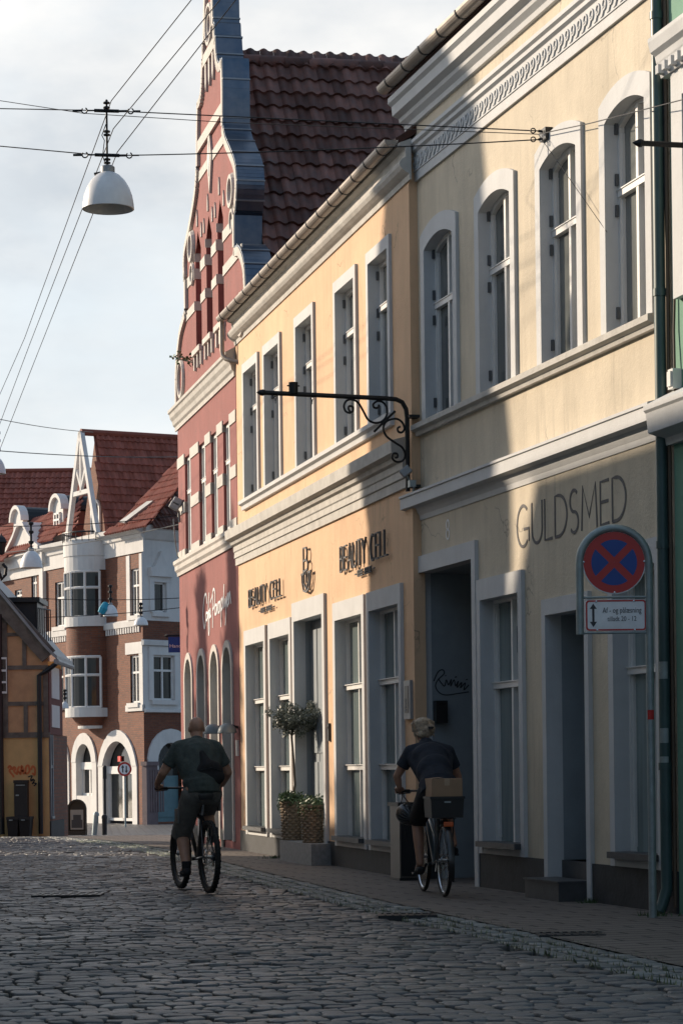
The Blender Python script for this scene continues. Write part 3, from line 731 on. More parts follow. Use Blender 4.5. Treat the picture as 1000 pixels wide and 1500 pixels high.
h, yd = recess(FY, yel, -6.42, -4.42, 3.42, .13, .20, .25, .30, 'greydoor', 'door', legs=(0.0, 0.0)); hs.append(h)
wl = MB(); wall(wl, FY, YL, YR, .30, 8.0, hs);
P = FY.P; wl.poly([P(YR, 0, 0), P(YR, 0, -.13), P(YR, 8, -.13), P(YR, 8, 0)]); wl.poly([P(YL, 0, -8.5), P(YL, 0, 0), P(YL, 8, 0), P(YL, 8, -8.5)]); wl.build('wall', M['yellow'], yel)
pl = MB()
for (a, b) in ((YL, -6.42), (-4.42, YR)): pl.box(FY, a, b, -.12, .30, -.25, .02)
pl.each('plinth', M['plinth'], yel)
st = MB(); st.box(FY, FY.S(410, 1265, .27), FY.S(456, 1268, .27), -.1, .27, -.05, .27); st.box(FY, -6.29, -4.55, .2, .30, -.46, -.05); st.build('step', M['granite'], yel)
c = MB(); c.sweep(FY, [(0, 4.27), (.03, 4.27), (.03, 4.37), (.05, 4.38), (.045, 4.46), (.06, 4.475), (.06, 4.55), (.10, 4.57), (.115, 4.62), (.185, 4.645), (.19, 4.78), (0, 4.83)], YL - .08, YR - .18, ms0=0, ms1=-0.0)
c.build('cornice', M['stone'], yel)
c = MB(); c.sweep(FY, [(0, 5.03), (.05, 5.03), (.055, 5.09), (.10, 5.11), (.10, 5.16), (0, 5.18)], -9.92, -.80); c.build('sill_course', M['trim'], yel)
c = MB(); c.sweep(FY, [(0, 7.56), (.02, 7.56), (.025, 7.62), (.06, 7.64), (.10, 7.67), (.125, 7.71), (.13, 7.74), (.10, 7.78), (.06, 7.80), (.06, 7.90), (.13, 7.92), (.13, 7.95), (0, 8.0)], YL - .02, YR + .12); c.build('cornice', M['stone'], yel)
gutter(FY, yel, YL - .12, YR + .04, 8.0, .12, .078)
lean_roof(FY, yel, YL, YR, 7.95, 8.5, 32, .14)
dp = MB(); q = YL - .05
dp.tube([FY.P(q, 7.93, .20), FY.P(q, 7.50, .20), FY.P(q, 7.42, .19), FY.P(q + .06, 7.36, .15), FY.P(q + .20, 7.30, .02), FY.P(q + .22, 7.30, -.02)], .036, 12)
dp.build('downpipe', M['gutter'], yel, smooth=40)
# salon letters stand off the wall on pins
def salon(a, b, z0, z1):
    l = MB(); strokes(l, FY, 'BEAUTY CELL', a, b, z0, z1, .020, .035, .055, gap=.16)
    strokes(l, FY, 'BEAUTY CELL', a + .028, b + .028, z0, z1, .008, .036, .05, gap=.16)
    l.build('shop_lettering', M['letter'], yel)
a, b = FY.S(368.6, 880), FY.S(417, 850); salon(a, b, FY.Z(392, 882), FY.Z(392, 856))
def tiny(a, b, z0, z1):                           # two tiny words, too small to read in the photo
    l = MB(); w_ = (b - a) / 12
    for k in (0.7, 1.6, 2.5, 3.4, 4.3, 6.2, 7.1, 8.0, 8.9, 9.8, 10.7):
        x = a + k * w_; l.ribbon(FY, [(x + w_ * .5, z1), (x, z1), (x, z0), (x + w_ * .5, z0)], .018, .03, .045); l.ribbon(FY, [(x, (z0 + z1) / 2), (x + w_ * .45, (z0 + z1) / 2)], .016, .03, .045)
    m = (z0 + z1) / 2; l.ribbon(FY, [(a - .1, m), (a - .03, m)], .015, .03, .045); l.ribbon(FY, [(b + .03, m), (b + .1, m)], .015, .03, .045)
    l.build('shop_lettering', M['letter'], yel)
tiny(FY.S(385, 893), FY.S(403, 888), FY.Z(394, 895), FY.Z(394, 889))
a, b = FY.S(503, 810), FY.S(573, 790); salon(a, b, FY.Z(538, 826), FY.Z(538, 788))
tiny(FY.S(527, 840), FY.S(550, 830), FY.Z(538, 841), FY.Z(538, 833))
e = MB(); a, b = FY.S(447, 840), FY.S(460, 840); z0, z1 = FY.Z(454, 867), FY.Z(454, 801); d = b - a; hh = z1 - z0
for st_ in ([(.2, .42), (.2, 1), (.55, .98), (.62, .86), (.55, .72), (.2, .70)], [(.55, .72), (.72, .62), (.68, .5), (.2, .46)], [(.02, .44), (.02, .25), (.18, .05), (.5, 0), (.82, .06), (.98, .3), (.98, .45)], [(.2, .44), (.24, .2), (.5, .06), (.76, .22), (.8, .45)], [(.5, .45), (.5, .2)], [(-.05, .42), (.3, .42)], [(.7, .42), (1.05, .42)]):
    e.ribbon(FY, [(a + d * x, z0 + hh * y) for x, y in st_], .028, .035, .055)
e.build('shop_emblem', M['letter'], yel)
# ------------------------------------------------------------------ red gabled house
OR = FY.P(YL - .03, 0, 0); FR = Facade(OR, -vp_dir(-270))
red = thing('gabled_house', 'tall red rendered house with curved white-edged gable and dark tiled roof', 'house', (OR.x, OR.y, 0))
def runs(*rs):                                    # smooth curves that meet in sharp corners
    out = []
    for P_ in rs:
        n = len(P_)
        for i in range(n - 1):
            p0, p1, p2, p3 = P_[max(i - 1, 0)], P_[i], P_[i + 1], P_[min(i + 2, n - 1)]
            m = 4 if n > 2 else 1
            for k in range(m):
                t = k / m; out.append(tuple(.5 * (2 * p1[j] + (p2[j] - p0[j]) * t + (2 * p0[j] - 5 * p1[j] + 4 * p2[j] - p3[j]) * t * t + (3 * p1[j] - p0[j] - 3 * p2[j] + p3[j]) * t ** 3) for j in (0, 1)))
        out.append(P_[-1])
    return out
RT = [(-.02, 7.3), (-.02, 7.92)] + runs([(1.20, 7.94), (1.20, 8.09), (1.14, 8.48), (.93, 8.74), (.62, 8.92), (.30, 8.97)], [(.27, 9.0), (.30, 9.48)], [(.40, 9.52), (.53, 9.80), (.52, 10.02), (.36, 10.26), (-.06, 10.56), (-.42, 10.80), (-.62, 11.02)], [(-.64, 11.05), (-.61, 11.6), (-.64, 12.05)], [(-.78, 12.06), (-.98, 12.08), (-1.16, 12.25), (-1.24, 12.55)], [(-1.30, 12.60), (-1.33, 12.8)], [(-1.44, 12.82), (-1.46, 13.3), (-1.58, 13.8), (-1.88, 14.05)])
LT = runs([(-5.98, 7.3), (-5.95, 8.0), (-5.75, 8.40), (-5.40, 8.75), (-4.95, 8.92), (-4.80, 8.97)], [(-4.78, 9.0), (-4.78, 9.48)], [(-4.84, 9.52), (-4.86, 9.8), (-4.70, 10.05), (-4.2, 10.30), (-3.75, 10.56), (-3.45, 10.80), (-3.34, 11.02)], [(-3.30, 11.05), (-3.24, 11.6), (-3.14, 12.05)], [(-2.98, 12.06), (-2.82, 12.08), (-2.70, 12.25), (-2.62, 12.55)], [(-2.58, 12.60), (-2.54, 12.8)], [(-2.45, 12.82), (-2.34, 13.3), (-2.20, 13.8), (-1.92, 14.05)])
def mono(L):
    out = [L[0]]
    for p in L[1:]:
        out.append((p[0], max(p[1], out[-1][1] + .004)))
    return out
def lerp_line(L, z):
    for (a, za), (b, zb) in zip(L, L[1:]):
        if za <= z <= zb: return a + (b - a) * (z - za) / (zb - za)
    return L[-1][0] if z > L[-1][1] else L[0][0]
RM, LM = mono(RT), mono(LT)
slots = []
for (xa, xb, yt, yb) in ((288.5, 298, 345, 510), (305, 313.6, 323, 492), (321, 330.5, 301, 472)):
    xm = (xa + xb) / 2; sa = FR.S(xa, (yt + yb) / 2 + 20); sb = FR.S(xb, (yt + yb) / 2 + 20)
    slots.append((sa, sb, FR.Z(xm, yb), FR.Z(xm, yt)))
slots = [(-3.80, -3.20, 8.13, 10.05), (-2.66, -2.08, 8.13, 10.05), (-1.53, -.97, 8.13, 10.05)]
w4 = [(FR.S(273.5, 740), FR.S(282, 740)), (FR.S(295, 725), FR.S(303.5, 725)), (FR.S(312.5, 705), FR.S(320.5, 705)), (FR.S(329.5, 690), FR.S(340, 690))]
W4 = [(-5.25, -4.58), (-3.66, -2.98), (-2.42, -1.78), (-1.22, -.58)]
ar = [(FR.S(274, 1050), FR.S(286, 1050)), (FR.S(293, 1050), FR.S(305.5, 1050)), (FR.S(312, 1050), FR.S(325, 1050)), (FR.S(330, 1050), FR.S(345, 1050))]
print('slots', slots, 'w4', w4, 'ar', ar)
wl = MB()
hs = []
for a, b in W4: hs.append((a, b, 4.88, 6.55, 0))
AR = [(-5.41, -4.66), (-3.97, -3.23), (-2.62, -1.89), (-1.41, -.62)]
for a, b in AR: hs.append((a, b, .12, 3.10, .45))
wall(wl, FR, -6.05, -.01, 0, 7.3, hs); shell(wl, FR, -6.05, -.01, 0, 7.3, 9)
zs = sorted({p[1] for p in RM + LM} | {z for s in slots for z in (s[2], s[3])} | {9.9, 10.05, 10.15} | {10.35, 12, 13})
for za, zb in zip(zs, zs[1:]):
    if za < 7.3: continue
    la, lb, ra, rb = lerp_line(LM, za + 1e-5), lerp_line(LM, zb - 1e-5), lerp_line(RM, za + 1e-5), lerp_line(RM, zb - 1e-5)
    cuts = [(s0, s1) for s0, s1, z0, z1 in slots if z0 <= (za + zb) / 2 <= z1]
    xs = [(la, lb)] + [(x, x) for c in cuts for x in c] + [(ra, rb)]
    for i in range(0, len(xs), 2):
        (a0, a1), (b0, b1) = xs[i], xs[i + 1]
        wl.poly([FR.P(a0, za, 0), FR.P(b0, za, 0), FR.P(b1, zb, 0), FR.P(a1, zb, 0)])
bk = [FR.P(s, z, -.33) for s, z in LM] + [FR.P(s, z, -.33) for s, z in RM[::-1]]
for za, zb in zip(zs, zs[1:]):
    if za < 7.3: continue
    la, lb, ra, rb = lerp_line(LM, za + 1e-5), lerp_line(LM, zb - 1e-5), lerp_line(RM, za + 1e-5), lerp_line(RM, zb - 1e-5)
    wl.poly([FR.P(la, za, -.33), FR.P(ra, za, -.33), FR.P(rb, zb, -.33), FR.P(lb, zb, -.33)])
for (a, b, c, d) in slots:                        # slot reveals in red render
    for x in (a, b): wl.poly([FR.P(x, c, 0), FR.P(x, d, 0), FR.P(x, d, -.34), FR.P(x, c, -.34)])
    wl.poly([FR.P(a, d, 0), FR.P(b, d, 0), FR.P(b, d, -.34), FR.P(a, d, -.34)]); wl.poly([FR.P(a, c, 0), FR.P(b, c, 0), FR.P(b, c, -.34), FR.P(a, c, -.34)])
    m = (a + b) / 2                                # pointed head
    wl.poly([FR.P(a, d - .34, -.0), FR.P(a, d, -.0), FR.P(m, d, -.0)]); wl.poly([FR.P(b, d - .34, -.0), FR.P(b, d, -.0), FR.P(m, d, -.0)])
for (a, b) in W4:
    for x in (a, b): wl.poly([FR.P(x, 4.88, 0), FR.P(x, 6.55, 0), FR.P(x, 6.55, -.3), FR.P(x, 4.88, -.3)])
    wl.poly([FR.P(a, 6.55, 0), FR.P(b, 6.55, 0), FR.P(b, 6.55, -.3), FR.P(a, 6.55, -.3)])
wl.build('wall', M['red'], red)
# zinc-covered coping along the gable, front to back, and the white edge on the face
z_ = MB()
for L, sg in ((RT, 1), (LT, -1)):
    for (a, za), (b, zb) in zip(L[0:], L[1:]):
        if sg == 1 and zb < 8: continue
        d = V((b - a, zb - za)).normalized(); nx, nz = (d.y * .03 * sg, -d.x * .03 * sg)
        z_.strip(FR, [(a + nx, za + nz), (b + nx, zb + nz)], [(a - nx * .3, za - nz * .3), (b - nx * .3, zb - nz * .3)], -.37, .045)
zo = z_.build('coping', M['zinc'], red)
sm = MB()
for L, sg in ((RT, 1), (LT, -1)):
    for i in range(3, len(L), 4):
        a, za = L[i]; d = V((L[i][0] - L[i - 1][0], L[i][1] - L[i - 1][1])).normalized(); nx, nz = d.y * .03 * sg, -d.x * .03 * sg
        sm.strip(FR, [(a + nx * 1.5, za + nz * 1.5), (a + nx * 1.5 + d.x * .025, za + nz * 1.5 + d.y * .025)], [(a, za), (a + d.x * .025, za + d.y * .025)], -.38, .05)
sm.each('seam', M['zinclead'], zo)
e = MB()
for L, sg in ((RT, -1), (LT, 1)):
    for (a, za), (b, zb) in zip(L, L[1:]):
        if sg == -1 and zb < 8: continue
        d = V((b - a, zb - za)).normalized(); nx, nz = d.y * .13 * sg, -d.x * .13 * sg
        e.strip(FR, [(a, za), (b, zb)], [(a + nx, za + nz), (b + nx, zb + nz)], .0, .055)
e.build('edge_band', M['redwhite'], red)
# white string bands, scroll ends, diamonds and pier bands on the gable
b_ = MB()
def hb(a, b, z0, z1, o=.018): b_.box(FR, a, b, z0, z1, -.004, o)
for z in (12.52, 11.32):
    hb(lerp_line(LM, z) + .12, lerp_line(RM, z) - .12, z - .08, z + .10, .05)
for z0, z1 in ((10.80, 10.95),):
    hb(lerp_line(LM, z0) + .14, -2.25, z0, z1); hb(-1.85, lerp_line(RM, z0) - .14, z0, z1)
for z0, z1 in ((9.32, 9.49), (8.80, 8.95)):
    pcs = [lerp_line(LM, z0)] + [x for s in slots for x in s[:2]] + [lerp_line(RM, z0)]
    for i in range(0, len(pcs), 2): hb(pcs[i] + (.1 if i == 0 else 0), pcs[i + 1] - (.1 if i == len(pcs) - 2 else 0), z0, z1)
    for s in slots: b_.box(FR, s[0] - .002, s[0] + .012, z0, z1, -.3, .031)
for s in slots:
    b_.box(FR, s[0] - .002, s[0] + .012, 9.60, 9.74, -.3, .02)
    m = (s[0] + s[1]) / 2
    for q, zz, h_ in ((m, 10.12, .28), (s[0] - .13, 9.86, .24), (s[1] + .13, 9.86, .24)):
        b_.strip(FR, [(q - .035, zz), (q - .035, zz + h_ * .5), (q - .001, zz + h_)], [(q + .035, zz), (q + .035, zz + h_ * .5), (q + .001, zz + h_)], -.004, .022)
def diamond(sc_, zc, w_, h_):
    b_.strip(FR, [(sc_ - .001, zc + h_), (sc_ - w_, zc), (sc_ - .001, zc - h_)], [(sc_ + .001, zc + h_), (sc_ + w_, zc), (sc_ + .001, zc - h_)], -.004, .04)
diamond(-2.05, 10.88, .22, .55)
b_.torus(FR.P(-1.88, 12.95, .02), FR.n, .30, .05, 26, 6); b_.torus(FR.P(-1.88, 12.95, .02), FR.n, .16, .03, 20, 6)
for sg, q in ((1, -.05), (-1, -4.05)):
    b_.torus(FR.P(q, 9.9, .01), FR.n, .22, .06, 20, 6); b_.torus(FR.P(q, 9.45, .01), FR.n, .16, .04, 16, 6)
for q in (-5.45, .65): b_.torus(FR.P(q, 7.92, .01), FR.n, .30, .045, 22, 6)
for q in (-2.3, -1.95, -1.6): b_.strip(FR, [(q - .06, 12.45), (q - .06, 12.15), (q - .001, 12.0)], [(q + .06, 12.45), (q + .06, 12.15), (q + .001, 12.0)], -.004, .04)
b_.build('stone_band', M['redwhite'], red)
sp = MB(); sp.strip(FR, [(-2.051, 11.16), (-2.14, 10.88), (-2.051, 10.6)], [(-2.049, 11.16), (-1.96, 10.88), (-2.049, 10.6)], .03, .046); sp.build('gable_vent', M['zinclead'], red)
for (a, b, c, d) in slots:
    f = MB(); f.box(FR, a, a + .05, c, d, -.34, -.28); f.box(FR, b - .05, b, c, d, -.34, -.28); f.box(FR, a, b, 9.3, 9.38, -.34, -.27); f.box(FR, a, b, c, c + .06, -.34, -.28)
    wo = f.build('window', M['wood'], red); MB().poly([FR.P(a, c, -.33), FR.P(b, c, -.33), FR.P(b, d, -.33), FR.P(a, d, -.33)]).build('pane', M['pane'], wo)
    k = MB(); k.box(FR, a - .10, b + .10, c - .09, c, -.32, .07); 
    for q in (a - .05, (a + b) / 2, b + .05): k.box(FR, q - .04, q + .04, c - .32, c - .09, -.01, .04)
    k.build('sill', M['redwhite'], wo)
# first floor windows with white blocks on the piers
for (a, b) in W4:
    window(FR, red, a, b, 4.88, 6.55, depth=.10, tw=0, tops=0, transoms=(5.95,), mull=(.5,), surround=False, fw=.06)
k = MB(); piers = [-6.05] + [x for w_ in W4 for x in w_] + [-.01]
for i in range(0, len(piers), 2):
    for z0, z1 in ((6.44, 6.62), (5.62, 5.80), (4.86, 5.0)): k.box(FR, piers[i], piers[i + 1], z0, z1, -.10, .018)
k.each('pier_block', M['redwhite'], red)
c = MB(); c.sweep(FR, [(0, 4.58), (.03, 4.58), (.035, 4.64), (.07, 4.68), (.075, 4.75), (.10, 4.78), (.10, 4.84), (0, 4.87)], -6.1, .0); c.build('sill_course', M['redwhite'], red)
c = MB(); c.sweep(FR, [(0, 7.12), (.025, 7.12), (.03, 7.19), (.06, 7.22), (.075, 7.29), (.11, 7.34), (.125, 7.41), (.15, 7.43), (.15, 7.48), (0, 7.56)], -6.2, -.02); c.build('cornice', M['stone'], red)
for i, (a, b) in enumerate(AR):                    # arched doors and shop openings
    t = MB(); A = arc(a, b, 2.65, .45, 12); B = arc(a - .10, b + .10, 2.65, .56, 12)
    t.strip(FR, A, B, -.2, .03); t.box(FR, a - .10, a, .12, 2.65, -.2, .03); t.box(FR, b, b + .10, .12, 2.65, -.2, .03)
    d = MB(); d.box(FR, a, b, .12, 3.12, -.26, -.2)
    for q in (.25, .75):
        x = a + (b - a) * q; d.box(FR, x - .2, x + .2, .3, 1.2, -.2, -.17); d.box(FR, x - .2, x + .2, 1.35, 2.5, -.2, -.17)
    do = d.build('door' if i > 1 else 'shutter', M['greyblue'], red); t.build('surround', M['redwhite'], do)
    if i > 1: k = MB(); k.box(FR, b - .2, b - .14, 1.0, 1.35, -.17, -.12); k.build('handle', M['darkmetal'], do)
k = MB(); k.box(FR, -6.05, AR[0][0] - .1, -.1, .28, -.1, .02)
for (x, y), (x2, y2) in zip(AR, AR[1:]): k.box(FR, y + .10, x2 - .10, -.1, .28, -.1, .02)
k.each('plinth', M['plinth'], red)
# roof of real pantiles
rc = -1.93; zr = 12.42; ez = 7.0; es = 1.75
W_ = (FR.P(rc, zr, 0) - FR.P(es, ez, 0)); Ls = W_.length
rt = MB(); rt.c = []
roof_tiles(rt, FR.P(es, ez, -.37), -FR.n, W_, 46, int(Ls / .325) + 1, .215, .325, amp=.042, step=.05)
rf = rt.build('roof', M['pantile'], red, smooth=50)
lf = MB(); lf.poly([FR.P(rc, zr - .08, -.45), FR.P(-5.6, ez, -.45), FR.P(-5.6, ez, -10.3), FR.P(rc, zr - .08, -10.3)]); lf.poly([FR.P(rc, zr - .09, -10.2), FR.P(-5.6, ez, -10.2), FR.P(es, ez, -10.2)]); lf.poly([FR.P(rc, zr - .1, -.45), FR.P(es, ez - .1, -.45), FR.P(es, ez - .1, -10.3), FR.P(rc, zr - .1, -10.3)]); lf.build('roof', M['pantile'], red)
rd = MB(); rd.c = []
for i in range(24):
    o0 = -.4 - i * .40; rr = .115
    rd.tube([FR.P(rc, zr - .02, o0 + .04), FR.P(rc, zr + .01, o0 - .40)], [rr, rr * .86], 10); rd.c += [rng.random()] * 12
rd.build('ridge_tile', M['pantile'], rf, smooth=50)
# hand-painted script
SC = [[(.16, .74), (.12, .98), (.05, .9), (.0, .55), (.02, .25), (.06, .18), (.12, .45)], [(.17, .5), (.12, .52), (.11, .38), (.15, .35), (.18, .52), (.18, .36)], [(.24, .98), (.2, .6), (.2, .0), (.23, .1), (.22, .5)], [(.2, .52), (.27, .56)], [(.24, .42), (.28, .5), (.27, .58), (.24, .5), (.25, .38), (.3, .42)], [(.28, .72), (.31, .82)],
      [(.37, 1.0), (.36, .5), (.35, .1)], [(.33, .8), (.4, 1.02), (.45, .88), (.42, .62), (.36, .52)], [(.5, .62), (.45, .6), (.44, .42), (.48, .42), (.51, .62), (.52, .4), (.55, .62), (.58, .64)], [(.62, .66), (.58, .62), (.57, .42), (.61, .45), (.63, .66), (.64, .42)], [(.67, .72), (.66, .35), (.65, .05)], [(.67, .6), (.71, .72), (.72, .52), (.67, .45)], [(.77, 1.02), (.75, .6), (.76, .46)], [(.79, .68), (.8, .5), (.84, .7), (.83, .35), (.80, .05)], [(.86, .58), (.9, .66), (.89, .76), (.86, .62), (.88, .48), (.92, .56)], [(.93, .78), (.93, .52), (.96, .78), (.99, .6), (1, .5)]]
l = MB(); a, b = FR.S(298, 900), FR.S(339, 890)
for t in SC: tagline(l, FR, t, .042, a, b, FR.Z(318, 924), FR.Z(318, 862), o=.006)
l.build('shop_lettering', M['whitepaint'], red)
sg = MB(); tw_ = FR.P(-5.6, 8.2, .05)
sl_ = thing('wall_plant', 'small green sprig growing out of the red gable below the left slot window', 'plant', FR.P(-4.6, 7.9, .0))
st = MB(); pts = [FR.P(-4.05, 7.98, .02), FR.P(-4.2, 8.03, .10), FR.P(-4.4, 8.09, .20), FR.P(-4.55, 8.16, .26)]; st.tube(pts, .012, 5); st.build('stem', M['bark'], sl_)
lv = MB(); lv.c = []
for i in range(34):
    p = pts[i % 3].lerp(pts[i % 3 + 1], rng.random()) + V((rng.gauss(0, .05), rng.gauss(0, .05), rng.gauss(.02, .05)))
    a = V((rng.gauss(0, 1), rng.gauss(0, 1), rng.gauss(0, 1))).normalized() * .06; c_ = a.orthogonal().normalized() * .04
    lv.poly([p, p + a * .5 + c_, p + a, p + a * .5 - c_]); lv.c.append(rng.random())
lv.build('leaves', M['ivy'], sl_)

# ------------------------------------------------------------------ green house at the right edge
grn = thing('townhouse', 'green rendered house cut off by the right edge of the photo', 'house', FB.P(7.3, 0, 0))
wl = MB(); hs = [window(FB, grn, 7.42, 9.0, 4.95, 6.76, depth=.15, tw=.22, transoms=(6.1,), mull=(.5,), proud=.07), window(FB, grn, 10.3, 12, 4.95, 6.76, depth=.15, tw=.22, transoms=(6.4,), mull=(.5,), proud=.07),
                window(FB, grn, 8.0, 9.6, .5, 3.1, depth=.2, tw=.12, transoms=(2.2,), pane='panelow'), window(FB, grn, 10.4, 12, .5, 3.1, depth=.2, tw=.12, transoms=(2.2,), pane='panelow')]
wall(wl, FB, 7.26, 14, 0, 9.4, hs, o=.01); shell(wl, FB, 7.26, 14, 0, 9.4, 8.5, o=.01); wl.build('wall', M['green'], grn)
c = MB(); c.sweep(FB, [(0.01, 3.80), (.06, 3.80), (.07, 3.86), (.20, 3.90), (.22, 4.06), (.24, 4.08), (.24, 4.12), (0.01, 4.24)], 7.18, 14); c.build('cornice', M['trim'], grn)
c = MB()
c.sweep(FB, [(0.01, 6.76), (.09, 6.76), (.11, 6.84), (.13, 6.88), (.14, 6.93), (.18, 6.96), (.20, 7.04), (.20, 7.07), (0.01, 7.14)], 7.27, 9.1)
for i in range(14): c.box(FB, 7.30 + i * .13, 7.36 + i * .13, 6.78, 6.85, .08, .15)
c.build('window_hood', M['trim'], grn)
lean_roof(FB, grn, 7.16, 14, 9.38, 8.5, 34, .25)
pb = MB(); js = FB.S(983, 555, .08); jz = FB.Z(983, 555, .08); pb.box(FB, js - .05, js + .05, jz - .08, jz + .08, .012, .09); pb.box(FB, js - .035, js + .035, jz - .06, jz + .06, .09, .105); pb.build('junction_box', M['whiteplastic'], grn)
cb = MB(); cb.tube([FB.P(js, jz - .08, .05), FB.P(js + .01, jz - .16, .06), FB.P(js + .1, jz - .2, .1), FB.P(js + .2, jz - .2, .2)], .010, 6); cb.tube([FB.P(js, jz + .08, .05), FB.P(js - .03, jz + .4, .04), FB.P(js - .02, jz + .8, .03), FB.P(js - .02, 6.7, .03)], .010, 6); cb.build('cable', M['brown'], grn)
rod = MB(); sB = 7.9; tip = None
for i in range(200):
    o = i * .01; p = FB.P(sB, FB.Z(936, 209, o), o); r_ = ray(936, 209)
    if p.x / p.y <= r_.x: tip = (o, H + r_.z * p.y); break
rod.tube([FB.P(sB, tip[1] + .005, .0), FB.P(sB, tip[1], tip[0])], .022, 10); rod.lathe([(.001, -.04), (.03, -.02), (.032, .0), (.02, .03), (.001, .06)], FB.P(sB, tip[1], tip[0] - .01), 12, FB.n)
rod.build('wall_bracket', M['iron'], label='black iron rod bracket sticking out at the upper right edge', cat='bracket')
# ------------------------------------------------------------------ far end of the street: brick corner building and its neighbour
OA = at(213, 1205, 88); OA.z = 0
FA = Facade(OA, -vp_dir(-1500)); FC = Facade(OA, V(((3735 - CX) / FPX, 1, 0)))
angA = atan2(FA.t.y, FA.t.x); angC = atan2(FC.t.y, FC.t.x)
M['brickA'] = brick_mat('red_brick', angA, (.26, .085, .040), (.18, .055, .028), (.15, .095, .07), bw=.24, bh=.075, mw=.010, bump=.004, dirt=.3)
M['brickC'] = brick_mat('red_brick_shaded_side', angC, (.26, .085, .040), (.18, .055, .028), (.15, .095, .07), bw=.24, bh=.075, mw=.010, bump=.004, dirt=.3)
Zb = gz(88) - .1
bk = thing('corner_building', 'red brick corner building with white stone bands, round oriel and steep timbered gable', 'building', (OA.x, OA.y, Zb))
def pxr(F, x0, x1, y0, y1, o=0):                  # pixel rectangle -> s0, s1, z0, z1 on the facade
    ym = (y0 + y1) / 2; xm = (x0 + x1) / 2
    return F.S(x0, ym, o), F.S(x1, ym, o), F.Z(xm, y1, o), F.Z(xm, y0, o)
def simple_window(F, house, r, rows=(.35,), cols=(.5,), depth=.12, fw=.07, pane='panefar', sill=True, rise=0, name='window', frame='wood', surround=0.0):
    a, b, c, d = r
    f = MB(); o = -depth
    for (x0, x1, y0, y1) in ((a, a + fw, c, d), (b - fw, b, c, d), (a, b, c, c + fw), (a, b, d - fw, d)): f.box(F, x0, x1, y0, y1, o - .03, o + .05)
    for q in cols: x = a + (b - a) * q; f.box(F, x - fw / 2, x + fw / 2, c, d, o - .02, o + .055)
    for q in rows: z = d - (d - c) * q; f.box(F, a, b, z - fw * .55, z + fw * .55, o - .02, o + .06)
    w_ = f.build(name, M[frame], house)
    MB().poly([F.P(a, c, o), F.P(b, c, o), F.P(b, d, o), F.P(a, d, o)]).build('pane', M[pane], w_)
    if sill: MB().box(F, a - .12, b + .12, c - .16, c, -.05, .12).build('sill', M['bwhite'], w_)
    if surround: 
        t = MB(); s_ = surround; t.box(F, a - s_, a, c, d, -.1, .05); t.box(F, b, b + s_, c, d, -.1, .05); t.box(F, a - s_, b + s_, d, d + s_ * 1.3, -.1, .06); t.build('surround', M['bwhite'], w_)
    v_ = MB()
    return (a, b, c, d, rise)
hA = []; SL = FA.S(67, 950)
zsill2 = FA.Z(180, 912); zeave = FA.Z(180, 776); zfr = FA.Z(190, 812)
for r in ((81, 96.5, 852, 918), (192, 203.5, 833, 902), (191, 203.5, 960, 1030), (78, 93, 968, 1035)):
    hA.append(simple_window(FA, bk, pxr(FA, *r), rows=(.36,), cols=(.5,)))
for r in ((113, 136, 1090, 1166), (152, 195, 1086, 1203), (80, 96, 1096, 1168)):
    a, b, c, d = pxr(FA, *r); rise = min((b - a) / 2, 1.0) * .92; c = max(c, Zb + .1)
    zt = d - rise
    f = MB(); A = arc(a, b, zt, rise, 12)
    f.box(FA, a, a + .09, c, zt, -.3, -.2); f.box(FA, b - .09, b, c, zt, -.3, -.2); f.box(FA, a, b, zt - .28, zt, -.3, -.15); f.box(FA, (a + b) / 2 - .06, (a + b) / 2 + .06, c, zt - .28, -.3, -.2); f.box(FA, a, b, c, c + .1, -.3, -.2)
    w_ = f.build('window' if r[0] != 152 else 'shop_door', M['wood'], bk)
    MB().poly([FA.P(a, c, -.28), FA.P(b, c, -.28), FA.P(b, d, -.28), FA.P(a, d, -.28)]).build('pane', M['panefar'], w_)
    t = MB(); s_ = .42; B = arc(a - s_, b + s_, zt, rise + s_, 12); t.strip(FA, A, B, -.25, .07)
    t.box(FA, a - s_, a, Zb, zt, -.25, .05); t.box(FA, b, b + s_, Zb, zt, -.25, .05)
    if r[0] != 152: t.box(FA, a, b, Zb, c, -.25, .04)
    t.build('arch_surround', M['bwhite'], w_)
    hA.append((a, b, Zb, d, rise))
wl = MB(); wall(wl, FA, SL, -.02, Zb, zeave, hA); wl.poly([FC.P(9, Zb, 0), FA.P(SL, Zb, -9), FA.P(SL, zeave, -9), FC.P(9, zeave, 0)]); wl.build('wall', M['brickA'], bk)
rs = MB(); rx = pxr(FA, 165, 169, 1108, 1116); rs.box(FA, *rx, -.26, -.20); rs.build('sticker', M['redled'], bk)  # unlit plate; its red colour stands for the glowing sign inside the window
# white frieze and eaves, string course, first-floor stonework
t = MB(); t.sweep(FA, [(0, zfr), (.05, zfr), (.06, zfr + .5), (.12, zfr + .55), (.14, zeave - .25), (.35, zeave - .15), (.38, zeave), (0, zeave + .05)], SL, .2); t.build('cornice', M['bwhite'], bk)
t = MB(); t.sweep(FA, [(0, zsill2 - .22), (.08, zsill2 - .2), (.10, zsill2), (0, zsill2 + .06)], SL, .02)
x = SL
while x < -.2: t.box(FA, x, x + .10, zsill2 - .42, zsill2 - .2, -.02, .05); x += .22
t.build('string_course', M['bwhite'], bk)
t = MB(); a, b, c, d = pxr(FA, 185, 212.5, 941, 958); t.box(FA, a, -.0, c, d, -.05, .05); a2, _, c2, d2 = pxr(FA, 205, 212.5, 958, 1042); t.box(FA, a2, 0, c2, c, -.05, .04); a, b, c, d = pxr(FA, 186, 212.5, 1033, 1042); t.box(FA, a, 0, c, d, -.05, .07)
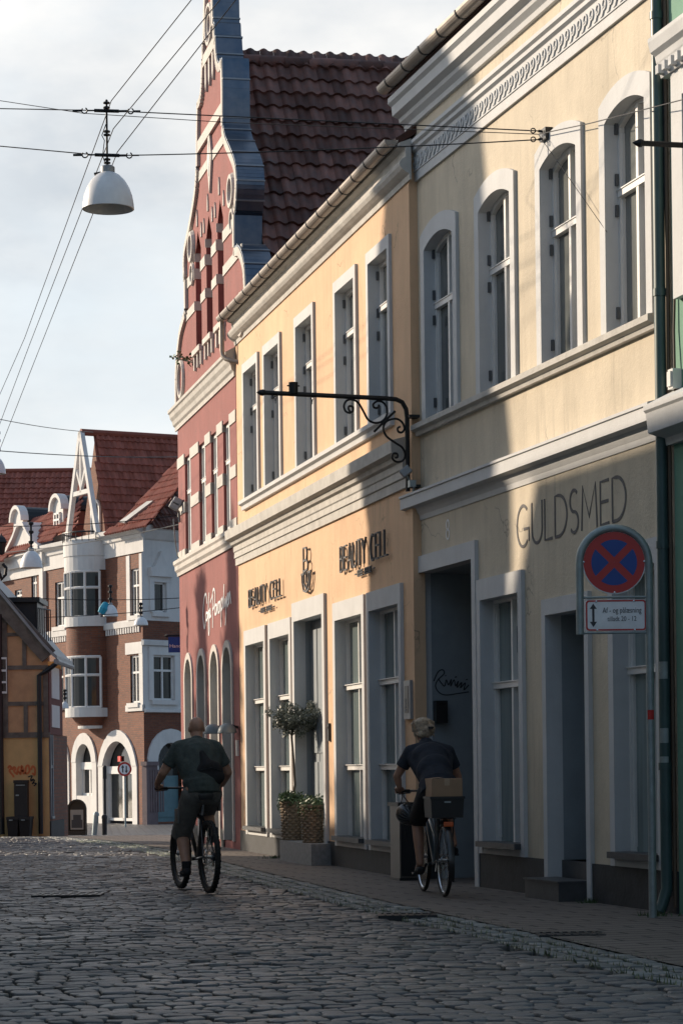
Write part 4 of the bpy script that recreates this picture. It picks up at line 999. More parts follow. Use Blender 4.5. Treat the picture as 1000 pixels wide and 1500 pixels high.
a, b, c, d = pxr(FA, 186, 214, 812, 912); t.box(FA, a, FA.S(191, 860), c, d, -.05, .03); t.box(FA, FA.S(205, 860), 0, c, d, -.05, .03); t.build('stone_facing', M['bwhite'], bk)
# round oriel
sm = (FA.S(107, 950) + FA.S(159, 950)) / 2 + .35; rad = 1.08; zo0, zo1 = FA.Z(132, 1068), FA.Z(132, 818)
def orl(mb, z0, z1, r0, r1=None, a0=0, a1=180, n=16, th=0):
    r1 = r1 or r0
    pts = [radians(a0 + (a1 - a0) * i / n) for i in range(n + 1)]
    mb.add([FA.P(sm - r0 * cos(q), z0, r0 * sin(q) * .95) for q in pts] + [FA.P(sm - r1 * cos(q), z1, r1 * sin(q) * .95) for q in pts], [(i, i + 1, n + 2 + i, n + 1 + i) for i in range(n)])
    if th:
        for z, r in ((z0, r0), (z1, r1)): mb.poly([FA.P(sm - r * cos(q), z, r * sin(q) * .95) for q in pts])
z1a, z1b = FA.Z(130, 1038), FA.Z(130, 965); z2a, z2b = FA.Z(130, 907), FA.Z(130, 841)
o_ = MB(); orl(o_, zo0, z1a - .1, rad * .55, rad); orl(o_, z1a - .1, zo1, rad, rad); oo = o_.build('oriel', M['brickA'], bk, smooth=60)
t = MB()
for z0, z1, r in ((zo0, zo0 + .3, rad * .62), (z1a - .35, z1a - .02, rad + .08), (z2a - .35, z2a - .02, rad + .08), (z2b + .05, zo1 + .1, rad + .05)): orl(t, z0, z1, r, r, th=1)
t.each('stone_band', M['bwhite'], oo)
for z0, z1 in ((z1a, z1b), (z2a, z2b)):
    p = MB(); orl(p, z0, z1, rad + .01, rad + .01, 18, 168); f = MB()
    for q in (18, 42, 70, 104, 138, 168):
        c0 = FA.P(sm - (rad + .02) * cos(radians(q)), 0, (rad + .02) * sin(radians(q)) * .95)
        f.tube([c0 + V((0, 0, z0)), c0 + V((0, 0, z1))], .055, 6)
    for z in (z0, z1, z0 + (z1 - z0) * .64):
        f.tube([FA.P(sm - (rad + .02) * cos(radians(q)), z, (rad + .02) * sin(radians(q)) * .95) for q in range(18, 169, 10)], .055, 6)
    w_ = f.build('window', M['wood'], oo); p.build('pane', M['panefar'], w_)
t = MB(); orl(t, zo1, zo1 + .6, rad + .08, rad + .08, th=1); t.build('balcony', M['bwhite'], bk)
t = MB(); zt = FA.Z(125, 785)
for q in range(5, 180, 13): c0 = FA.P(sm - (rad + .1) * cos(radians(q)), 0, (rad + .1) * sin(radians(q)) * .95); t.tube([c0 + V((0, 0, zo1 + .55)), c0 + V((0, 0, zt))], .015, 5)
t.tube([FA.P(sm - (rad + .1) * cos(radians(q)), zt, (rad + .1) * sin(radians(q)) * .95) for q in range(5, 180, 7)], .03, 6); t.build('railing', M['darkmetal'], bk)
# steep timber gable
ga, gl_, gr_ = (FA.S(136, 640), FA.Z(136, 632)), (FA.S(112, 782), FA.Z(112, 782)), (FA.S(154, 779), FA.Z(154, 779))
gm = (gl_[0] + gr_[0]) / 2; ga = (gm, ga[1]); hw = (gr_[0] - gl_[0]) / 2 + .05; zg = zeave
t = MB()
for sg in (-1, 1): t.ribbon(FA, [(gm + sg * hw, zg), (gm, ga[1])], .20, .25, .42)
zc = zg + (ga[1] - zg) * .42; hc = hw * .58; t.ribbon(FA, [(gm - hc, zc), (gm + hc, zc)], .17, .27, .40); t.ribbon(FA, [(gm, zc), (gm, ga[1])], .11, .27, .40)
for sg in (-1, 1): t.ribbon(FA, [(gm, zc + .15), (gm + sg * hc * .6, zc + 1.0)], .11, .28, .39)
t.build('barge_frame', M['bwhite'], bk)
t = MB(); t.poly([FA.P(gm - hw, zg, -.25), FA.P(gm + hw, zg, -.25), FA.P(gm, ga[1], -.25)]); t.build('gable_wall', M['brickA'], bk)
aw, bw_ = gm - .42, gm + .42; t = MB(); zt = zg + 1.0
A = arc(aw, bw_, zt, .42, 10); t.strip(FA, A, arc(aw + .09, bw_ - .09, zt, .33, 10), -.25, -.17); t.box(FA, aw, aw + .09, zg, zt, -.25, -.17); t.box(FA, bw_ - .09, bw_, zg, zt, -.25, -.17); t.box(FA, gm - .04, gm + .04, zg, zt + .3, -.25, -.17)
w_ = t.build('window', M['wood'], bk); t = MB(); t.poly([FA.P(s, z, -.235) for s, z in A] + [FA.P(bw_, zg, -.235), FA.P(aw, zg, -.235)]); t.build('pane', M['panefar'], w_)
def plane_uv(x, y, P0, U, W):
    r = ray(x, y); n = U.cross(W); k = n.dot(P0 - V((0, 0, H))) / n.dot(r); p = V((0, 0, H)) + r * k - P0
    return p.dot(U), p.dot(W - U * W.dot(U)) / (W - U * W.dot(U)).length
def inside(u, v, P):
    c = False
    for (a, b), (e, f) in zip(P, P[1:] + P[:1]):
        if (b > v) != (f > v) and u < (e - a) * (v - b) / (f - b) + a: c = not c
    return c
def facet(name, mat_, house, P0, U, W, px, tw=.22, tl=.32, uv=None):
    U = U.normalized(); W = (W - U * W.dot(U)).normalized()
    Q = uv or [plane_uv(x, y, P0, U, W) for x, y in px]
    u0, v0 = min(q[0] for q in Q), min(q[1] for q in Q); P1 = P0 + U * u0 + W * v0
    Q2 = [(a - u0, b - v0) for a, b in Q]; nu = int(max(q[0] for q in Q2) / tw) + 1; nv = int(max(q[1] for q in Q2) / tl) + 1
    m = MB(); m.c = []; roof_tiles(m, P1, U, W, nu, nv, tw, tl, amp=.045, keep=lambda u, v: inside(u, v, Q2), seg=4, step=.05)
    Nn = U.cross(W).normalized(); Nn = Nn if Nn.z > 0 else -Nn
    m.add([P1 + U * a + W * b - Nn * .02 for a, b in Q2], [tuple(range(len(Q2)))]); m.c.append(.4)
    return m.build(name, M[mat_], house, smooth=45)
back = -FA.n; upA = (back * cos(radians(52)) + V((0, 0, 1)) * sin(radians(52)))
foot = FA.P(gm + hw, zg, .35); apex = FA.P(gm, ga[1], .35)
r1 = facet('roof', 'tilefar', bk, foot, back, apex - foot, [(136.5, 632.5), (290, 645), (290, 655), (168, 777), (154.5, 779)])
t = MB(); t.tube([apex, apex + back * 8], .13, 8); t.build('ridge_tile', M['tilefar'], r1)
facet('roof', 'tilefar', bk, FA.P(-4, zeave + .02, .35), FA.t, upA, [(154, 779), (217, 769), (275, 700), (275, 665), (258, 678), (168, 775)])
uc = (-FC.n * cos(radians(58)) + V((0, 0, 1)) * sin(radians(58)))
facet('roof', 'pantile', bk, FC.P(0, zeave + .02, .35), FC.t, uc, [(216, 769), (300, 778), (300, 690), (270, 700)])
q = MB(); sk = FA.P(-4, zeave + .02, .35); Q = [plane_uv(x, y, sk, FA.t, upA) for x, y in ((178, 768), (186, 769), (228, 737), (219, 738))]; nn = FA.t.cross(upA).normalized(); nn = nn if nn.z > 0 else -nn
pp = [sk + FA.t * a + upA * b for a, b in Q]; q.box6([p + nn * .02 for p in pp] + [p + nn * .14 for p in pp]); q.build('skylight', M['zinclead'], bk)
# shaded corner face
CW = 9.0; hC = []
for r in ((225, 243, 853, 897), (224, 255, 960, 1026)):
    hC.append(simple_window(FC, bk, pxr(FC, *r), rows=(.34,) if r[2] > 900 else (), cols=(.5,) if r[2] > 900 else (), sill=True, surround=.22))
zt9, zt10 = FC.Z(240, 910), FC.Z(240, 942)
zc3 = FC.Z(240, 1042)
t = MB(); wall(t, FC, -.02, CW, Zb, zc3, [(*pxr(FC, 231, 268, 1088, 1204), .9)]); wall(t, FC, -.02, CW, zt10, zt9, []); t.each('wall', M['brickC'], bk)
t = MB(); wall(t, FC, -.02, CW, zt9, zeave, [hC[0]]); wall(t, FC, -.02, CW, zc3, zt10, [hC[1]]); 
t.build('stone_facing', M['bwhite'], bk)
t = MB(); t.sweep(FC, [(0, zt10 - .12), (.12, zt10 - .1), (.14, zt10 + .05), (0, zt10 + .1)], -.1, CW); t.sweep(FC, [(0, zc3 - .06), (.10, zc3 - .04), (.10, zc3 + .06), (0, zc3 + .1)], 0, CW); t.sweep(FC, [(0, zeave - .5), (.1, zeave - .45), (.3, zeave - .2), (.36, zeave), (0, zeave + .05)], -.1, CW)
a, b, c, d = pxr(FC, 217, 249, 832, 845); t.box(FC, a, b, c, d, 0, .18); t.strip(FC, [(a + .2, d), ((a + b) / 2, d + .6), (b - .2, d)], [(a + .2, d - .02), ((a + b) / 2, d), (b - .2, d - .02)], 0, .14); t.build('cornice', M['bwhite'], bk)
a, b, c, d = pxr(FC, 231, 268, 1088, 1204); rise = .9; t = MB(); A = arc(a, b, d - rise, rise, 12); t.strip(FC, A, arc(a - .5, b + .5, d - rise, rise + .5, 12), -.25, .08); t.box(FC, a - .5, a, d - rise - .5, d - rise, -.25, .08)
dd = MB(); dd.box(FC, a, b, Zb, d - rise - .3, -.4, -.25); dd.box(FC, a + .1, b - .1, Zb + .3, d - rise - .5, -.26, -.22); do = dd.build('door', M['teal'], bk); t.build('arch_surround', M['bwhite'], do)
MB().poly([FC.P(s, z, -.26) for s, z in A] + [FC.P(b, d - rise - .4, -.26), FC.P(a, d - rise - .4, -.26)]).build('pane', M['panefar'], do)
t = MB(); t.box(FC, -.05, FC.S(227, 1150), Zb, FC.Z(215, 1118), -.1, .14); t.box(FC, -.1, FC.S(228, 1150), FC.Z(215, 1122), FC.Z(215, 1116), -.1, .2)
for i in range(6): t.box(FC, .12 + i * .12, .18 + i * .12, Zb + .5, FC.Z(215, 1128), .14, .17)
t.box(FC, b, CW, Zb, Zb + 1.1, -.1, .1); t.build('plinth', M['purple'], bk)
# neighbour to the left in the same plane
nb = thing('townhouse', 'brick house with two white dormers and a curved white gable at the far left', 'house', FA.P(SL - 4, Zb, 0))
SL2 = SL - 13
hN = [simple_window(FA, nb, pxr(FA, *r), rows=(.4,), cols=(.5,)) for r in ((46, 54, 835, 882), (22, 32, 864, 885), (47, 55, 975, 1030), (5, 14, 885, 905))]
t = MB(); wall(t, FA, SL2, SL - .05, Zb, zeave - .1, hN); shell(t, FA, SL2, SL - .05, Zb, zeave - .1, 9); t.build('wall', M['brickA'], nb)
t = MB(); t.sweep(FA, [(0, zfr - .1), (.06, zfr - .1), (.08, zfr + .5), (.2, zeave - .3), (.38, zeave - .2), (.38, zeave - .05), (0, zeave)], SL2, SL - .1); t.box(FA, SL - .25, SL + .12, Zb, zfr, -.1, .15); t.build('cornice', M['bwhite'], nb)
e0, e1 = FA.S(25, 815), FA.S(61, 800); zc_ = FA.Z(42, 772); t = MB()
P_ = [(e0 - .6, zeave - .1), (e0 - .1, zeave + .1), (e0 + .5, zc_ - .45), ((e0 + e1) / 2 - .3, zc_), ((e0 + e1) / 2 + .3, zc_), (e1 - .5, zc_ - .45), (e1 + .1, zeave + .1), (e1 + .6, zeave - .1)]
t.strip(FA, P_, [(s, zfr + .3) for s, z in P_], -.4, .25); t.strip(FA, [(s, z + .16) for s, z in P_], P_, -.4, .42); t.build('curved_gable', M['bwhite'], nb)
t = MB(); t.strip(FA, [(s, z + .18) for s, z in P_], [(s, z + .0) for s, z in P_], -2.6, -.4); t.build('gable_roof', M['darkmetal'], nb)
facet('roof', 'tilefar', nb, FA.P(SL, zeave, .35), FA.t, upA, [(-70, 790), (60, 757), (100, 735), (122, 700), (126, 700), (112, 772), (60, 794), (-70, 852)])
bh = thing('house', 'house behind the dormers with a broad dark red tiled roof', 'house', V((at(20, 800, 104).x, 104, gz(104))))
bl, br_ = at(-110, 800, 104), at(124, 800, 104); Fh = Facade((bl.x, 104), (1, 0, 0)); wd = br_.x - bl.x; ze_ = at(20, 806, 104).z; hr_ = at(20, 690, 107).z - ze_
t = MB(); wall(t, Fh, 0, wd, gz(104), ze_, []); shell(t, Fh, 0, wd, gz(104), ze_, 6.4); t.poly([Fh.P(wd, ze_, 0), Fh.P(wd, ze_, -6.4), Fh.P(wd, ze_ + hr_, -3.2)]); t.build('wall', M['brickA'], bh)
Wv = V((0, 3.2, hr_)); rt2 = MB(); rt2.c = []; roof_tiles(rt2, Fh.P(0, ze_, .1), V((1, 0, 0)), Wv, int(wd / .22) + 1, int(Wv.length / .32), .22, .32, amp=.045, step=.05, seg=4); rf2 = rt2.build('roof', M['tilefar'], bh, smooth=45)
t = MB(); t.poly([Fh.P(0, ze_ + hr_ - .05, -3.2), Fh.P(wd, ze_ + hr_ - .05, -3.2), Fh.P(wd, ze_, -6.5), Fh.P(0, ze_, -6.5)]); t.build('roof', M['tilefar'], bh)
t = MB(); t.tube([Fh.P(0, ze_ + hr_, -3.15), Fh.P(wd + .1, ze_ + hr_, -3.15)], .13, 8); t.build('ridge_tile', M['tilefar'], rf2)
for (x0, x1, y0, y1, lab) in ((20, 32.5, 744, 808, 0), (78, 97, 726, 796, 1)):
    a, b, c, d = pxr(FA, x0, x1, y0, y1, -.3); b = a + 1.0
    f = MB(); A = arc(a, b, d - .55, .5, 10); f.strip(FA, A, [(s, c) for s, z in A], -.5, -.3); f.strip(FA, arc(a - .15, b + .15, d - .55, .65, 10), A, -.5, -.15)
    dr = f.build('dormer', M['bwhite'], nb)
    simple_window(FA, dr, (a + .2, b - .2, c + .5, d - .65), rows=(.4,), cols=(.5,), depth=.27, sill=False)
    k = MB(); k.strip(FA, arc(a - .1, b + .1, d - .55, .6, 10), arc(a - .05, b + .05, d - .6, .5, 10), -2.6, -.5); k.build('dormer_roof', M['darkmetal'], dr)
    k = MB(); k.box(FA, a, b, c, d - .5, -2.6, -.5); k.build('dormer_cheek', M['tilefar'], dr)

# ------------------------------------------------------------------ half-timbered house at the left, and the house squeezed behind it
FT = Facade((at(0, 1221, 51).x, 51), (1, 0, 0)); zT = gz(51) - .1
tb = thing('timbered_house', 'ochre half-timbered house with grey beams and orange graffiti at the left edge', 'house', (FT.O.x, 51, zT))
S_, Z_ = (lambda x: FT.S(x, 1050)), (lambda y: FT.Z(40, y))
wl = MB(); sR = S_(71); sL = -3.6
wl.poly([FT.P(sL, Z_(1078), 0), FT.P(sR, Z_(1078), 0), FT.P(sR, Z_(962), 0), FT.P(S_(8), Z_(884), 0), FT.P(sL + .5, 6.2, 0), FT.P(sL, 6.2, 0)]); wl.build('wall', M['ochrebrick'], tb)
wl = MB(); wall(wl, FT, sL, sR, zT, Z_(1078), []); wl.build('wall', M['ochre'], tb); wl = MB(); wl.poly([FT.P(sL, zT, -2.4), FT.P(sR, zT, -2.4), FT.P(sR, Z_(962), -2.4), FT.P(sL, Z_(962), -2.4)]); wl.build('back_wall', M['ochre'], tb)
bm_ = MB()
for y0, y1, xr in ((1073, 1081, 73), (1028, 1034, 66), (975, 981, 64), (927, 932, 34)): bm_.box(FT, sL, S_(xr), Z_(y1), Z_(y0), -.05, .03)
for x0, x1, y0, y1 in ((1, 8, 884, 1078), (64, 71, 975, 1078), (34, 40, 925, 975), (35, 41, 1033, 1074), (8, 12, 905, 1073)): bm_.box(FT, S_(x0), S_(x1), Z_(y1), Z_(y0), -.05, .035)
bm_.ribbon(FT, [(S_(-20), Z_(855)), (S_(73), Z_(962))], .36, .0, .12); bm_.build('timber', M['beam'], tb)
rf = MB(); P_ = [(S_(-60), Z_(800)), (S_(-5), Z_(858)), (S_(66), Z_(946)), (S_(79), Z_(960)), (S_(86), Z_(966))]
rf.strip(FT, [(s, z + .06) for s, z in P_], [(s, z - .02) for s, z in P_], -2.7, .2); rf.build('roof', M['zinclead'], tb)
g_ = MB(); g_.tube([FT.P(S_(85), Z_(970), .2), FT.P(S_(85), Z_(970), -2.7)], .06, 8); g_.build('gutter', M['zinclead'], tb)
dp = MB(); dp.tube([FT.P(S_(84), Z_(973), .1), FT.P(S_(72), Z_(982), .08), FT.P(S_(58.5), Z_(990), .08), FT.P(S_(58.5), Z_(1222), .08)], .05, 8); dp.build('downpipe', M['darkmetal'], tb)
dp = MB(); dp.tube([FT.P(S_(2), Z_(900), .12), FT.P(S_(2.5), Z_(1222), .12)], .05, 8); dp.build('downpipe', M['darkmetal'], tb)
d_ = MB(); d_.box(FT, S_(10), S_(52), Z_(925), Z_(880), -1.6, -.5); d_.box(FT, S_(4), S_(57), Z_(880), Z_(873), -1.8, -.35); d_.box(FT, S_(30), S_(49), Z_(915), Z_(885), -.5, -.47); d_.build('dormer', M['darkmetal'], tb)
rl = MB()
for i in range(7): rl.tube([FT.P(S_(52) + i * .03, Z_(935), -.6 - i * .12), FT.P(S_(52) + i * .03, Z_(888), -.6 - i * .12)], .012, 5)
rl.tube([FT.P(S_(52), Z_(888), -.6), FT.P(S_(52) + .18, Z_(888), -1.32)], .015, 5); rl.build('railing', M['darkmetal'], tb)
gf = MB(); a, b, c, d = S_(11), S_(51), Z_(1139), Z_(1121)
for L in ([(0, .75), (.06, .95), (.12, .75), (.05, .55), (.18, .15), (.2, 0)], [(.15, .6), (.22, .85), (.27, .7), (.22, .5), (.3, .3)], [(.32, .2), (.36, .7), (.42, .9)], [(.36, .5), (.45, .3)], [(.45, .2), (.5, .95), (.57, .25)], [(.47, .5), (.57, .55)], [(.62, .3), (.66, .85), (.75, .95), (.78, .5), (.68, .3), (.62, .4)], [(.84, .6), (.9, .9), (.98, .7), (.97, .2), (.88, .35)]):
    tagline(gf, FT, L, .042, a, b, c, d, o=.006)
gf.build('graffiti', M['graffiti'], tb)
gf = MB()
for L in ([(0, .9), (.5, 1), (.3, .6), (.7, .7)], [(.3, .5), (.8, .6), (.5, .2)], [(.6, .3), (1, .25), (.7, 0)]): tagline(gf, FT, L, .025, S_(40), S_(52), Z_(1152), Z_(1137), o=.006)
gf.build('graffiti', M['blackspray'], tb)
uc_ = thing('utility_cabinet', 'tall dark cabinet mounted on the ochre wall under the orange graffiti', 'cabinet', FT.P(S_(31), Z_(1195), .1))
q = MB(); q.box(FT, S_(22), S_(41), Z_(1196), Z_(1146), .0, .30); q.box(FT, S_(21.3), S_(41.7), Z_(1147), Z_(1143), .0, .33); q.build('body', M['plastic'], uc_)
q = MB(); q.box(FT, S_(25), S_(38), Z_(1151), Z_(1149.6), .30, .315); q.box(FT, S_(24.5), S_(29), Z_(1166), Z_(1164), .30, .315); q.build('slot', M['galv'], uc_)
for x0, x1, lab in ((14, 30.5, 'left one of two low black bins below the dark wall cabinet'), (31.5, 48, 'right one of two low black bins below the dark wall cabinet')):
    bn = thing('waste_bin', lab, 'bin', FT.P(S_((x0 + x1) / 2), zT + .1, .35), group='bins by the ochre wall')
    q = MB(); A = [FT.P(S_(x0 + 1.5), zT + .1, .2), FT.P(S_(x1 - 1.5), zT + .1, .2), FT.P(S_(x1 - 1.5), zT + .1, .6), FT.P(S_(x0 + 1.5), zT + .1, .6), FT.P(S_(x0), Z_(1200), .12), FT.P(S_(x1), Z_(1200), .12), FT.P(S_(x1), Z_(1200), .65), FT.P(S_(x0), Z_(1200), .65)]; q.box6(A); q.build('body', M['plastic'], bn)
    q = MB(); q.box(FT, S_(x0) - .01, S_(x1) + .01, Z_(1200), Z_(1196), .1, .68); q.build('lid', M['plastic'], bn)
    q = MB(); q.box(FT, S_(x0 + 4), S_(x0 + 9), Z_(1201.5), Z_(1199.8), .66, .70); q.build('handle', M['galv'], bn)
Fs = Facade(FT.P(sR, 0, 0), V((0, 1, 0)))          # side wall towards the lane: dark brick below, red timber with white panels above
zm = Z_(1076); t = MB(); wall(t, Fs, .02, 3.4, zT, zm, [(.12, .55, zT + .5, zT + 2.2)]); t.build('side_wall', M['brickC'], tb)
t = MB(); t.box(Fs, .02, 2.4, zm, Z_(975), -.2, .02); t.build('timber', M['oxblood'], tb)
for z0, z1 in ((zm + .15, zm + .62), (zm + .76, zm + 1.42)):
    t = MB(); t.box(Fs, .35, 1.75, z0, z1, .0, .035); t.build('panel', M['bwhite'], tb)
wn = MB(); wn.box(Fs, .12, .20, zT + .5, zT + 2.2, -.1, .03); wn.box(Fs, .47, .55, zT + .5, zT + 2.2, -.1, .03); wn.box(Fs, .20, .47, zT + 1.5, zT + 1.57, -.1, .02); wn.box(Fs, .12, .55, zT + .45, zT + .5, -.1, .05); wo = wn.build('window', M['greyblue'], tb)
MB().poly([Fs.P(.2, zT + .5, -.07), Fs.P(.47, zT + .5, -.07), Fs.P(.47, zT + 2.2, -.07), Fs.P(.2, zT + 2.2, -.07)]).build('pane', M['panefar'], wo)
t = MB(); t.box(Fs, .02, 2.4, zT, zT + .4, -.1, .03); t.build('plinth', M['plinth'], tb)
lf_ = MB(); lf_.box(FT, S_(-6), S_(12), Z_(1016), Z_(1013), .12, .15)
for x in (-6, 2.5, 11): lf_.box(FT, S_(x), S_(x + 1), Z_(1013), Z_(966), .12, .15)
for y in (963, 981, 998): lf_.box(FT, S_(-6), S_(12), Z_(y + 3), Z_(y), .12, .152)
lf_.build('wall_frame', M['bwhite'], label='white lattice frame fixed to the ochre house at the left edge', cat='frame')

# ------------------------------------------------------------------ houses and trees across the street, outside the frame, that shade the right-hand fronts
def lx(Y): return -.6 - .27 * Y
FL = Facade((lx(0), 0), (-.27, 1, 0)); k_ = sqrt(1 + .27 ** 2)
def opposite(lab, Y0, Y1, top, body, depth, wins, matn, roof_pitch=25):
    h_ = thing('townhouse', lab, 'house', FL.P((Y0 + Y1) / 2 * k_, -.1, 0)); s0, s1 = Y0 * k_, Y1 * k_
    hs = []
    for (a, b, c, d) in wins: hs.append(window(FL, h_, a, b, c, d, depth=.18, tw=.12, transoms=(c + (d - c) * .66,), mull=(.5,), trim='trim'))
    w_ = MB(); wall(w_, FL, s0, s1, -.1, body, hs)
    w_.strip(FL, top, [(s, body) for s, z in top], -.35, 0); shell(w_, FL, s0, s1, -.1, body, depth); w_.build('wall', M[matn], h_)
    c_ = MB(); c_.strip(FL, [(s, z + .12) for s, z in top], top, -.4, .1); c_.build('coping', M['stone'], h_)
    r_ = MB(); hh = depth / 2 * math.tan(radians(roof_pitch)); r_.sweep(FL, [(-.3, body), (-depth / 2, body + hh), (-depth, body), (-depth, body + .1), (-depth / 2, body + hh + .1), (-.3, body + .1)], s0, s1); r_.build('roof', M['tilefar'], h_)
    p_ = MB(); p_.box(FL, s0, s1, -.2, .4, -.2, .03); p_.build('plinth', M['plinth'], h_)
    return h_
LOW_END, T0, T1 = 29.25, 30.35, 34.9
W_ = [(a * k_, (a + 1.1) * k_, c, d) for a in (11, 13.6, 16.2, 18.8, 21.4, 24.0, 26.4) for c, d in ((.5, 2.9), (4.0, 6.0))]
opposite('pale plastered house across the street from the goldsmith', 2.0, T0 - .1, [(2.0 * k_, 8.15), (LOW_END * k_, 8.15), ((LOW_END + .7) * k_, 6.8), ((T0 - .12) * k_, 5.2)], 5.1, 7, [w_ for w_ in W_ if w_[3] < 5], 'plain', 18)
opposite('tall narrow gabled house across the street', T0, T1, [(T0 * k_, 8.6), ((T0 + .85) * k_, 12.3), (((T0 + T1) / 2 - .3) * k_, 15.8), (((T0 + T1) / 2 + .3) * k_, 15.8), ((T1 - 1.15) * k_, 11.9), (T1 * k_, 8.5)], 5.6, 6, [((T0 + .4) * k_, (T0 + 1.6) * k_, .5, 2.9), ((T1 - 1.6) * k_, (T1 - .4) * k_, .5, 2.9)], 'ochre', 18)
opposite('low outbuilding beside the tall narrow house', T1 + .05, 40.6, [((T1 + .07) * k_, 4.9), (40.5 * k_, 4.7)], 4.2, 5, [((T1 + 1.5) * k_, (T1 + 2.6) * k_, 1, 2.8)], 'plain', 12)
def foliage(mb, c, r, n, leaf, dens=.85, rnd=rng, flat=1.0):
    for i in range(n):
        d = V((rnd.gauss(0, 1), rnd.gauss(0, 1), rnd.gauss(0, 1))).normalized() * (rnd.random() ** .4)
        p = V(c) + V((d.x * r[0], d.y * r[1], d.z * r[2]))
        a = V((rnd.gauss(0, 1), rnd.gauss(0, 1), rnd.gauss(0, 1))).normalized(); b = a.orthogonal().normalized(); L = leaf * rnd.uniform(.6, 1.3)
        mb.poly([p, p + a * L * .5 + b * L * .2, p + a * L, p + a * L * .5 - b * L * .2]); mb.c.append(rnd.random())
for i, (Y, o, hgt, lab) in enumerate(((44.5, -.6, 9.8, 'slim conifer across the street nearest the outbuilding'), (47.5, -.5, 9.4, 'slim conifer across the street farthest from the outbuilding'))):
    b = FL.P(Y * k_, gz(Y), o); t_ = thing('conifer_tree', lab, 'tree', b, group='conifers across the street')
    q = MB(); q.tube([b + V((0, 0, -.1)), b + V((0, 0, hgt))], [.12, .01], 8); q.build('trunk', M['bark'], t_)
    q = MB(); q.c = []
    for j in range(60):
        z = .6 + (hgt - .6) * j / 60; r = 1.35 * (1 - (z / hgt) ** 1.3) + .10; foliage(q, b + V((rng.gauss(0, .12), rng.gauss(0, .12), z)), (r, r, .25), 60, .30)
    q.build('crown', M['conifer'], t_)
b = FL.P(38.2 * k_, 0, -2.6); t_ = thing('broadleaf_tree', 'loose young tree behind the outbuilding across the street', 'tree', b)
q = MB(); q.tube([b, b + V((.1, 0, 3.6)), b + V((0, .1, 6.0))], [.14, .10, .05], 8)
for an in range(5): q.tube([b + V((.1, 0, 3.6)), b + V((cos(an * 1.26) * 1.2, sin(an * 1.26) * 1.2, 5.6))], [.05, .02], 6)
q.build('trunk', M['bark'], t_)
q = MB(); q.c = []
for j in range(26): foliage(q, b + V((rng.gauss(0, .9), rng.gauss(0, 1.2), 5.9 + rng.gauss(0, .55))), (.5, .5, .4), 45, .16)
q.build('crown', M['leaf'], t_)
# ------------------------------------------------------------------ suspended street lamps and overhead wires
def hanging_lamp(px, py_top, py_rim, Y, half_px, lab, detail=True, rods=(150, 228)):
    k = Y / FPX; c = at(px, py_rim, Y); r = half_px * k; top = at(px, py_top, Y).z
    L = thing('street_lamp', lab, 'street lamp', c, group='lamps hung over the street')
    h = (top - c.z); m = MB()
    prof = [(r * .985, -.002), (r, .0), (r * .985, h * .14), (r * .93, h * .36), (r * .82, h * .58), (r * .66, h * .77), (r * .45, h * .92), (r * .28, h * .985), (r * .24, h)]
    inner = [(a * .965, b - .0 if i < 2 else b - .012) for i, (a, b) in enumerate(prof)]
    m.lathe(prof + inner[::-1][1:], c, 40); m.build('lamp_shade', M['lampshade'], L, smooth=50)
    q = MB(); q.lathe([(r * .26, h * .95), (r * .27, h * 1.0), (r * .27, h * 1.14), (r * .20, h * 1.18), (.001, h * 1.2)], c, 20); q.lathe([(.001, h * .25), (r * .45, h * .22), (r * .6, h * .35), (r * .4, h * .7), (.001, h * .8)], c, 20); q.build('lamp_holder', M['zinclead'], L, smooth=40)
    return L, c, r, h
L, c, r, h = hanging_lamp(158.5, 252, 306, 25, 38, 'large white dome lamp hanging from two span wires at upper left')
def zof(y): return at(158, y, 25).z
q = MB(); x, y = c.x, c.y
q.tube([V((x - .005, y, zof(250))), V((x - .005, y, zof(147)))], .011, 8); q.build('rod', M['iron'], L)
q = MB()
for yy in (238, 233, 197, 192, 157, 150):
    q.lathe([(.012, -.012), (.034, -.008), (.036, .004), (.02, .012)], V((x - .005, y, zof(yy))), 14)
q.lathe([(.001, .03), (.014, .02), (.012, -.02)], V((x - .005, y, zof(149))), 10); q.build('insulator', M['darkmetal'], L, smooth=40)
for yy in (162, 227):
    q = MB(); q.tube([V((x - .13, y, zof(yy - 1))), V((x + .12, y, zof(yy + .5)))], .018, 8); q.build('crossbar', M['iron'], L)
q = MB(); q.tube([V((x - .01, y, zof(180))), V((x - .055, y - .01, zof(198))), V((x - .03, y, zof(205))), V((x - .05, y - .01, zof(228))), V((x - .03, y, zof(237)))], .005, 6); q.build('cable', M['plastic'], L)
q = MB(); q.tube([V((x - .06, y, zof(252))), V((x - .14, y, zof(254)))], .012, 6); q.build('clip', M['iron'], L)
for (px, pt, pr, Y, hp, lab) in ((46, 807, 832, 62, 16.5, 'white dome lamp in front of the curved white gable'), (162, 886, 903, 78, 11, 'white dome lamp in front of the round oriel'), (206.5, 904, 916, 80, 10.5, 'white dome lamp in front of the sunlit brick corner'), (-4, 671, 694, 48, 12.5, 'white dome lamp cut by the left edge of the photo'), (95, 1028, 1038, 86, 6, 'small white globe lamp low against the brick wall')):
    L2, c2, r2, h2 = hanging_lamp(px, pt, pr, Y, hp, lab)
    q = MB(); q.tube([c2 + V((0, 0, h2)), c2 + V((0, 0, h2 * 2.6))], .03 if Y > 60 else .02, 6)
    for f in (1.5, 2.1, 2.6): q.lathe([(.02, -.05), (.07, -.02), (.07, .03), (.02, .05)], c2 + V((0, 0, h2 * f)), 10)
    q.build('rod', M['iron'], L2)
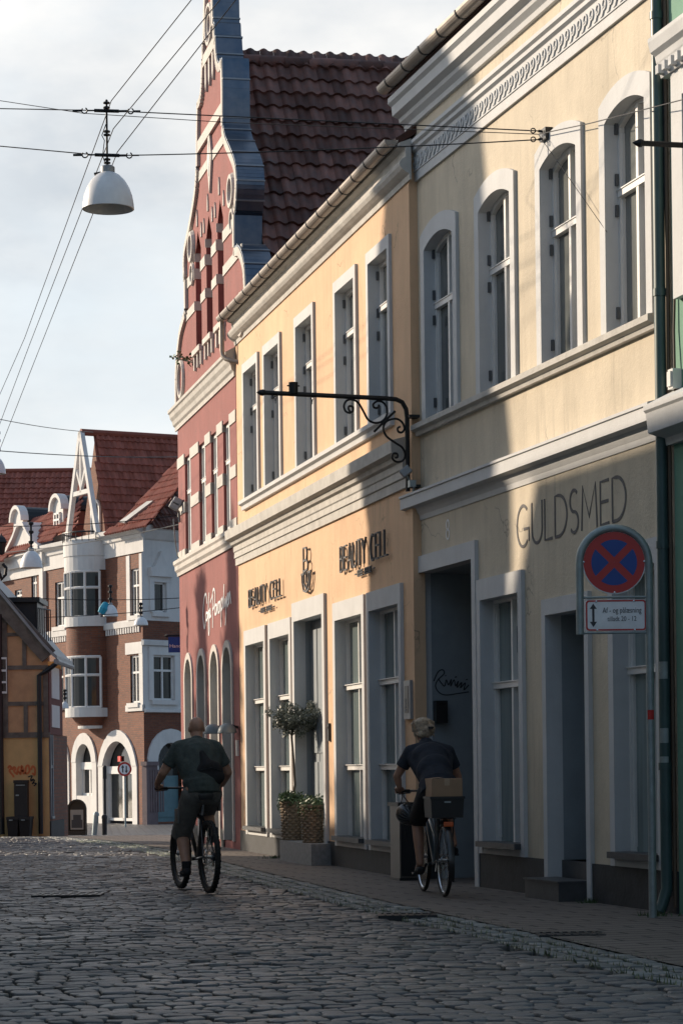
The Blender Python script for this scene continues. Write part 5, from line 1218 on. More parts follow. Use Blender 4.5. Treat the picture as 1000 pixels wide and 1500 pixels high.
def wire(lab, pts, r=.006, sag=0.0):
    P = [V(p) for p in pts]; out = []
    for a, b in zip(P, P[1:]):
        n = 12
        for i in range(n): t = i / n; out.append(a.lerp(b, t) - V((0, 0, sag * 4 * t * (1 - t))))
    out.append(P[-1]); m = MB(); m.tube(out, r, 5); return m.build('overhead_wire', M['iron'], label=lab, cat='wire', group='wires over the street')
anch = FB.P(FB.S(803, 197), FB.Z(803, 197), .10)
bx = V((x - .13, y, zof(161))); bx2 = V((x + .12, y, zof(162.5))); by = V((x - .13, y, zof(226))); by2 = V((x + .12, y, zof(227.5)))
wire('upper span wire from the left to the large dome lamp', [at(-545, 148, 31), bx], .006); wire('upper span wire from the large dome lamp to the cream house', [bx2, anch + V((0, 0, .03))], .006)
wire('lower span wire from the left to the large dome lamp', [at(-545, 164, 31), by], .006); wire('lower span wire from the large dome lamp to the cream house', [by2, anch + V((0, 0, -.05))], .006, .02)
wire('thin feeder wire sagging just below the upper span wire', [at(-545, 64, 31), V((x - .25, y + .05, zof(163))), V((x + 1.2, y + .02, zof(180))), anch + V((0, 0, -.0))], .004)
for (xx, yy) in ((bx.x - .10, bx.z), (by.x - .10, by.z), (bx2.x + .12, bx2.z), (by2.x + .10, by2.z)):
    q = MB(); q.torus((xx, y, yy), (0, 1, 0), .028, .007, 14, 6, .4, 5.6); q.tube([V((xx - .12, y, yy)), V((xx - .03, y, yy))], .012, 6); q.tube([V((xx + .03, y, yy)), V((xx + .10, y, yy))], .008, 6); q.build('wire_hook', M['iron'], L)
q = MB(); q.box(FB, FB.S(800, 197), FB.S(809, 197), FB.Z(804, 206), FB.Z(804, 189), 0, .07); q.tube([anch + V((0, 0, .03)), FB.P(FB.S(805, 195), FB.Z(805, 193), .02)], .012, 6); q.tube([anch + V((0, 0, -.05)), FB.P(FB.S(805, 200), FB.Z(805, 201), .02)], .012, 6)
for i in range(2): q.torus(anch + FB.n * .05 + V((0, 0, .03 - .08 * i)), (0, 1, 0), .022, .006, 12, 5)
q.build('wire_anchor', M['darkmetal'], label='dark wall anchor for the span wires between the cream upper windows', cat='wall anchor')
wire('wire running from the cream wall anchor to the green house', [anch, FB.P(FB.S(880, 181), FB.Z(880, 181), .10), FB.P(8.4, FB.Z(1000, 186), .25)], .005)
wire('thin stay wire dropping from the wall anchor to the window', [anch, FB.P(5.9, FB.Z(893, 340), .03)], .003)
# three cables that run along the street past the lamp
for i, ((xa, ya), (xm, ym), (xb, yb), yr) in enumerate((((281, -2), (163, 147), (-30, 645), 150), ((318, 4), (166, 188), (-30, 700), 190), ((360, -20), (172, 222), (-40, 760), 222))):
    wire(['first lamp cable running along the street at upper left', 'middle lamp cable running along the street at upper left', 'lowest lamp cable running along the street at upper left'][i], [at(xa + (xa - xm) * .6, ya - (ym - ya) * .6, 21.3), at(xm, ym, 25), at(36 + i * 9, [495, 500, 520][i], 38), at(xb, yb, 46)], .005)
for (lab, a, b, r_) in (('wire from the left edge to the tip of the timbered gable', at(-80, 596, 60), at(136, 633, 87.2), .012), ('wire passing behind the timbered gable at roof height', at(-60, 655, 66), at(262, 669, 84), .014), ('wire crossing the dormers towards the red house', at(-40, 812, 60), at(263, 768, 45), .010),
                      ('wire crossing the curved gable below the dormers', at(-40, 770, 60), at(262, 755, 60), .010), ('span wire in front of the upper oriel window', at(-20, 872, 76), at(266, 876, 76), .012), ('lower span wire in front of the brick building', at(-20, 905, 78), at(266, 890, 76), .012)):
    wire(lab, [a, b], r_, .1)
q = MB(); q.tube([at(155, 884, 78), at(152, 893, 77.9), at(148, 899, 77.9)], [.10, .16, .12], 8); q.build('cloth', M['cyan'], label='turquoise cloth caught on the lamp wire by the oriel', cat='cloth')

# ------------------------------------------------------------------ wrought-iron sign bracket on the joint of the yellow and cream houses
sB_ = -.01
kx = lambda xx: (607 - xx) / 132.0; kz = lambda yy: FY.Z(607, yy)
br = thing('sign_bracket', 'empty black wrought-iron sign bracket with scrolls between the yellow and cream houses', 'bracket', FY.P(sB_, kz(718), 0))
P3 = lambda xx, yy: FY.P(sB_, kz(yy), .05 + kx(xx))
q = MB(); q.tube([P3(606, 719), P3(606, 610), P3(604.5, 597), P3(599, 587), P3(590, 583), P3(575, 582), P3(400, 577.5)], .026, 10); q.build('arm', M['iron'], br)
q = MB(); q.lathe([(.001, -.07), (.03, -.03), (.036, 0), (.026, .03), (.02, .06)], P3(397, 577.5), 12, -FB.n); q.build('finial', M['iron'], br)
def scroll(pts, r=.012):
    P_ = []
    n = len(pts)
    for i in range(n - 1):
        p0, p1, p2, p3 = pts[max(i - 1, 0)], pts[i], pts[i + 1], pts[min(i + 2, n - 1)]
        for k in range(6):
            t = k / 6; P_.append([.5 * (2 * p1[j] + (p2[j] - p0[j]) * t + (2 * p0[j] - 5 * p1[j] + 4 * p2[j] - p3[j]) * t * t + (3 * p1[j] - p0[j] - 3 * p2[j] + p3[j]) * t ** 3) for j in (0, 1)])
    P_.append(pts[-1]); q = MB(); q.tube([P3(380 + a * .26, 540 + b * .26) for a, b in P_], r, 8); q.build('scroll', M['iron'], br)
scroll([(540, 245), (562, 240), (565, 215), (545, 210), (540, 225), (550, 248), (525, 240), (515, 210), (530, 180), (560, 172), (595, 190), (625, 240), (650, 285), (690, 302), (730, 290), (755, 255), (755, 215), (735, 185), (705, 178), (680, 195), (685, 215), (705, 215), (712, 198)])
scroll([(830, 320), (815, 330), (820, 350), (840, 352), (853, 330), (840, 295), (810, 277), (770, 283), (742, 305), (735, 340), (755, 380), (800, 412), (840, 440), (855, 480), (840, 515), (805, 520), (782, 500), (788, 475), (810, 475), (812, 495), (795, 498)])
scroll([(682, 353), (740, 293), (802, 233)], .014)
q = MB(); q.lathe([(.05, 0), (.05, .12), (.001, .12)], P3(441, 578), 14); q.tube([P3(432, 566.5), P3(450, 566.5)], .008, 6); q.build('cap', M['iron'], br)
for xx in (415, 468):
    q = MB(); q.torus(P3(xx, 584.5), FB.t, .014, .004, 12, 5); q.torus(P3(xx, 588), FB.n, .012, .004, 12, 5); q.tube([P3(xx, 589), P3(xx, 593)], .004, 5); q.build('hook', M['iron'], br)
for yy in (609, 712):
    q = MB(); q.box(FY, sB_ - .04, sB_ + .10, kz(yy + 2), kz(yy - 2), -.06, .055); q.build('wall_clamp', M['iron'], br)
fl = thing('floodlight', 'small grey floodlight fixed beside the foot of the iron bracket', 'floodlight', FY.P(.08, kz(705), .12))
q = MB(); q.rbox(-.06, .06, -.05, .05, -.045, .045, .012); R_ = Matrix.Rotation(-.7, 3, 'Y'); q.v = [R_ @ p + FY.P(.07, kz(691), .10) for p in q.v]; q.build('lamp_head', M['zinclead'], fl)
q = MB(); q.tube([FY.P(.07, kz(694), .1), FY.P(.06, kz(706), .05), FY.P(.1, kz(715), .02), FY.P(.06, kz(722), .02)], .012, 6); q.box(FY, .03, .12, kz(714), kz(704), 0, .07); q.build('mount', M['galv'], fl)
ic = thing('intercom', 'tall metal door intercom on the yellow wall beside the passage', 'intercom', FY.P(YR - .1, 1.9, 0))
a = YR - .36; q = MB(); q.box(FY, a, YR - .08, FY.Z(607, 1053), FY.Z(607, 996), 0, .035); q.build('plate', M['zinclead'], ic)
q = MB(); q.box(FY, a + .06, YR - .14, FY.Z(607, 1044), FY.Z(607, 1004), .035, .04); q.build('button_panel', M['darkmetal'], ic)
for i in range(4): q = MB(); z = FY.Z(607, 1041 - i * 5); q.box(FY, a + .09, a + .13, z, z + .02, .04, .046); q.build('button', M['granite'], ic)
q = MB(); q.box(rv, .01, .14, rv.Z(622, 1060), rv.Z(622, 1027), .004, .12); o = q.build('letterbox', M['darkmetal'], label='dark letterbox on the grey side of the passage', cat='letterbox')
q = MB(); q.box(rv, .03, .12, rv.Z(622, 1033), rv.Z(622, 1031), .12, .125); q.build('flap', M['iron'], o)
q = MB(); q.box(FY, -4.33, -4.25, FY.Z(481, 1086), FY.Z(481, 1060), 0, .03); o = q.build('door_bell', M['darkmetal'], label='slim dark bell plate on the yellow wall beside the salon door', cat='bell')
q = MB(); q.lathe([(.015, 0), (.012, .01), (.001, .012)], FY.P(-4.29, FY.Z(481, 1066), .03), 10, FY.n); q.build('button', M['steel'], o)

# ------------------------------------------------------------------ no-stopping sign
Ys = 3600 * 1.22 / (1345 - 1119.5); FS = Facade((0, Ys), (1, 0, 0))
sx_ = lambda xx, yy=900: FS.S(xx, yy); sz_ = lambda yy: FS.Z(900, yy)
pole_x = sx_(950, 850); Rr = .255; cxs = sx_(899, 824); czs = sz_(824)
sg_ = thing('traffic_sign', 'round red and blue no-stopping sign with white time plate on a hooped steel post', 'traffic sign', V((pole_x, Ys, 0)))
q = MB(); rp = .031; hoop = [(pole_x, -.1), (pole_x, czs)] + [(cxs + (pole_x - cxs) * cos(radians(t)), czs + (pole_x - cxs) * sin(radians(t))) for t in range(8, 173, 10)] + [(2 * cxs - pole_x, czs), (2 * cxs - pole_x, sz_(929))]
q.tube([V((a, Ys, b)) for a, b in hoop], rp, 14); q.build('post', M['galv'], sg_, smooth=50)
q = MB()
for yy in (875, 927): q.tube([V((2 * cxs - pole_x, Ys, sz_(yy))), V((pole_x, Ys, sz_(yy)))], .010, 8)
q.build('crossbar', M['galv'], sg_)
q = MB(); rd_ = 46.5 * Ys / FPX; q.lathe([(.001, 0), (rd_, 0), (rd_, .006), (rd_ * .985, .008), (.001, .008)], V((cxs, Ys + .004, czs)), 48, (0, -1, 0)); dsk = q.build('sign_face', M['signwhite'], sg_)
q = MB(); q.lathe([(.001, .0), (rd_ * .965, .0), (rd_ * .965, .002), (.001, .002)], V((cxs, Ys - .0045, czs)), 48, (0, -1, 0)); q.build('red_field', M['signred'], dsk)
for k in range(4):
    q = MB(); a0 = k * 90; ri = rd_ * .72; g_ = rd_ * .115; pts = []
    for t in range(-32, 33, 4): pts.append((ri * cos(radians(a0 + t * 1.12)), ri * sin(radians(a0 + t * 1.12))))
    tip_ = g_ * sqrt(2) * 1.0; pts.append((tip_ * cos(radians(a0)), tip_ * sin(radians(a0))))
    q.poly([V((cxs + u_, Ys - .0078, czs + v_)) for u_, v_ in pts]); q.build('blue_field', M['blue'], dsk)
pa, pb, pc, pd = sx_(857), sx_(946.5), sz_(924.5), sz_(878.5)
def rrect(a, b, c, d, r, y):
    P_ = []
    for (cx_, cy_, t0) in ((b - r, d - r, 0), (a + r, d - r, 90), (a + r, c + r, 180), (b - r, c + r, 270)):
        for t in range(0, 91, 15): P_.append(V((cx_ + r * cos(radians(t0 + t)), y, cy_ + r * sin(radians(t0 + t)))))
    return P_
def plate(a, b, c, d, r, y, th):
    m = MB(); A = rrect(a, b, c, d, r, y); B = rrect(a, b, c, d, r, y + th); n = len(A); m.add(A + B, [tuple(range(n)), tuple(range(2 * n - 1, n - 1, -1))] + [(i, (i + 1) % n, n + (i + 1) % n, n + i) for i in range(n)]); return m
pt = plate(pa, pb, pc, pd, .028, Ys - .006, .006).build('time_plate', M['signwhite'], sg_)
e_ = .006; m = MB(); A = rrect(pa + .003, pb - .003, pc + .003, pd - .003, .026, Ys - .0075); B = rrect(pa + .016, pb - .016, pc + .016, pd - .016, .018, Ys - .0075); n = len(A); m.add(A + B, [(i, (i + 1) % n, n + (i + 1) % n, n + i) for i in range(n)]); m.build('border', M['signred'], pt)
q = MB(); text_mesh(q, FS, 'Af - og pålæsning', sx_(882), sx_(939), sz_(900.5), sz_(890), .008, .009); text_mesh(q, FS, 'tilladt 20 - 12', sx_(889), sx_(931.5), sz_(910), sz_(903), .008, .009)
ax_ = sx_(868.5); 
for sgn, yy in ((1, 884), (-1, 918.5)): q.poly([FS.P(ax_, sz_(yy), .008), FS.P(ax_ - .028, sz_(yy) - sgn * .042, .008), FS.P(ax_ + .028, sz_(yy) - sgn * .042, .008)])
q.poly([FS.P(ax_ - .009, sz_(914), .0085), FS.P(ax_ + .009, sz_(914), .0085), FS.P(ax_ + .009, sz_(889), .0085), FS.P(ax_ - .009, sz_(889), .0085)]); q.build('lettering', M['letter'], pt)
q = MB()
for (xx, yy) in ((897, 778), (855, 823), (944, 823), (900, 868), (873, 881), (928, 881), (874, 923), (929, 923)): q.lathe([(.008, 0), (.008, .005), (.001, .006)], V((sx_(xx), Ys - .009, sz_(yy))), 8, (0, -1, 0))
q.each('bolt', M['chrome'], sg_)
q = MB(); q.add([V((pole_x + .032 * sin(a), Ys - .032 * cos(a), z)) for z in (sz_(1055), sz_(1041)) for a in (-.9, -.45, 0, .45, .9)], [(i, i + 1, i + 6, i + 5) for i in range(4)]); q.build('sticker', M['signred'], sg_)

# ------------------------------------------------------------------ litter bin, planters, olive tree, wall lamps and small things
B0 = gnd(586, 1291); FBn = Facade((B0.x, B0.y), FB.t)
lb = thing('litter_bin', 'narrow steel litter bin standing beside the passage', 'litter bin', B0)
q = MB(); q.box(FBn, -.36, .0, .03, .80, -.20, .0); q.build('body', M['steel'], lb)
q = MB(); q.box(FBn, .0, .012, .05, .62, -.185, -.015); q.build('side_panel', M['darkmetal'], lb)
q = MB(); q.box(FBn, -.38, .02, .80, .84, -.22, .02); q.box(FBn, -.37, .01, .0, .03, -.21, .01); q.build('lid', M['darkmetal'], lb)
def basket(lab, s, z0, R, Hh):
    c = FY.P(s, z0, .13); b = thing('planter_basket', lab, 'basket', c, group='wicker planters by the salon door')
    m = MB(); n = 72; rows = 14; prof = []
    vs, fs = [], []
    for j in range(rows * 3 + 1):
        z = Hh * j / (rows * 3); rr = R * (.86 + .14 * j / (rows * 3)); row = j // 3
        for i in range(n):
            t = 2 * pi * i / n; bump = .015 * cos(9 * t + (pi if row % 2 else 0)) * (1 if j % 3 else .3) + (.006 if j % 3 else -.004)
            vs.append(c + V((cos(t) * (rr + bump), sin(t) * (rr + bump), z)))
    for j in range(rows * 3):
        for i in range(n): fs.append((j * n + i, j * n + (i + 1) % n, (j + 1) * n + (i + 1) % n, (j + 1) * n + i))
    m.add(vs, fs); m.torus(c + V((0, 0, Hh)), (0, 0, 1), R * 1.0, .018, 40, 8)
    m.build('weave', M['wicker'], b, smooth=60)
    q = MB(); q.lathe([(.001, 0), (R * .97, 0)], c + V((0, 0, Hh - .04)), 24); q.build('soil', M['soil'], b)
    return c
sb1, sb2 = FY.S(427, 1215, .13), FY.S(458, 1215, .13)
c1 = basket('wicker basket holding the olive tree', sb1, .27, .138, .50); c2 = basket('wicker basket nearest the salon door, without a tree', sb2, .27, .142, .47)
for (c, Hh, lab, nl, seed) in ((c1, .50, 'low leafy plant spilling over the basket around the olive trunk', 520, 3), (c2, .46, 'low leafy plant spilling over the basket nearest the salon door', 420, 4)):
    r_ = random.Random(seed); p_ = thing('leafy_plant', lab, 'plant', c + V((0, 0, Hh - .04)), group='trailing plants in the baskets')
    q = MB(); q.c = []
    foliage(q, c + V((0, 0, Hh + .03)), (.175, .175, .11), int(nl * 1.5), .06, rnd=r_)
    for k in range(7):
        a = r_.uniform(0, 6.28); foliage(q, c + V((cos(a) * .145, sin(a) * .145, Hh - .06 * r_.random())), (.06, .06, .12), 26, .05, rnd=r_)
    q.build('leaves', M['ivy'], p_)
    q = MB()
    for k in range(8): a = k * .8; q.tube([c + V((0, 0, Hh - .05)), c + V((cos(a) * .1, sin(a) * .1, Hh + .04))], .004, 5)
    q.build('stems', M['bark'], p_)
tr = thing('olive_tree', 'small standard olive tree with a lopsided clipped crown in a wicker basket', 'tree', c1 + V((0, 0, .46)))
Yo = c1.y; P2 = lambda xx, yy, dy=0: at(xx, yy, Yo) + V((0, dy, 0))
q = MB(); q.tube([c1 + V((.0, 0, .44)), P2(432, 1150), P2(430, 1115), P2(427, 1080), P2(428, 1064)], [.018, .016, .015, .014, .010], 8)
for a, b, dy in ((405, 1052, .1), (442, 1046, -.1), (425, 1040, .12), (460, 1058, 0), (415, 1066, -.1)): q.tube([P2(427, 1078), P2((427 + a) / 2, (1072 + b) / 2, dy / 2), P2(a, b, dy)], [.010, .008, .003], 6)
q.build('trunk', M['bark'], tr)
q = MB(); q.c = []; r_ = random.Random(9)
for k in range(78):
    if k < 52: xx, yy = r_.gauss(423, 13), r_.gauss(1056, 9.5)
    else: xx, yy = r_.gauss(460, 6.5), r_.gauss(1054, 10)
    if abs(yy - 1056) > 24: continue
    d = r_.gauss(0, .12); foliage(q, P2(xx, yy, d), (.075, .085, .06), 62, .046, rnd=r_)
q.build('crown', M['leaf'], tr)
for i, (xx, yy, lab) in enumerate(((322, 1069, 'left one of two grey-blue hooded lamps on the red house'), (344, 1068, 'right one of two grey-blue hooded lamps on the red house'))):
    s, z = FR.sz(xx + 5, yy); w_ = thing('wall_lamp', lab, 'wall lamp', FR.P(s, z, 0), group='lamps on the red house')
    q = MB(); q.tube([FR.P(s, z + .02, 0), FR.P(s, z + .05, .1)], .02, 8); q.build('arm', M['darkmetal'], w_)
    q = MB(); c = FR.P(s, z - .06, .17); pr = [(.145 * cos(radians(t)), .15 * sin(radians(t))) for t in range(0, 91, 10)]; q.lathe(pr + [(a * .93, b * .93 - .003) for a, b in pr[::-1]], c, 24); q.build('lamp_shade', M['greyblue'], w_, smooth=60)
s, z = FR.sz(349, 1096); q = MB(); q.box(FR, s - .08, s + .06, z - .12, z + .12, .0, .03); q.build('wall_plate', M['whiteplastic'], label='small white plate on the red wall under the right hooded lamp', cat='plate')
hs2 = Facade((at(247, 950, 44.5).x, 44.5), (1, 0, 0)); sb_ = thing('hanging_sign', 'dark blue hanging sign with white lettering half hidden by the red house', 'sign', at(262, 966, 44.5))
q = MB(); q.box(hs2, 0, hs2.S(292, 950), hs2.Z(260, 956), hs2.Z(260, 933.5), 0, .06); q.build('board', M['blue'], sb_)
q = MB(); text_mesh(q, hs2, 'Handelsb', hs2.S(249, 947), hs2.S(278, 947), hs2.Z(260, 949), hs2.Z(260, 944), .062, .065); q.build('lettering', M['whitepaint'], sb_)
q = MB(); q.tube([hs2.P(-.02, hs2.Z(250, 931.5), .03), hs2.P(hs2.S(300, 950), hs2.Z(250, 931.5), .03)], .02, 6); q.lathe([(.001, -.05), (.035, 0), (.001, .05)], hs2.P(-.03, hs2.Z(250, 931.5), .03), 10, (1, 0, 0)); q.build('bracket', M['iron'], sb_)
f_ = thing('floodlight', 'pair of grey floodlights on the far corner of the red house', 'floodlight', FR.P(-6.03, FR.Z(263, 745), .1))
for i, (dz, dx) in enumerate(((0, 0), (.14, .14))):
    q = MB(); q.rbox(-.085, .085, -.06, .06, -.07, .07, .02); R_ = Matrix.Rotation(.5, 3, 'Y'); q.v = [R_ @ p + at(256 + dx * 30, 741 - dz * 40, 42.2) for p in q.v]; q.build('lamp_head', M['zinclead'], f_)
q = MB(); q.tube([at(257, 745, 42.2), at(262, 750, 42.35), at(263, 765, 42.4)], .025, 6); q.tube([at(254, 760, 42.3), at(256, 790, 42.3), at(260, 815, 42.4), at(265, 822, 42.4)], .012, 5); q.build('mount', M['galv'], f_)

# A-board, bollards, no-entry-for-width sign in front of the brick building
ab = at(113, 1224, 60); FO = Facade((ab.x, 60), (1, 0, 0)); O_ = thing('sign_board', 'black arched pavement sign board with a pale poster', 'sign board', V((ab.x, 60, FO.Z(113, 1224))))
q = MB(); w2 = FO.S(126, 1200); zb, zt = FO.Z(113, 1224), FO.Z(113, 1171); A = [(-w2, zb), (-w2, zt - .3)] + arc(-w2, w2, zt - .3, .3, 10)[1:-1] + [(w2, zt - .3), (w2, zb)]
q.strip(FO, A, [(s, zb) for s, z in A], -.10, -.02); q.strip(FO, A, [(s * .86, zb + (z - zb) * .95) for s, z in A], -.02, .05); q.box(FO, -w2, w2, zb - .02, zb + .10, -.14, .10); q.build('frame', M['plastic'], O_)
q = MB(); q.box(FO, -w2 * .72, w2 * .72, zb + .14, zt - .26, -.02, .01); q.build('poster', M['zinclead'], O_)
q = MB(); q.box(FO, -w2 * .6, w2 * .6, zb + .18, zb + .38, .011, .014); q.box(FO, -w2 * .4, w2 * .45, zb + .38, zb + .5, .011, .014); q.build('poster_picture', M['letter'], O_)
for (x0, y0, x1, y1, Y, lab, mt) in ((141, 1191, 138, 1223, 62, 'grey leaning bollard beside the sign board', 'galv'), (153, 1195, 153, 1222, 62, 'dark upright bollard in front of the shop door', 'darkmetal')):
    a, b = at(x1, y1 + 2, Y), at(x0, y0, Y); q = MB(); q.tube([a, b], .065, 12); q.lathe([(.075, -.08), (.075, -.03), (.05, .02), (.001, .03)], b, 12); q.build('bollard', M[mt], label=lab, cat='bollard', smooth=40)
a = at(154, 1222, 84); q = MB(); q.tube([V((a.x, 84, gz(84) - .05)), at(153, 1124, 84)], .045, 10); q.lathe([(.07, -.4), (.07, 0), (.05, .05), (.001, .06)], at(153, 1124, 84), 10); q.build('post', M['darkmetal'], label='dark steel post with a capped head left of the shop door', cat='post')
Fw = Facade((at(182.5, 1127, 83).x, 83), (1, 0, 0)); ws = thing('traffic_sign', 'small round red-rimmed sign with two arrows before the brick shop door', 'traffic sign', V((Fw.O.x, 83, gz(83))))
zc_ = Fw.Z(182, 1127); q = MB(); q.tube([V((Fw.O.x, 83.06, gz(83) - .05)), V((Fw.O.x, 83.06, zc_ + .25))], .03, 8); q.build('post', M['galv'], ws)
q = MB(); q.lathe([(.001, 0), (.24, 0), (.24, .03), (.001, .03)], V((Fw.O.x, 83.01, zc_)), 28, (0, -1, 0)); d_ = q.build('sign_face', M['signred'], ws)
q = MB(); q.lathe([(.001, .032), (.175, .032), (.175, .034), (.001, .034)], V((Fw.O.x, 83.01, zc_)), 28, (0, -1, 0)); q.build('white_field', M['signwhite'], d_)
for sg, nm in ((-1, 'letter'), (1, 'letter')):
    q = MB(); x0 = sg * .06; z0 = zc_; q.box(Fw, x0 - .02, x0 + .02, z0 - .11, z0 + .11, .026, .03); t_ = sg
    q.poly([Fw.P(x0, z0 + t_ * -.14, .031), Fw.P(x0 - .055, z0 + t_ * -.05, .031), Fw.P(x0 + .055, z0 + t_ * -.05, .031)]); q.build('arrow', M[nm], d_)
lt_ = thing('wall_lantern', 'dark ornamental lantern on a curved bracket at the left edge', 'lantern', at(2, 830, 44))
q = MB(); q.tube([at(-14, 800, 44), at(-4, 830, 44), at(3, 850, 44), at(8, 842, 44), at(9, 832, 44), at(4, 826, 44)], .03, 7); q.build('bracket', M['iron'], lt_)
q = MB(); c = at(2, 800, 44); q.lathe([(.02, -.16), (.06, -.14), (.09, .05), (.11, .07), (.07, .15), (.02, .19), (.001, .24)], c, 6); q.build('lantern_body', M['darkmetal'], lt_)
r_ = random.Random(21)
for i, (p, lab) in enumerate(((gnd(402, 1258), 'weeds in the pavement joint at the left foot of the basket step'), (gnd(958, 1343), 'weeds around the foot of the no-stopping sign post'), (FB.P(5.45, 0, .06), 'weeds at the wall foot right of the goldsmith doorstep'))):
    q = MB(); q.c = []
    for k in range(60):
        a = r_.uniform(0, 6.28); d = abs(r_.gauss(0, .09)); b = V((p.x + cos(a) * d, p.y + sin(a) * d * .7, p.z + .0)); t = b + V((r_.gauss(0, .02), r_.gauss(0, .02), r_.uniform(.015, .06))); w_ = V((.006, .004, 0))
        q.poly([b - w_, b + w_, t]); q.c.append(r_.random())
    q.build('weed', M['ivy'], label=lab, cat='weeds', group='weeds along the pavement')
q = MB(); q.c = []                                # moss and grass in the kerb joints
pts_ = [p for p in band if 12 < p.y < 44]
for a, b in zip(pts_, pts_[1:]):
    e = V((b.x - a.x, b.y - a.y, 0)); L_ = e.length; e.normalize(); nr = V((e.y, -e.x, 0))
    for k in range(int(L_ * 130)):
        if r_.random() > .35 + .65 * sin(k * .05 + a.y) ** 2: continue
        o_ = r_.choice((.0, .148, .295, .44)) + r_.gauss(0, .008); p = V((a.x, a.y, -.03)) + e * (k / 130 + r_.uniform(0, .02)) + nr * o_
        t = p + V((r_.gauss(0, .012), r_.gauss(0, .012), r_.uniform(.025, .055))); w_ = e * .016
        q.poly([p - w_, p + w_, t]); q.c.append(r_.random())
q.build('moss', M['ivy'], loc=(0, 0, 0), kind='stuff', label='short green moss and grass growing in the joints of the kerb setts', cat='moss')
# ------------------------------------------------------------------ bicycles
def wheel(bike, y, r, tyre, spokes=28, knob=False):
    c = V((0, y, r))
    h = MB(); h.tube([c - V((.05, 0, 0)), c + V((.05, 0, 0))], .02, 12); h.lathe([(.028, -.03), (.030, -.026), (.018, -.02), (.018, .02), (.030, .026), (.028, .03)], c, 14, (1, 0, 0)); w_ = h.build('wheel', M['chrome'], bike, local=True, smooth=40)
    t = MB(); t.torus(c, (1, 0, 0), r - tyre, tyre, 64, 10)
    if knob:
        for i in range(72):
            a = 2 * pi * i / 72; d = V((0, sin(a), cos(a))); e = V((0, cos(a), -sin(a)))
            for x in (-.014, .014): p = c + d * (r - .003) + V((x + (.004 if i % 2 else -.004), 0, 0)); t.box6([p + e * u * .009 + V((v * .007, 0, 0)) + d * q for q in (-.006, .005) for u, v in ((-1, -1), (1, -1), (1, 1), (-1, 1))])
    t.build('tyre', M['rubber'], w_, local=True, smooth=40)
    m = MB(); R2 = r - tyre * 2; m.torus(c, (1, 0, 0), R2, .011, 56, 6); m.build('rim', M['chrome'] if not knob else M['darkmetal'], w_, local=True, smooth=40)
    s = MB()
    for i in range(spokes):
        a = 2 * pi * i / spokes; a2 = a + (.35 if i % 4 < 2 else -.35); x = .024 if i % 2 else -.024
        s.tube([c + V((x, sin(a2) * .025, cos(a2) * .025)), c + V((0, sin(a) * R2, cos(a) * R2))], .0014, 4)
    s.build('spokes', M['chrome'], w_, local=True)
    return w_
def crank_set(bike, bb, ang, L=.172, mat_='darkmetal'):
    q = MB(); q.torus(bb + V((.05, 0, 0)), (1, 0, 0), .085, .006, 40, 5)
    for i in range(5): a = i * 1.2566; q.tube([bb + V((.05, 0, 0)), bb + V((.05, sin(a) * .082, cos(a) * .082))], .006, 5)
    q.tube([bb - V((.07, 0, 0)), bb + V((.07, 0, 0))], .018, 10)
    d = V((0, sin(ang), cos(ang)))
    q.tube([bb + V((-.085, 0, 0)), bb + V((-.095, 0, 0)) + d * L], [.013, .010], 8); q.tube([bb + V((.085, 0, 0)), bb + V((.095, 0, 0)) - d * L], [.013, .010], 8)
    c = q.build('crank', M[mat_], bike, local=True)
    out = []
    for sg, dd in ((-1, d), (1, -d)):
        p = bb + V((sg * .15, 0, 0)) + dd * L; k = MB(); k.rbox(p.x - .045, p.x + .045, p.y - .045, p.y + .045, p.z - .011, p.z + .011, .004); k.build('pedal', M['plastic'], c, local=True); out.append(p)
    return out
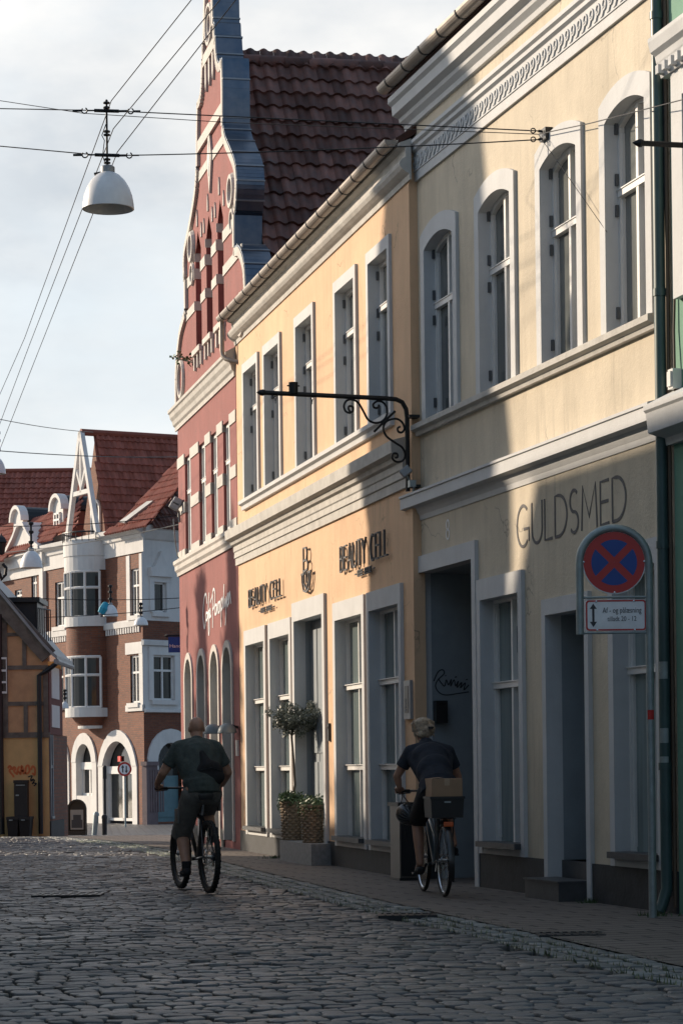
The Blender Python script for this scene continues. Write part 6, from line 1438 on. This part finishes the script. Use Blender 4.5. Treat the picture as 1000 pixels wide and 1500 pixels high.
def bicycle(lab, loc, rz, r, ra, fa, bb, seat, head_t, head_b, grip_w, bar_y, bar_z, paint, mtb):
    b = thing('bicycle', lab, 'bicycle', loc, rz, 'bicycles being ridden up the street', local=True)
    R_, F_ = V((0, ra, r)), V((0, fa, r)); BB = V((0, 0, bb)); st = V(seat); st0 = BB.lerp(st, .74); HT, HB = V((0, *head_t)), V((0, *head_b))
    f = MB(); f.tube([BB, st0], .018, 10); f.tube([st0 + V((0, .0, -.03)), HT.lerp(HB, .25)] if mtb else [BB.lerp(st0, .55), HB.lerp(HT, .5)], .019, 10); f.tube([BB, HB.lerp(HT, .1)], .024, 10); f.tube([HB, HT], .023, 10)
    for s in (-1, 1):
        f.tube([BB + V((s * .03, -.02, 0)), R_ + V((s * .062, 0, 0))], .010, 8); f.tube([st0 + V((s * .015, 0, -.04)), R_ + V((s * .062, 0, 0))], .008, 8)
    fr = f.build('frame', M[paint], b, local=True, smooth=40)
    f = MB(); f.tube([st0, st], .014, 10); f.build('seat_post', M['chrome'], b, local=True)
    f = MB(); crown = HB + (HB - HT).normalized() * .03
    for s in (-1, 1): f.tube([crown + V((s * .055, 0, 0)), F_ + V((s * .058, 0, 0))], [.017, .012] if mtb else [.012, .009], 8)
    f.tube([crown - V((.06, 0, 0)), crown + V((.06, 0, 0))], .018, 8); f.tube([crown, HB], .018, 8); f.build('fork', M['bikeblack'], b, local=True, smooth=40)
    wheel(b, ra, r, .029 if mtb else .019, knob=mtb); wheel(b, fa, r, .029 if mtb else .019, knob=mtb)
    q = MB(); S_ = V(seat)
    A = [(-.075, -.12), (-.078, -.08), (-.045, .0), (-.018, .12), (0, .15), (.018, .12), (.045, .0), (.078, -.08), (.075, -.12), (0, -.135)]
    q.add([S_ + V((x, y, .045)) for x, y in A] + [S_ + V((x * .92, y * .96, .062)) for x, y in A] + [S_ + V((x * .8, y * .9, .0)) for x, y in A], [tuple(range(10, 20))] + [(i, (i + 1) % 10, 10 + (i + 1) % 10, 10 + i) for i in range(10)] + [(i, 20 + i, 20 + (i + 1) % 10, (i + 1) % 10) for i in range(10)] + [tuple(range(29, 19, -1))]); q.build('saddle', M['plastic'], b, local=True, smooth=60)
    q = MB(); C_ = V((0, bar_y, bar_z)); q.tube([HT, HT + (HT - HB).normalized() * .05, C_], .014, 8)
    q.tube([C_ + V((s * grip_w * k, -y, z)) for s, k, y, z in ((-1, 1, .06, .0), (-1, .55, .01, .0), (-1, .2, 0, 0), (1, .2, 0, 0), (1, .55, .01, 0), (1, 1, .06, 0))], .011, 10)
    hb_ = q.build('handlebar', M['bikeblack'] if mtb else M['chrome'], b, local=True, smooth=40)
    for s in (-1, 1):
        q = MB(); q.tube([C_ + V((s * (grip_w + .005), -.062, 0)), C_ + V((s * (grip_w - .125), -.045, 0))], .016, 10); q.build('grip', M['rubber'], hb_, local=True)
        q = MB(); q.tube([C_ + V((s * (grip_w - .15), -.03, 0)), C_ + V((s * (grip_w - .14), .02, -.02)), C_ + V((s * (grip_w - .03), .03, -.03))], .006, 6); q.build('brake_lever', M['darkmetal'], hb_, local=True)
    q = MB(); q.torus(R_ + V((.04, 0, 0)), (1, 0, 0), .045, .012, 20, 6); q.tube([R_ + V((.05, .02, -.02)), R_ + V((.05, .05, -.10))], .012, 6); q.build('derailleur', M['darkmetal'], b, local=True)
    q = MB()
    for z in (.085, -.085): q.tube([BB + V((.05, 0, z)), R_ + V((.04, 0, z * .55))], .005, 5)
    q.build('chain', M['darkmetal'], b, local=True)
    return b
# ------------------------------------------------------------------ people: one continuous skin per body, clothes as children
def blob(prims, voxel=.009, smooth=6, grow=0.0):
    bm = bmesh.new()
    def addm(t, m): 
        for v_ in t.verts: v_.co = m @ v_.co
    for p in prims:
        if p[0] == 'e':
            _, c, r = p[:3]; m = Matrix.Translation(c) @ (p[3].to_4x4() if len(p) > 3 else Matrix.Identity(4)) @ Matrix.Diagonal((r[0] + grow, r[1] + grow, r[2] + grow, 1))
            bmesh.ops.create_icosphere(bm, subdivisions=3, radius=1, matrix=m)
        else:
            k, a, b, ra, rb = p[:5]; a, b = V(a), V(b); ra += grow; rb += grow; n = 20; ax = (b - a).normalized(); u = ax.orthogonal().normalized(); w_ = ax.cross(u); L = (b - a).length
            prof = []
            if k == 'c': prof += [(ra * sin(radians(t)), -ra * cos(radians(t))) for t in (8, 25, 45, 70)]
            prof += [(ra, 0.0), (rb, L)]
            if k in 'ch': prof += [(rb * cos(radians(t)), L + rb * sin(radians(t))) for t in (20, 45, 65, 82)]
            rings = [[bm.verts.new(a + ax * h + (u * cos(2 * pi * i / n) + w_ * sin(2 * pi * i / n)) * r) for i in range(n)] for r, h in prof]
            for A, B in zip(rings, rings[1:]):
                for i in range(n): bm.faces.new((A[i], A[(i + 1) % n], B[(i + 1) % n], B[i]))
            bm.faces.new(rings[0][::-1]); bm.faces.new(rings[-1])
    bmesh.ops.recalc_face_normals(bm, faces=bm.faces)
    me = bpy.data.meshes.new('b'); bm.to_mesh(me); bm.free(); ob = bpy.data.objects.new('b', me); COL.objects.link(ob)
    md = ob.modifiers.new('r', 'REMESH'); md.mode = 'VOXEL'; md.voxel_size = voxel
    if smooth: ms = ob.modifiers.new('s', 'SMOOTH'); ms.factor = .5; ms.iterations = smooth
    dg = bpy.context.evaluated_depsgraph_get(); out = bpy.data.meshes.new_from_object(ob.evaluated_get(dg)); bpy.data.objects.remove(ob); bpy.data.meshes.remove(me)
    return out
def skin_part(name, prims, mat_, parent, voxel=.009, smooth=6, grow=0.0):
    me = blob(prims, voxel, smooth, grow); me.name = name; me.materials.clear(); me.materials.append(mat_); me.polygons.foreach_set('use_smooth', [True] * len(me.polygons))
    o = bpy.data.objects.new(name, me); COL.objects.link(o); o.parent = parent; WL[o.name] = V((0, 0, 0)); return o
def limb(*a):                                     # chain of (point, radius)
    return [('c', p, q, r, s) for (p, r), (q, s) in zip(a, a[1:])]
def hand(wrist, grip, sgn):
    """closed hand: palm from the wrist to the bar and four fingers and a thumb curled round it"""
    W, G = V(wrist), V(grip); out = [('c', W, W.lerp(G, .55), .027, .034)]
    for i, L in enumerate((.9, 1.0, .97, .82)):
        x = sgn * (.035 - .023 * i); k = G + V((x, .010, .022)); t1 = G + V((x, .034 * L, .004)); t2 = G + V((x, .028 * L, -.022)); t3 = G + V((x, .004, -.027))
        out += limb((W.lerp(G, .6) + V((x * .8, 0, .008)), .012), (k, .0105), (t1, .0095), (t2, .009), (t3, .008))
    b = W.lerp(G, .35) + V((-sgn * .03, 0, -.005)); out += limb((b, .013), (b + V((-sgn * .018, .03, -.01)), .011), (G + V((-sgn * .035, .012, -.024)), .009))
    return out
def head(c, fw, rad=.098, look=(0, 1, 0)):
    c = V(c); f = V(look).normalized(); s = f.cross(V((0, 0, 1))).normalized(); u = s.cross(f); B = Matrix((s, f, u)).transposed()
    L = lambda x, y, z: c + s * x + f * y + u * z
    P = [('e', L(0, -.008, .022), (.076, .096, .092), B), ('e', L(0, .022, -.035), (.058, .070, .078), B), ('e', L(0, .062, -.082), (.030, .028, .026), B), ('e', L(0, .085, -.02), (.014, .022, .026), B), ('e', L(0, .09, -.032), (.017, .014, .012), B), ('e', L(0, .076, -.062), (.026, .014, .007), B)]
    for q in (-1, 1):
        P += [('e', L(q * .032, .072, .012), (.016, .014, .010), B), ('e', L(q * .04, .058, -.022), (.022, .024, .022), B), ('e', L(q * .080, -.008, -.012), (.010, .020, .032), B), ('e', L(q * .03, .078, .030), (.022, .012, .007), B)]
    return P, L
BIKE_M = dict(r=.362, ra=-.44, fa=.70, bb=.33, seat=(0, -.25, .93), head_t=(.43, .93), head_b=(.47, .80), grip_w=.345, bar_y=.42, bar_z=1.045, paint='bikeblack', mtb=True)
rearM = gnd(307, 1307); hM = V((-.311, .95, 0)); rootM = rearM + hM * .44; rootM.z = -.012; rzM = atan2(.311, .95)
bM = bicycle('black mountain bike ridden by the man in a dark green shirt', rootM, rzM, **BIKE_M)
pdM = crank_set(bM, V((0, 0, .33)), pi - .12)
q = MB(); q.torus(V((-.045, -.44, .362)), (1, 0, 0), .075, .006, 30, 5); q.build('brake_disc', M['chrome'], bM, local=True)
man = thing('person', 'bald man in dark green shirt and grey shorts riding away with a black sling bag', 'person', rootM, rzM, 'cyclists riding up the street', local=True)
lp, rp_ = pdM
hp, ch, nk = V((0, -.22, 1.03)), V((.0, -.05, 1.36)), V((.01, .04, 1.525))
shL, shR = V((-.195, .0, 1.445)), V((.195, .0, 1.445)); elL, elR = V((-.335, .06, 1.205)), V((.335, .04, 1.20)); wrL, wrR = V((-.345, .29, 1.085)), V((.345, .29, 1.08)); gL, gR = V((-.30, .365, 1.05)), V((.30, .365, 1.05))
knL, knR = V((-.13, .155, .585)), V((.135, .20, .80)); anL, anR = V((-.125, -.035, .265)), V((.13, -.03, .60)); anR = V((rp_.x - .01, rp_.y - .07, rp_.z + .09)); anL = V((lp.x + .015, lp.y - .07, lp.z + .095))
torso = [('e', hp + V((0, 0, .0)), (.185, .135, .135)), ('c', hp + V((0, 0, .04)), ch, .155, .175), ('e', V((0, -.13, 1.22)), (.195, .13, .2)), ('e', ch, (.20, .125, .18)), ('e', V((0, -.02, 1.42)), (.205, .095, .085)), ('c', V((0, 0, 1.45)), nk, .085, .062), ('c', V((-.05, 0, 1.475)), V((-.18, 0, 1.45)), .07, .068), ('c', V((.05, 0, 1.475)), V((.18, 0, 1.45)), .07, .068), ('c', V((-.10, -.10, 1.20)), V((-.165, -.01, 1.40)), .095, .085), ('c', V((.10, -.10, 1.20)), V((.165, -.01, 1.40)), .095, .085)]
armsM = limb((shL, .068), (V(shL).lerp(elL, .5), .056), (elL, .045)) + limb((elL, .045), (V(elL).lerp(wrL, .35), .044), (wrL, .030)) + limb((shR, .068), (V(shR).lerp(elR, .5), .056), (elR, .045)) + limb((elR, .045), (V(elR).lerp(wrR, .35), .044), (wrR, .030))
hL_, hR_ = V((-.095, -.19, .985)), V((.095, -.19, .985))
legs = limb((hL_, .098), (hL_.lerp(knL, .5), .085), (knL, .062)) + limb((knL, .060), (knL.lerp(anL, .3) + V((0, -.02, 0)), .064), (anL, .040)) + limb((hR_, .098), (hR_.lerp(knR, .5), .085), (knR, .062)) + limb((knR, .060), (knR.lerp(anR, .3) + V((0, -.02, 0)), .064), (anR, .040))
feet = [('c', anL, anL + V((0, .15, -.06)), .036, .03), ('c', anR, anR + V((0, .15, -.06)), .036, .03)]
hd, Lh = head((.025, .10, 1.652), None, look=(-.05, 1, -.02))
body = skin_part('body', torso + armsM + hand(wrL, gL, -1) + hand(wrR, gR, 1) + legs + feet + [('c', nk - V((0, 0, .04)), Lh(0, -.03, -.05), .062, .058)] + hd, M['skin'], man, .0075, 4)
shirt = [('f', V((0, -.215, .985)), V((0, -.19, 1.12)), .168, .172), ('e', V((0, -.18, 1.10)), (.19, .135, .10))] + [p for p in torso[1:5]] + torso[6:] + [('c', V((0, 0, 1.45)), V((.005, .02, 1.495)), .085, .074)]
shirt += limb((shL, .066), (V(shL).lerp(elL, .30), .062)) + [('f', V(shL).lerp(elL, .15), V(shL).lerp(elL, .70), .062, .062)] + limb((shR, .066), (V(shR).lerp(elR, .30), .062)) + [('f', V(shR).lerp(elR, .15), V(shR).lerp(elR, .70), .062, .062)]
skin_part('shirt', shirt, M['tshirt'], man, .009, 4, grow=.012)
sh = [('e', hp + V((0, 0, -.01)), (.172, .135, .135))]
for h0, kn in ((hL_, knL), (hR_, knR)): sh += [('c', h0, h0.lerp(kn, .5), .105, .098), ('f', h0.lerp(kn, .4), h0.lerp(kn, 1.06), .100, .092)]
so_ = skin_part('shorts', sh, M['shorts'], man, .009, 3, grow=.010)
for sg, kn, h0 in ((-1, knL, hL_), (1, knR, hR_)):
    q = MB(); c = h0.lerp(kn, .55) + V((sg * .103, -.02, 0)); q.rbox(c.x - .012, c.x + .012, c.y - .06, c.y + .06, c.z - .075, c.z + .075, .008); q.build('pocket', M['shorts'], so_, local=True, smooth=40)
for an in (anL, anR):
    skin_part('sock', [('f', an + V((0, 0, -.03)), an + V((0, -.0, .055)), .044, .050)], M['black'], man, .008, 2)
    skin_part('shoe', [('c', an + V((0, -.035, -.055)), an + V((0, .13, -.075)), .043, .036), ('e', an + V((0, .08, -.07)), (.048, .09, .035)), ('f', an + V((0, 0, -.07)), an + V((0, -.005, -.01)), .045, .045)], M['black'], man, .008, 3)
bg_ = thing('sling_bag', 'black teardrop sling bag on the back of the male cyclist', 'bag', rootM, rzM, local=True)
bc = V((.055, -.285, 1.20)); skin_part('body', [('e', bc, (.145, .065, .13)), ('e', bc + V((.02, .0, -.04)), (.14, .07, .10)), ('c', bc + V((-.03, 0, .06)), bc + V((-.06, .06, .20)), .075, .03)], M['black'], bg_, .009, 4)
q = MB(); q.tube([bc + V((-.06, .04, .18)), V((-.13, -.120, 1.45)), V((-.125, -.03, 1.515)), V((-.10, .08, 1.47))], .012, 8); q.build('strap', M['black'], bg_, local=True)
q = MB(); q.tube([bc + V((.01, .05, .12)), V((.10, -.125, 1.44)), V((.115, -.03, 1.51)), V((.10, .08, 1.46))], .012, 8); q.build('strap', M['black'], bg_, local=True)
q = MB(); q.tube([bc + V((-.10, -.052, .03)), bc + V((.0, -.075, .05)), bc + V((.11, -.052, .02))], .004, 6); q.build('zip', M['darkmetal'], bg_, local=True)

BIKE_W = dict(r=.345, ra=-.46, fa=.62, bb=.29, seat=(0, -.24, .90), head_t=(.36, .86), head_b=(.41, .70), grip_w=.30, bar_y=.40, bar_z=.985, paint='bikeblue', mtb=False)
rearW = gnd(651, 1315); hW = V((-.147, .989, 0)); rootW = rearW + hW * .46; rootW.z = .004; rzW = atan2(.147, .989)
bW = bicycle('grey-blue city bike with a rear crate ridden by the woman', rootW, rzW, **BIKE_W)
pdW = crank_set(bW, V((0, 0, .29)), pi - 1.0)
q = MB()
for y in (-.34, -.62): q.tube([V((-.07, y, .735)), V((.07, y, .735))], .005, 6)
for x in (-.07, 0, .07): q.tube([V((x, -.26, .735)), V((x, -.68, .735))], .005, 6)
for x in (-.07, .07): q.tube([V((x, -.60, .735)), V((x * .95, -.46, .345))], .006, 6); q.tube([V((x, -.38, .735)), V((x * .95, -.46, .345))], .005, 6)
rk = q.build('rack', M['darkmetal'], bW, local=True)
q = MB(); q.rbox(-.045, .045, -.705, -.685, .66, .705, .006); q.build('reflector', M['orange'], rk, local=True)
for ya, a0, a1 in ((-.46, -2.1, .5), (.62, -1.6, .7)):
    q = MB(); c = V((0, ya, .345)); P_ = [(c + V((x, sin(a) * .375, cos(a) * .375 - (abs(x) > .02) * .008))) for a in [a0 + (a1 - a0) * i / 20 for i in range(21)] for x in (-.028, -.015, .015, .028)]
    q.add(P_, [(i * 4 + j, i * 4 + j + 1, i * 4 + j + 5, i * 4 + j + 4) for i in range(20) for j in range(3)]); q.build('mudguard', M['bikeblack'], bW, local=True, smooth=60)
q = MB(); q.tube([V((-.05, -.36, .32)), V((-.11, -.62, .24))], .009, 6); q.build('kickstand', M['darkmetal'], bW, local=True)
wom = thing('person', 'woman with clipped ash blonde hair in navy top and shorts riding away', 'person', rootW, rzW, 'cyclists riding up the street', local=True)
lp, rp_ = pdW
hp, ch = V((0, -.23, 1.0)), V((-.01, .12, 1.30)); nk = V((-.025, .30, 1.455))
shL, shR = V((-.185, .22, 1.36)), V((.175, .22, 1.36)); elL, elR = V((-.31, .27, 1.13)), V((.29, .30, 1.12)); gL, gR = V((-.275, .345, .992)), V((.275, .345, .992)); wrL, wrR = V((-.285, .29, 1.02)), V((.285, .29, 1.02))
anL = V((lp.x + .015, lp.y - .09, lp.z + .10)); anR = V((rp_.x - .015, rp_.y - .09, rp_.z + .10)); knL, knR = V((-.135, .19, .70)), V((.12, .14, .78))
hL_, hR_ = V((-.09, -.19, .955)), V((.09, -.19, .955))
torso = [('e', hp, (.175, .15, .13)), ('c', hp + V((0, .03, .04)), ch, .145, .145), ('e', V((-.005, -.06, 1.16)), (.165, .14, .17)), ('e', ch, (.18, .13, .14)), ('e', V((-.01, .2, 1.35)), (.185, .09, .08)), ('c', V((-.01, .2, 1.36)), nk, .08, .052), ('c', V((-.05, .22, 1.39)), V((-.165, .22, 1.36)), .062, .06), ('c', V((.04, .22, 1.39)), V((.155, .22, 1.36)), .062, .06), ('c', V((-.08, .0, 1.16)), V((-.14, .18, 1.30)), .09, .08), ('c', V((.07, .0, 1.16)), V((.13, .18, 1.30)), .09, .08)]
armsW = limb((shL, .058), (V(shL).lerp(elL, .5), .048), (elL, .038)) + limb((elL, .038), (V(elL).lerp(wrL, .4), .037), (wrL, .026)) + limb((shR, .058), (V(shR).lerp(elR, .5), .048), (elR, .038)) + limb((elR, .038), (V(elR).lerp(wrR, .4), .037), (wrR, .026))
legs = limb((hL_, .098), (hL_.lerp(knL, .5), .082), (knL, .058)) + limb((knL, .056), (knL.lerp(anL, .32) + V((0, -.02, 0)), .056), (anL, .035)) + limb((hR_, .098), (hR_.lerp(knR, .5), .082), (knR, .058)) + limb((knR, .056), (knR.lerp(anR, .32) + V((0, -.02, 0)), .056), (anR, .035))
feet = [('c', anL, anL + V((0, .14, -.07)), .032, .027), ('c', anR, anR + V((0, .14, -.07)), .032, .027)]
hd, Lh = head((-.035, .385, 1.565), None, look=(-.02, 1, -.22))
skin_part('body', torso + armsW + hand(wrL, gL, -1) + hand(wrR, gR, 1) + legs + feet + [('c', nk - V((0, .03, .04)), Lh(0, -.03, -.05), .052, .05)] + hd, M['tan'], wom, .0075, 4)
top = [('f', V((0, -.27, .96)), V((0, -.2, 1.08)), .172, .165), ('e', V((0, -.2, 1.04)), (.175, .15, .10))] + torso[1:5] + torso[6:] + [('c', V((-.01, .2, 1.36)), nk - V((0, .03, .03)), .08, .066)]
for a, b in ((shL, elL), (shR, elR)): top += [('c', a, V(a).lerp(b, .3), .056, .052), ('f', V(a).lerp(b, .15), V(a).lerp(b, .64), .053, .054)]
skin_part('top', top, M['navy'], wom, .009, 4, grow=.012)
sh = [('e', hp + V((0, 0, -.02)), (.175, .148, .13))]
for h0, kn in ((hL_, knL), (hR_, knR)): sh += [('c', h0, h0.lerp(kn, .5), .104, .092), ('f', h0.lerp(kn, .4), h0.lerp(kn, .98), .095, .078)]
skin_part('shorts', sh, M['black'], wom, .009, 3, grow=.010)
for an in (anL, anR):
    skin_part('shoe', [('c', an + V((0, -.035, -.065)), an + V((0, .12, -.082)), .040, .033), ('e', an + V((0, .07, -.077)), (.044, .085, .03)), ('f', an + V((0, 0, -.075)), an + V((0, -.005, -.035)), .042, .040)], M['black'], wom, .008, 3)
hr = [('e', Lh(0, -.022, .035), (.094, .108, .094)), ('e', Lh(0, -.07, -.02), (.085, .06, .075)), ('e', Lh(.055, -.10, -.005), (.05, .04, .045)), ('e', Lh(-.02, -.085, -.055), (.062, .045, .04))]
r_ = random.Random(2)
for i in range(48):
    a = r_.uniform(-1.5, 1.5); p = Lh(sin(a) * .085, -cos(a) * .09, r_.uniform(-.05, .07)); e_ = p + V((r_.uniform(-.01, .045), -.012, r_.uniform(-.05, .0))); hr += [('c', p, e_, .012, .003)]
for i in range(30):
    a = -1.5 + 3 * i / 29; p = Lh(sin(a) * .07, -.02 - cos(a) * .05, .115 - .02 * abs(sin(a))); e_ = Lh(sin(a) * .10 + r_.uniform(-.01, .01), -cos(a) * .115 - .005, r_.uniform(-.02, .03)); m_1 = (p + e_) / 2 + V((sin(a) * .02, -cos(a) * .028, .018)); hr += [('c', p, m_1, .008, .0095), ('c', m_1, e_, .0095, .006)]
ho = skin_part('hair', hr, M['hair'], wom, .006, 2)
q = MB(); q.tube([Lh(.025, -.150, .0), Lh(.05, -.158, -.005), Lh(.078, -.14, .0)], .007, 8); q.tube([Lh(.03, -.152, -.015), Lh(.05, -.16, -.02), Lh(.07, -.145, -.015)], .005, 8); q.build('hair_clip', M['darkmetal'], ho, local=True)
# crate, cardboard box and helmet carried by the bicycle
cr = thing('crate', 'black plastic crate on the rear rack of the city bike', 'crate', rootW, rzW, local=True)
q = MB(); y0, y1, z0, z1 = -.66, -.28, .742, .935
def tray(q, x, y0, y1, z0, z1, th, fl=.012):
    q.cube(-x * .93, x * .93, y0 + .01, y1 - .01, z0, z0 + .01)
    def side(a0, b0, a1, b1, c0, d0, c1, d1):
        q.box6([V((a0[0], a0[1], z0)), V((b0[0], b0[1], z0)), V((b1[0], b1[1], z0)), V((a1[0], a1[1], z0)), V((c0[0], c0[1], z1)), V((d0[0], d0[1], z1)), V((d1[0], d1[1], z1)), V((c1[0], c1[1], z1))])
    k = .93
    side((-x * k, y0 + .01), (x * k, y0 + .01), (-x * k, y0 + .01 + th), (x * k, y0 + .01 + th), (-x, y0), (x, y0), (-x, y0 + th), (x, y0 + th))
    side((-x * k, y1 - .01 - th), (x * k, y1 - .01 - th), (-x * k, y1 - .01), (x * k, y1 - .01), (-x, y1 - th), (x, y1 - th), (-x, y1), (x, y1))
    for s in (-1, 1):
        q.box6([V((s * x * k, y0 + .012 + th, z0)), V((s * (x * k - th), y0 + .012 + th, z0)), V((s * (x * k - th), y1 - .012 - th, z0)), V((s * x * k, y1 - .012 - th, z0)), V((s * x, y0 + th + .001, z1)), V((s * (x - th), y0 + th + .001, z1)), V((s * (x - th), y1 - th - .001, z1)), V((s * x, y1 - th - .001, z1))])
tray(q, .158, y0, y1, z0, z1, .008); q.build('body', M['plastic'], cr, local=True)
q = MB()
for (a, b, c, d) in ((-.164, .164, y0 - .007, y0 - .0005), (-.164, .164, y1 + .0005, y1 + .007)): q.cube(a, b, c, d, z1 - .018, z1 + .004)
for s in (-1, 1): q.cube(*sorted((s * .1585, s * .164)), y0, y1, z1 - .018, z1 + .004)
q.build('rim', M['plastic'], cr, local=True)
q = MB(); q.cube(-.03, .03, y0 - .004, y0 + .003, z1 - .055, z1 - .04); q.build('handle_slot', M['galv'], cr, local=True)
bx_ = thing('cardboard_box', 'brown taped cardboard box standing in the black bicycle crate', 'box', rootW, rzW, local=True)
q = MB(); q.rbox(-.145, .145, y0 + .015, y1 - .015, .755, 1.105, .004); q.build('carton', M['card'], bx_, local=True)
q = MB(); q.cube(-.025, .025, y0 + .0135, y1 - .0135, 1.1052, 1.1062); q.cube(-.025, .025, y0 + .0135, y0 + .0145, 1.04, 1.1052); q.build('tape', M['tape'], bx_, local=True)
q = MB(); q.poly([V((-.144, y0 + .03, 1.1058)), V((-.144, y1 - .03, 1.1058)), V((-.03, y1 - .03, 1.116)), V((-.03, y0 + .03, 1.116))]); q.build('flap', M['card'], bx_, local=True)
hl = thing('helmet', 'black cycle helmet hanging from the left handlebar grip of the city bike', 'helmet', rootW, rzW, local=True)
hc = V((-.215, .30, .765)); q = MB(); pr = [(.105 * cos(radians(t)), .135 * sin(radians(t))) for t in range(-15, 91, 9)]
q.lathe(pr + [(a * .86, b * .86 - .005) for a, b in pr[::-1]], hc, 28, (.25, -.85, -.35)); sh_ = q.build('shell', M['helmet'], hl, local=True, smooth=60)
q = MB(); axh = V((.25, -.85, -.35)).normalized(); uh = axh.orthogonal().normalized(); wh = axh.cross(uh)
for i in range(7):
    a = -.9 + i * .3; P_ = []
    for t in range(20, 85, 12): d = uh * (cos(radians(t)) * sin(a)) + wh * (cos(radians(t)) * cos(a)); P_.append(hc + d * .107 + axh * (.137 * sin(radians(t))))
    q.tube(P_, .006, 6); q.tube([hc + (p - hc) - 2 * wh * (p - hc).dot(wh) for p in P_], .006, 6)
q.build('rib', M['plastic'], sh_, local=True)
q = MB(); q.tube([hc + V((-.06, .02, .07)), V((-.25, .33, .93)), V((-.255, .34, .99))], .005, 6); q.tube([hc + V((.05, .02, .07)), V((-.235, .34, .93)), V((-.24, .35, .99))], .005, 6); q.tube([hc + V((-.05, -.03, -.05)), hc + V((-.02, -.05, -.17)), hc + V((-.01, -.03, -.26))], .005, 6); q.build('strap', M['black'], hl, local=True)
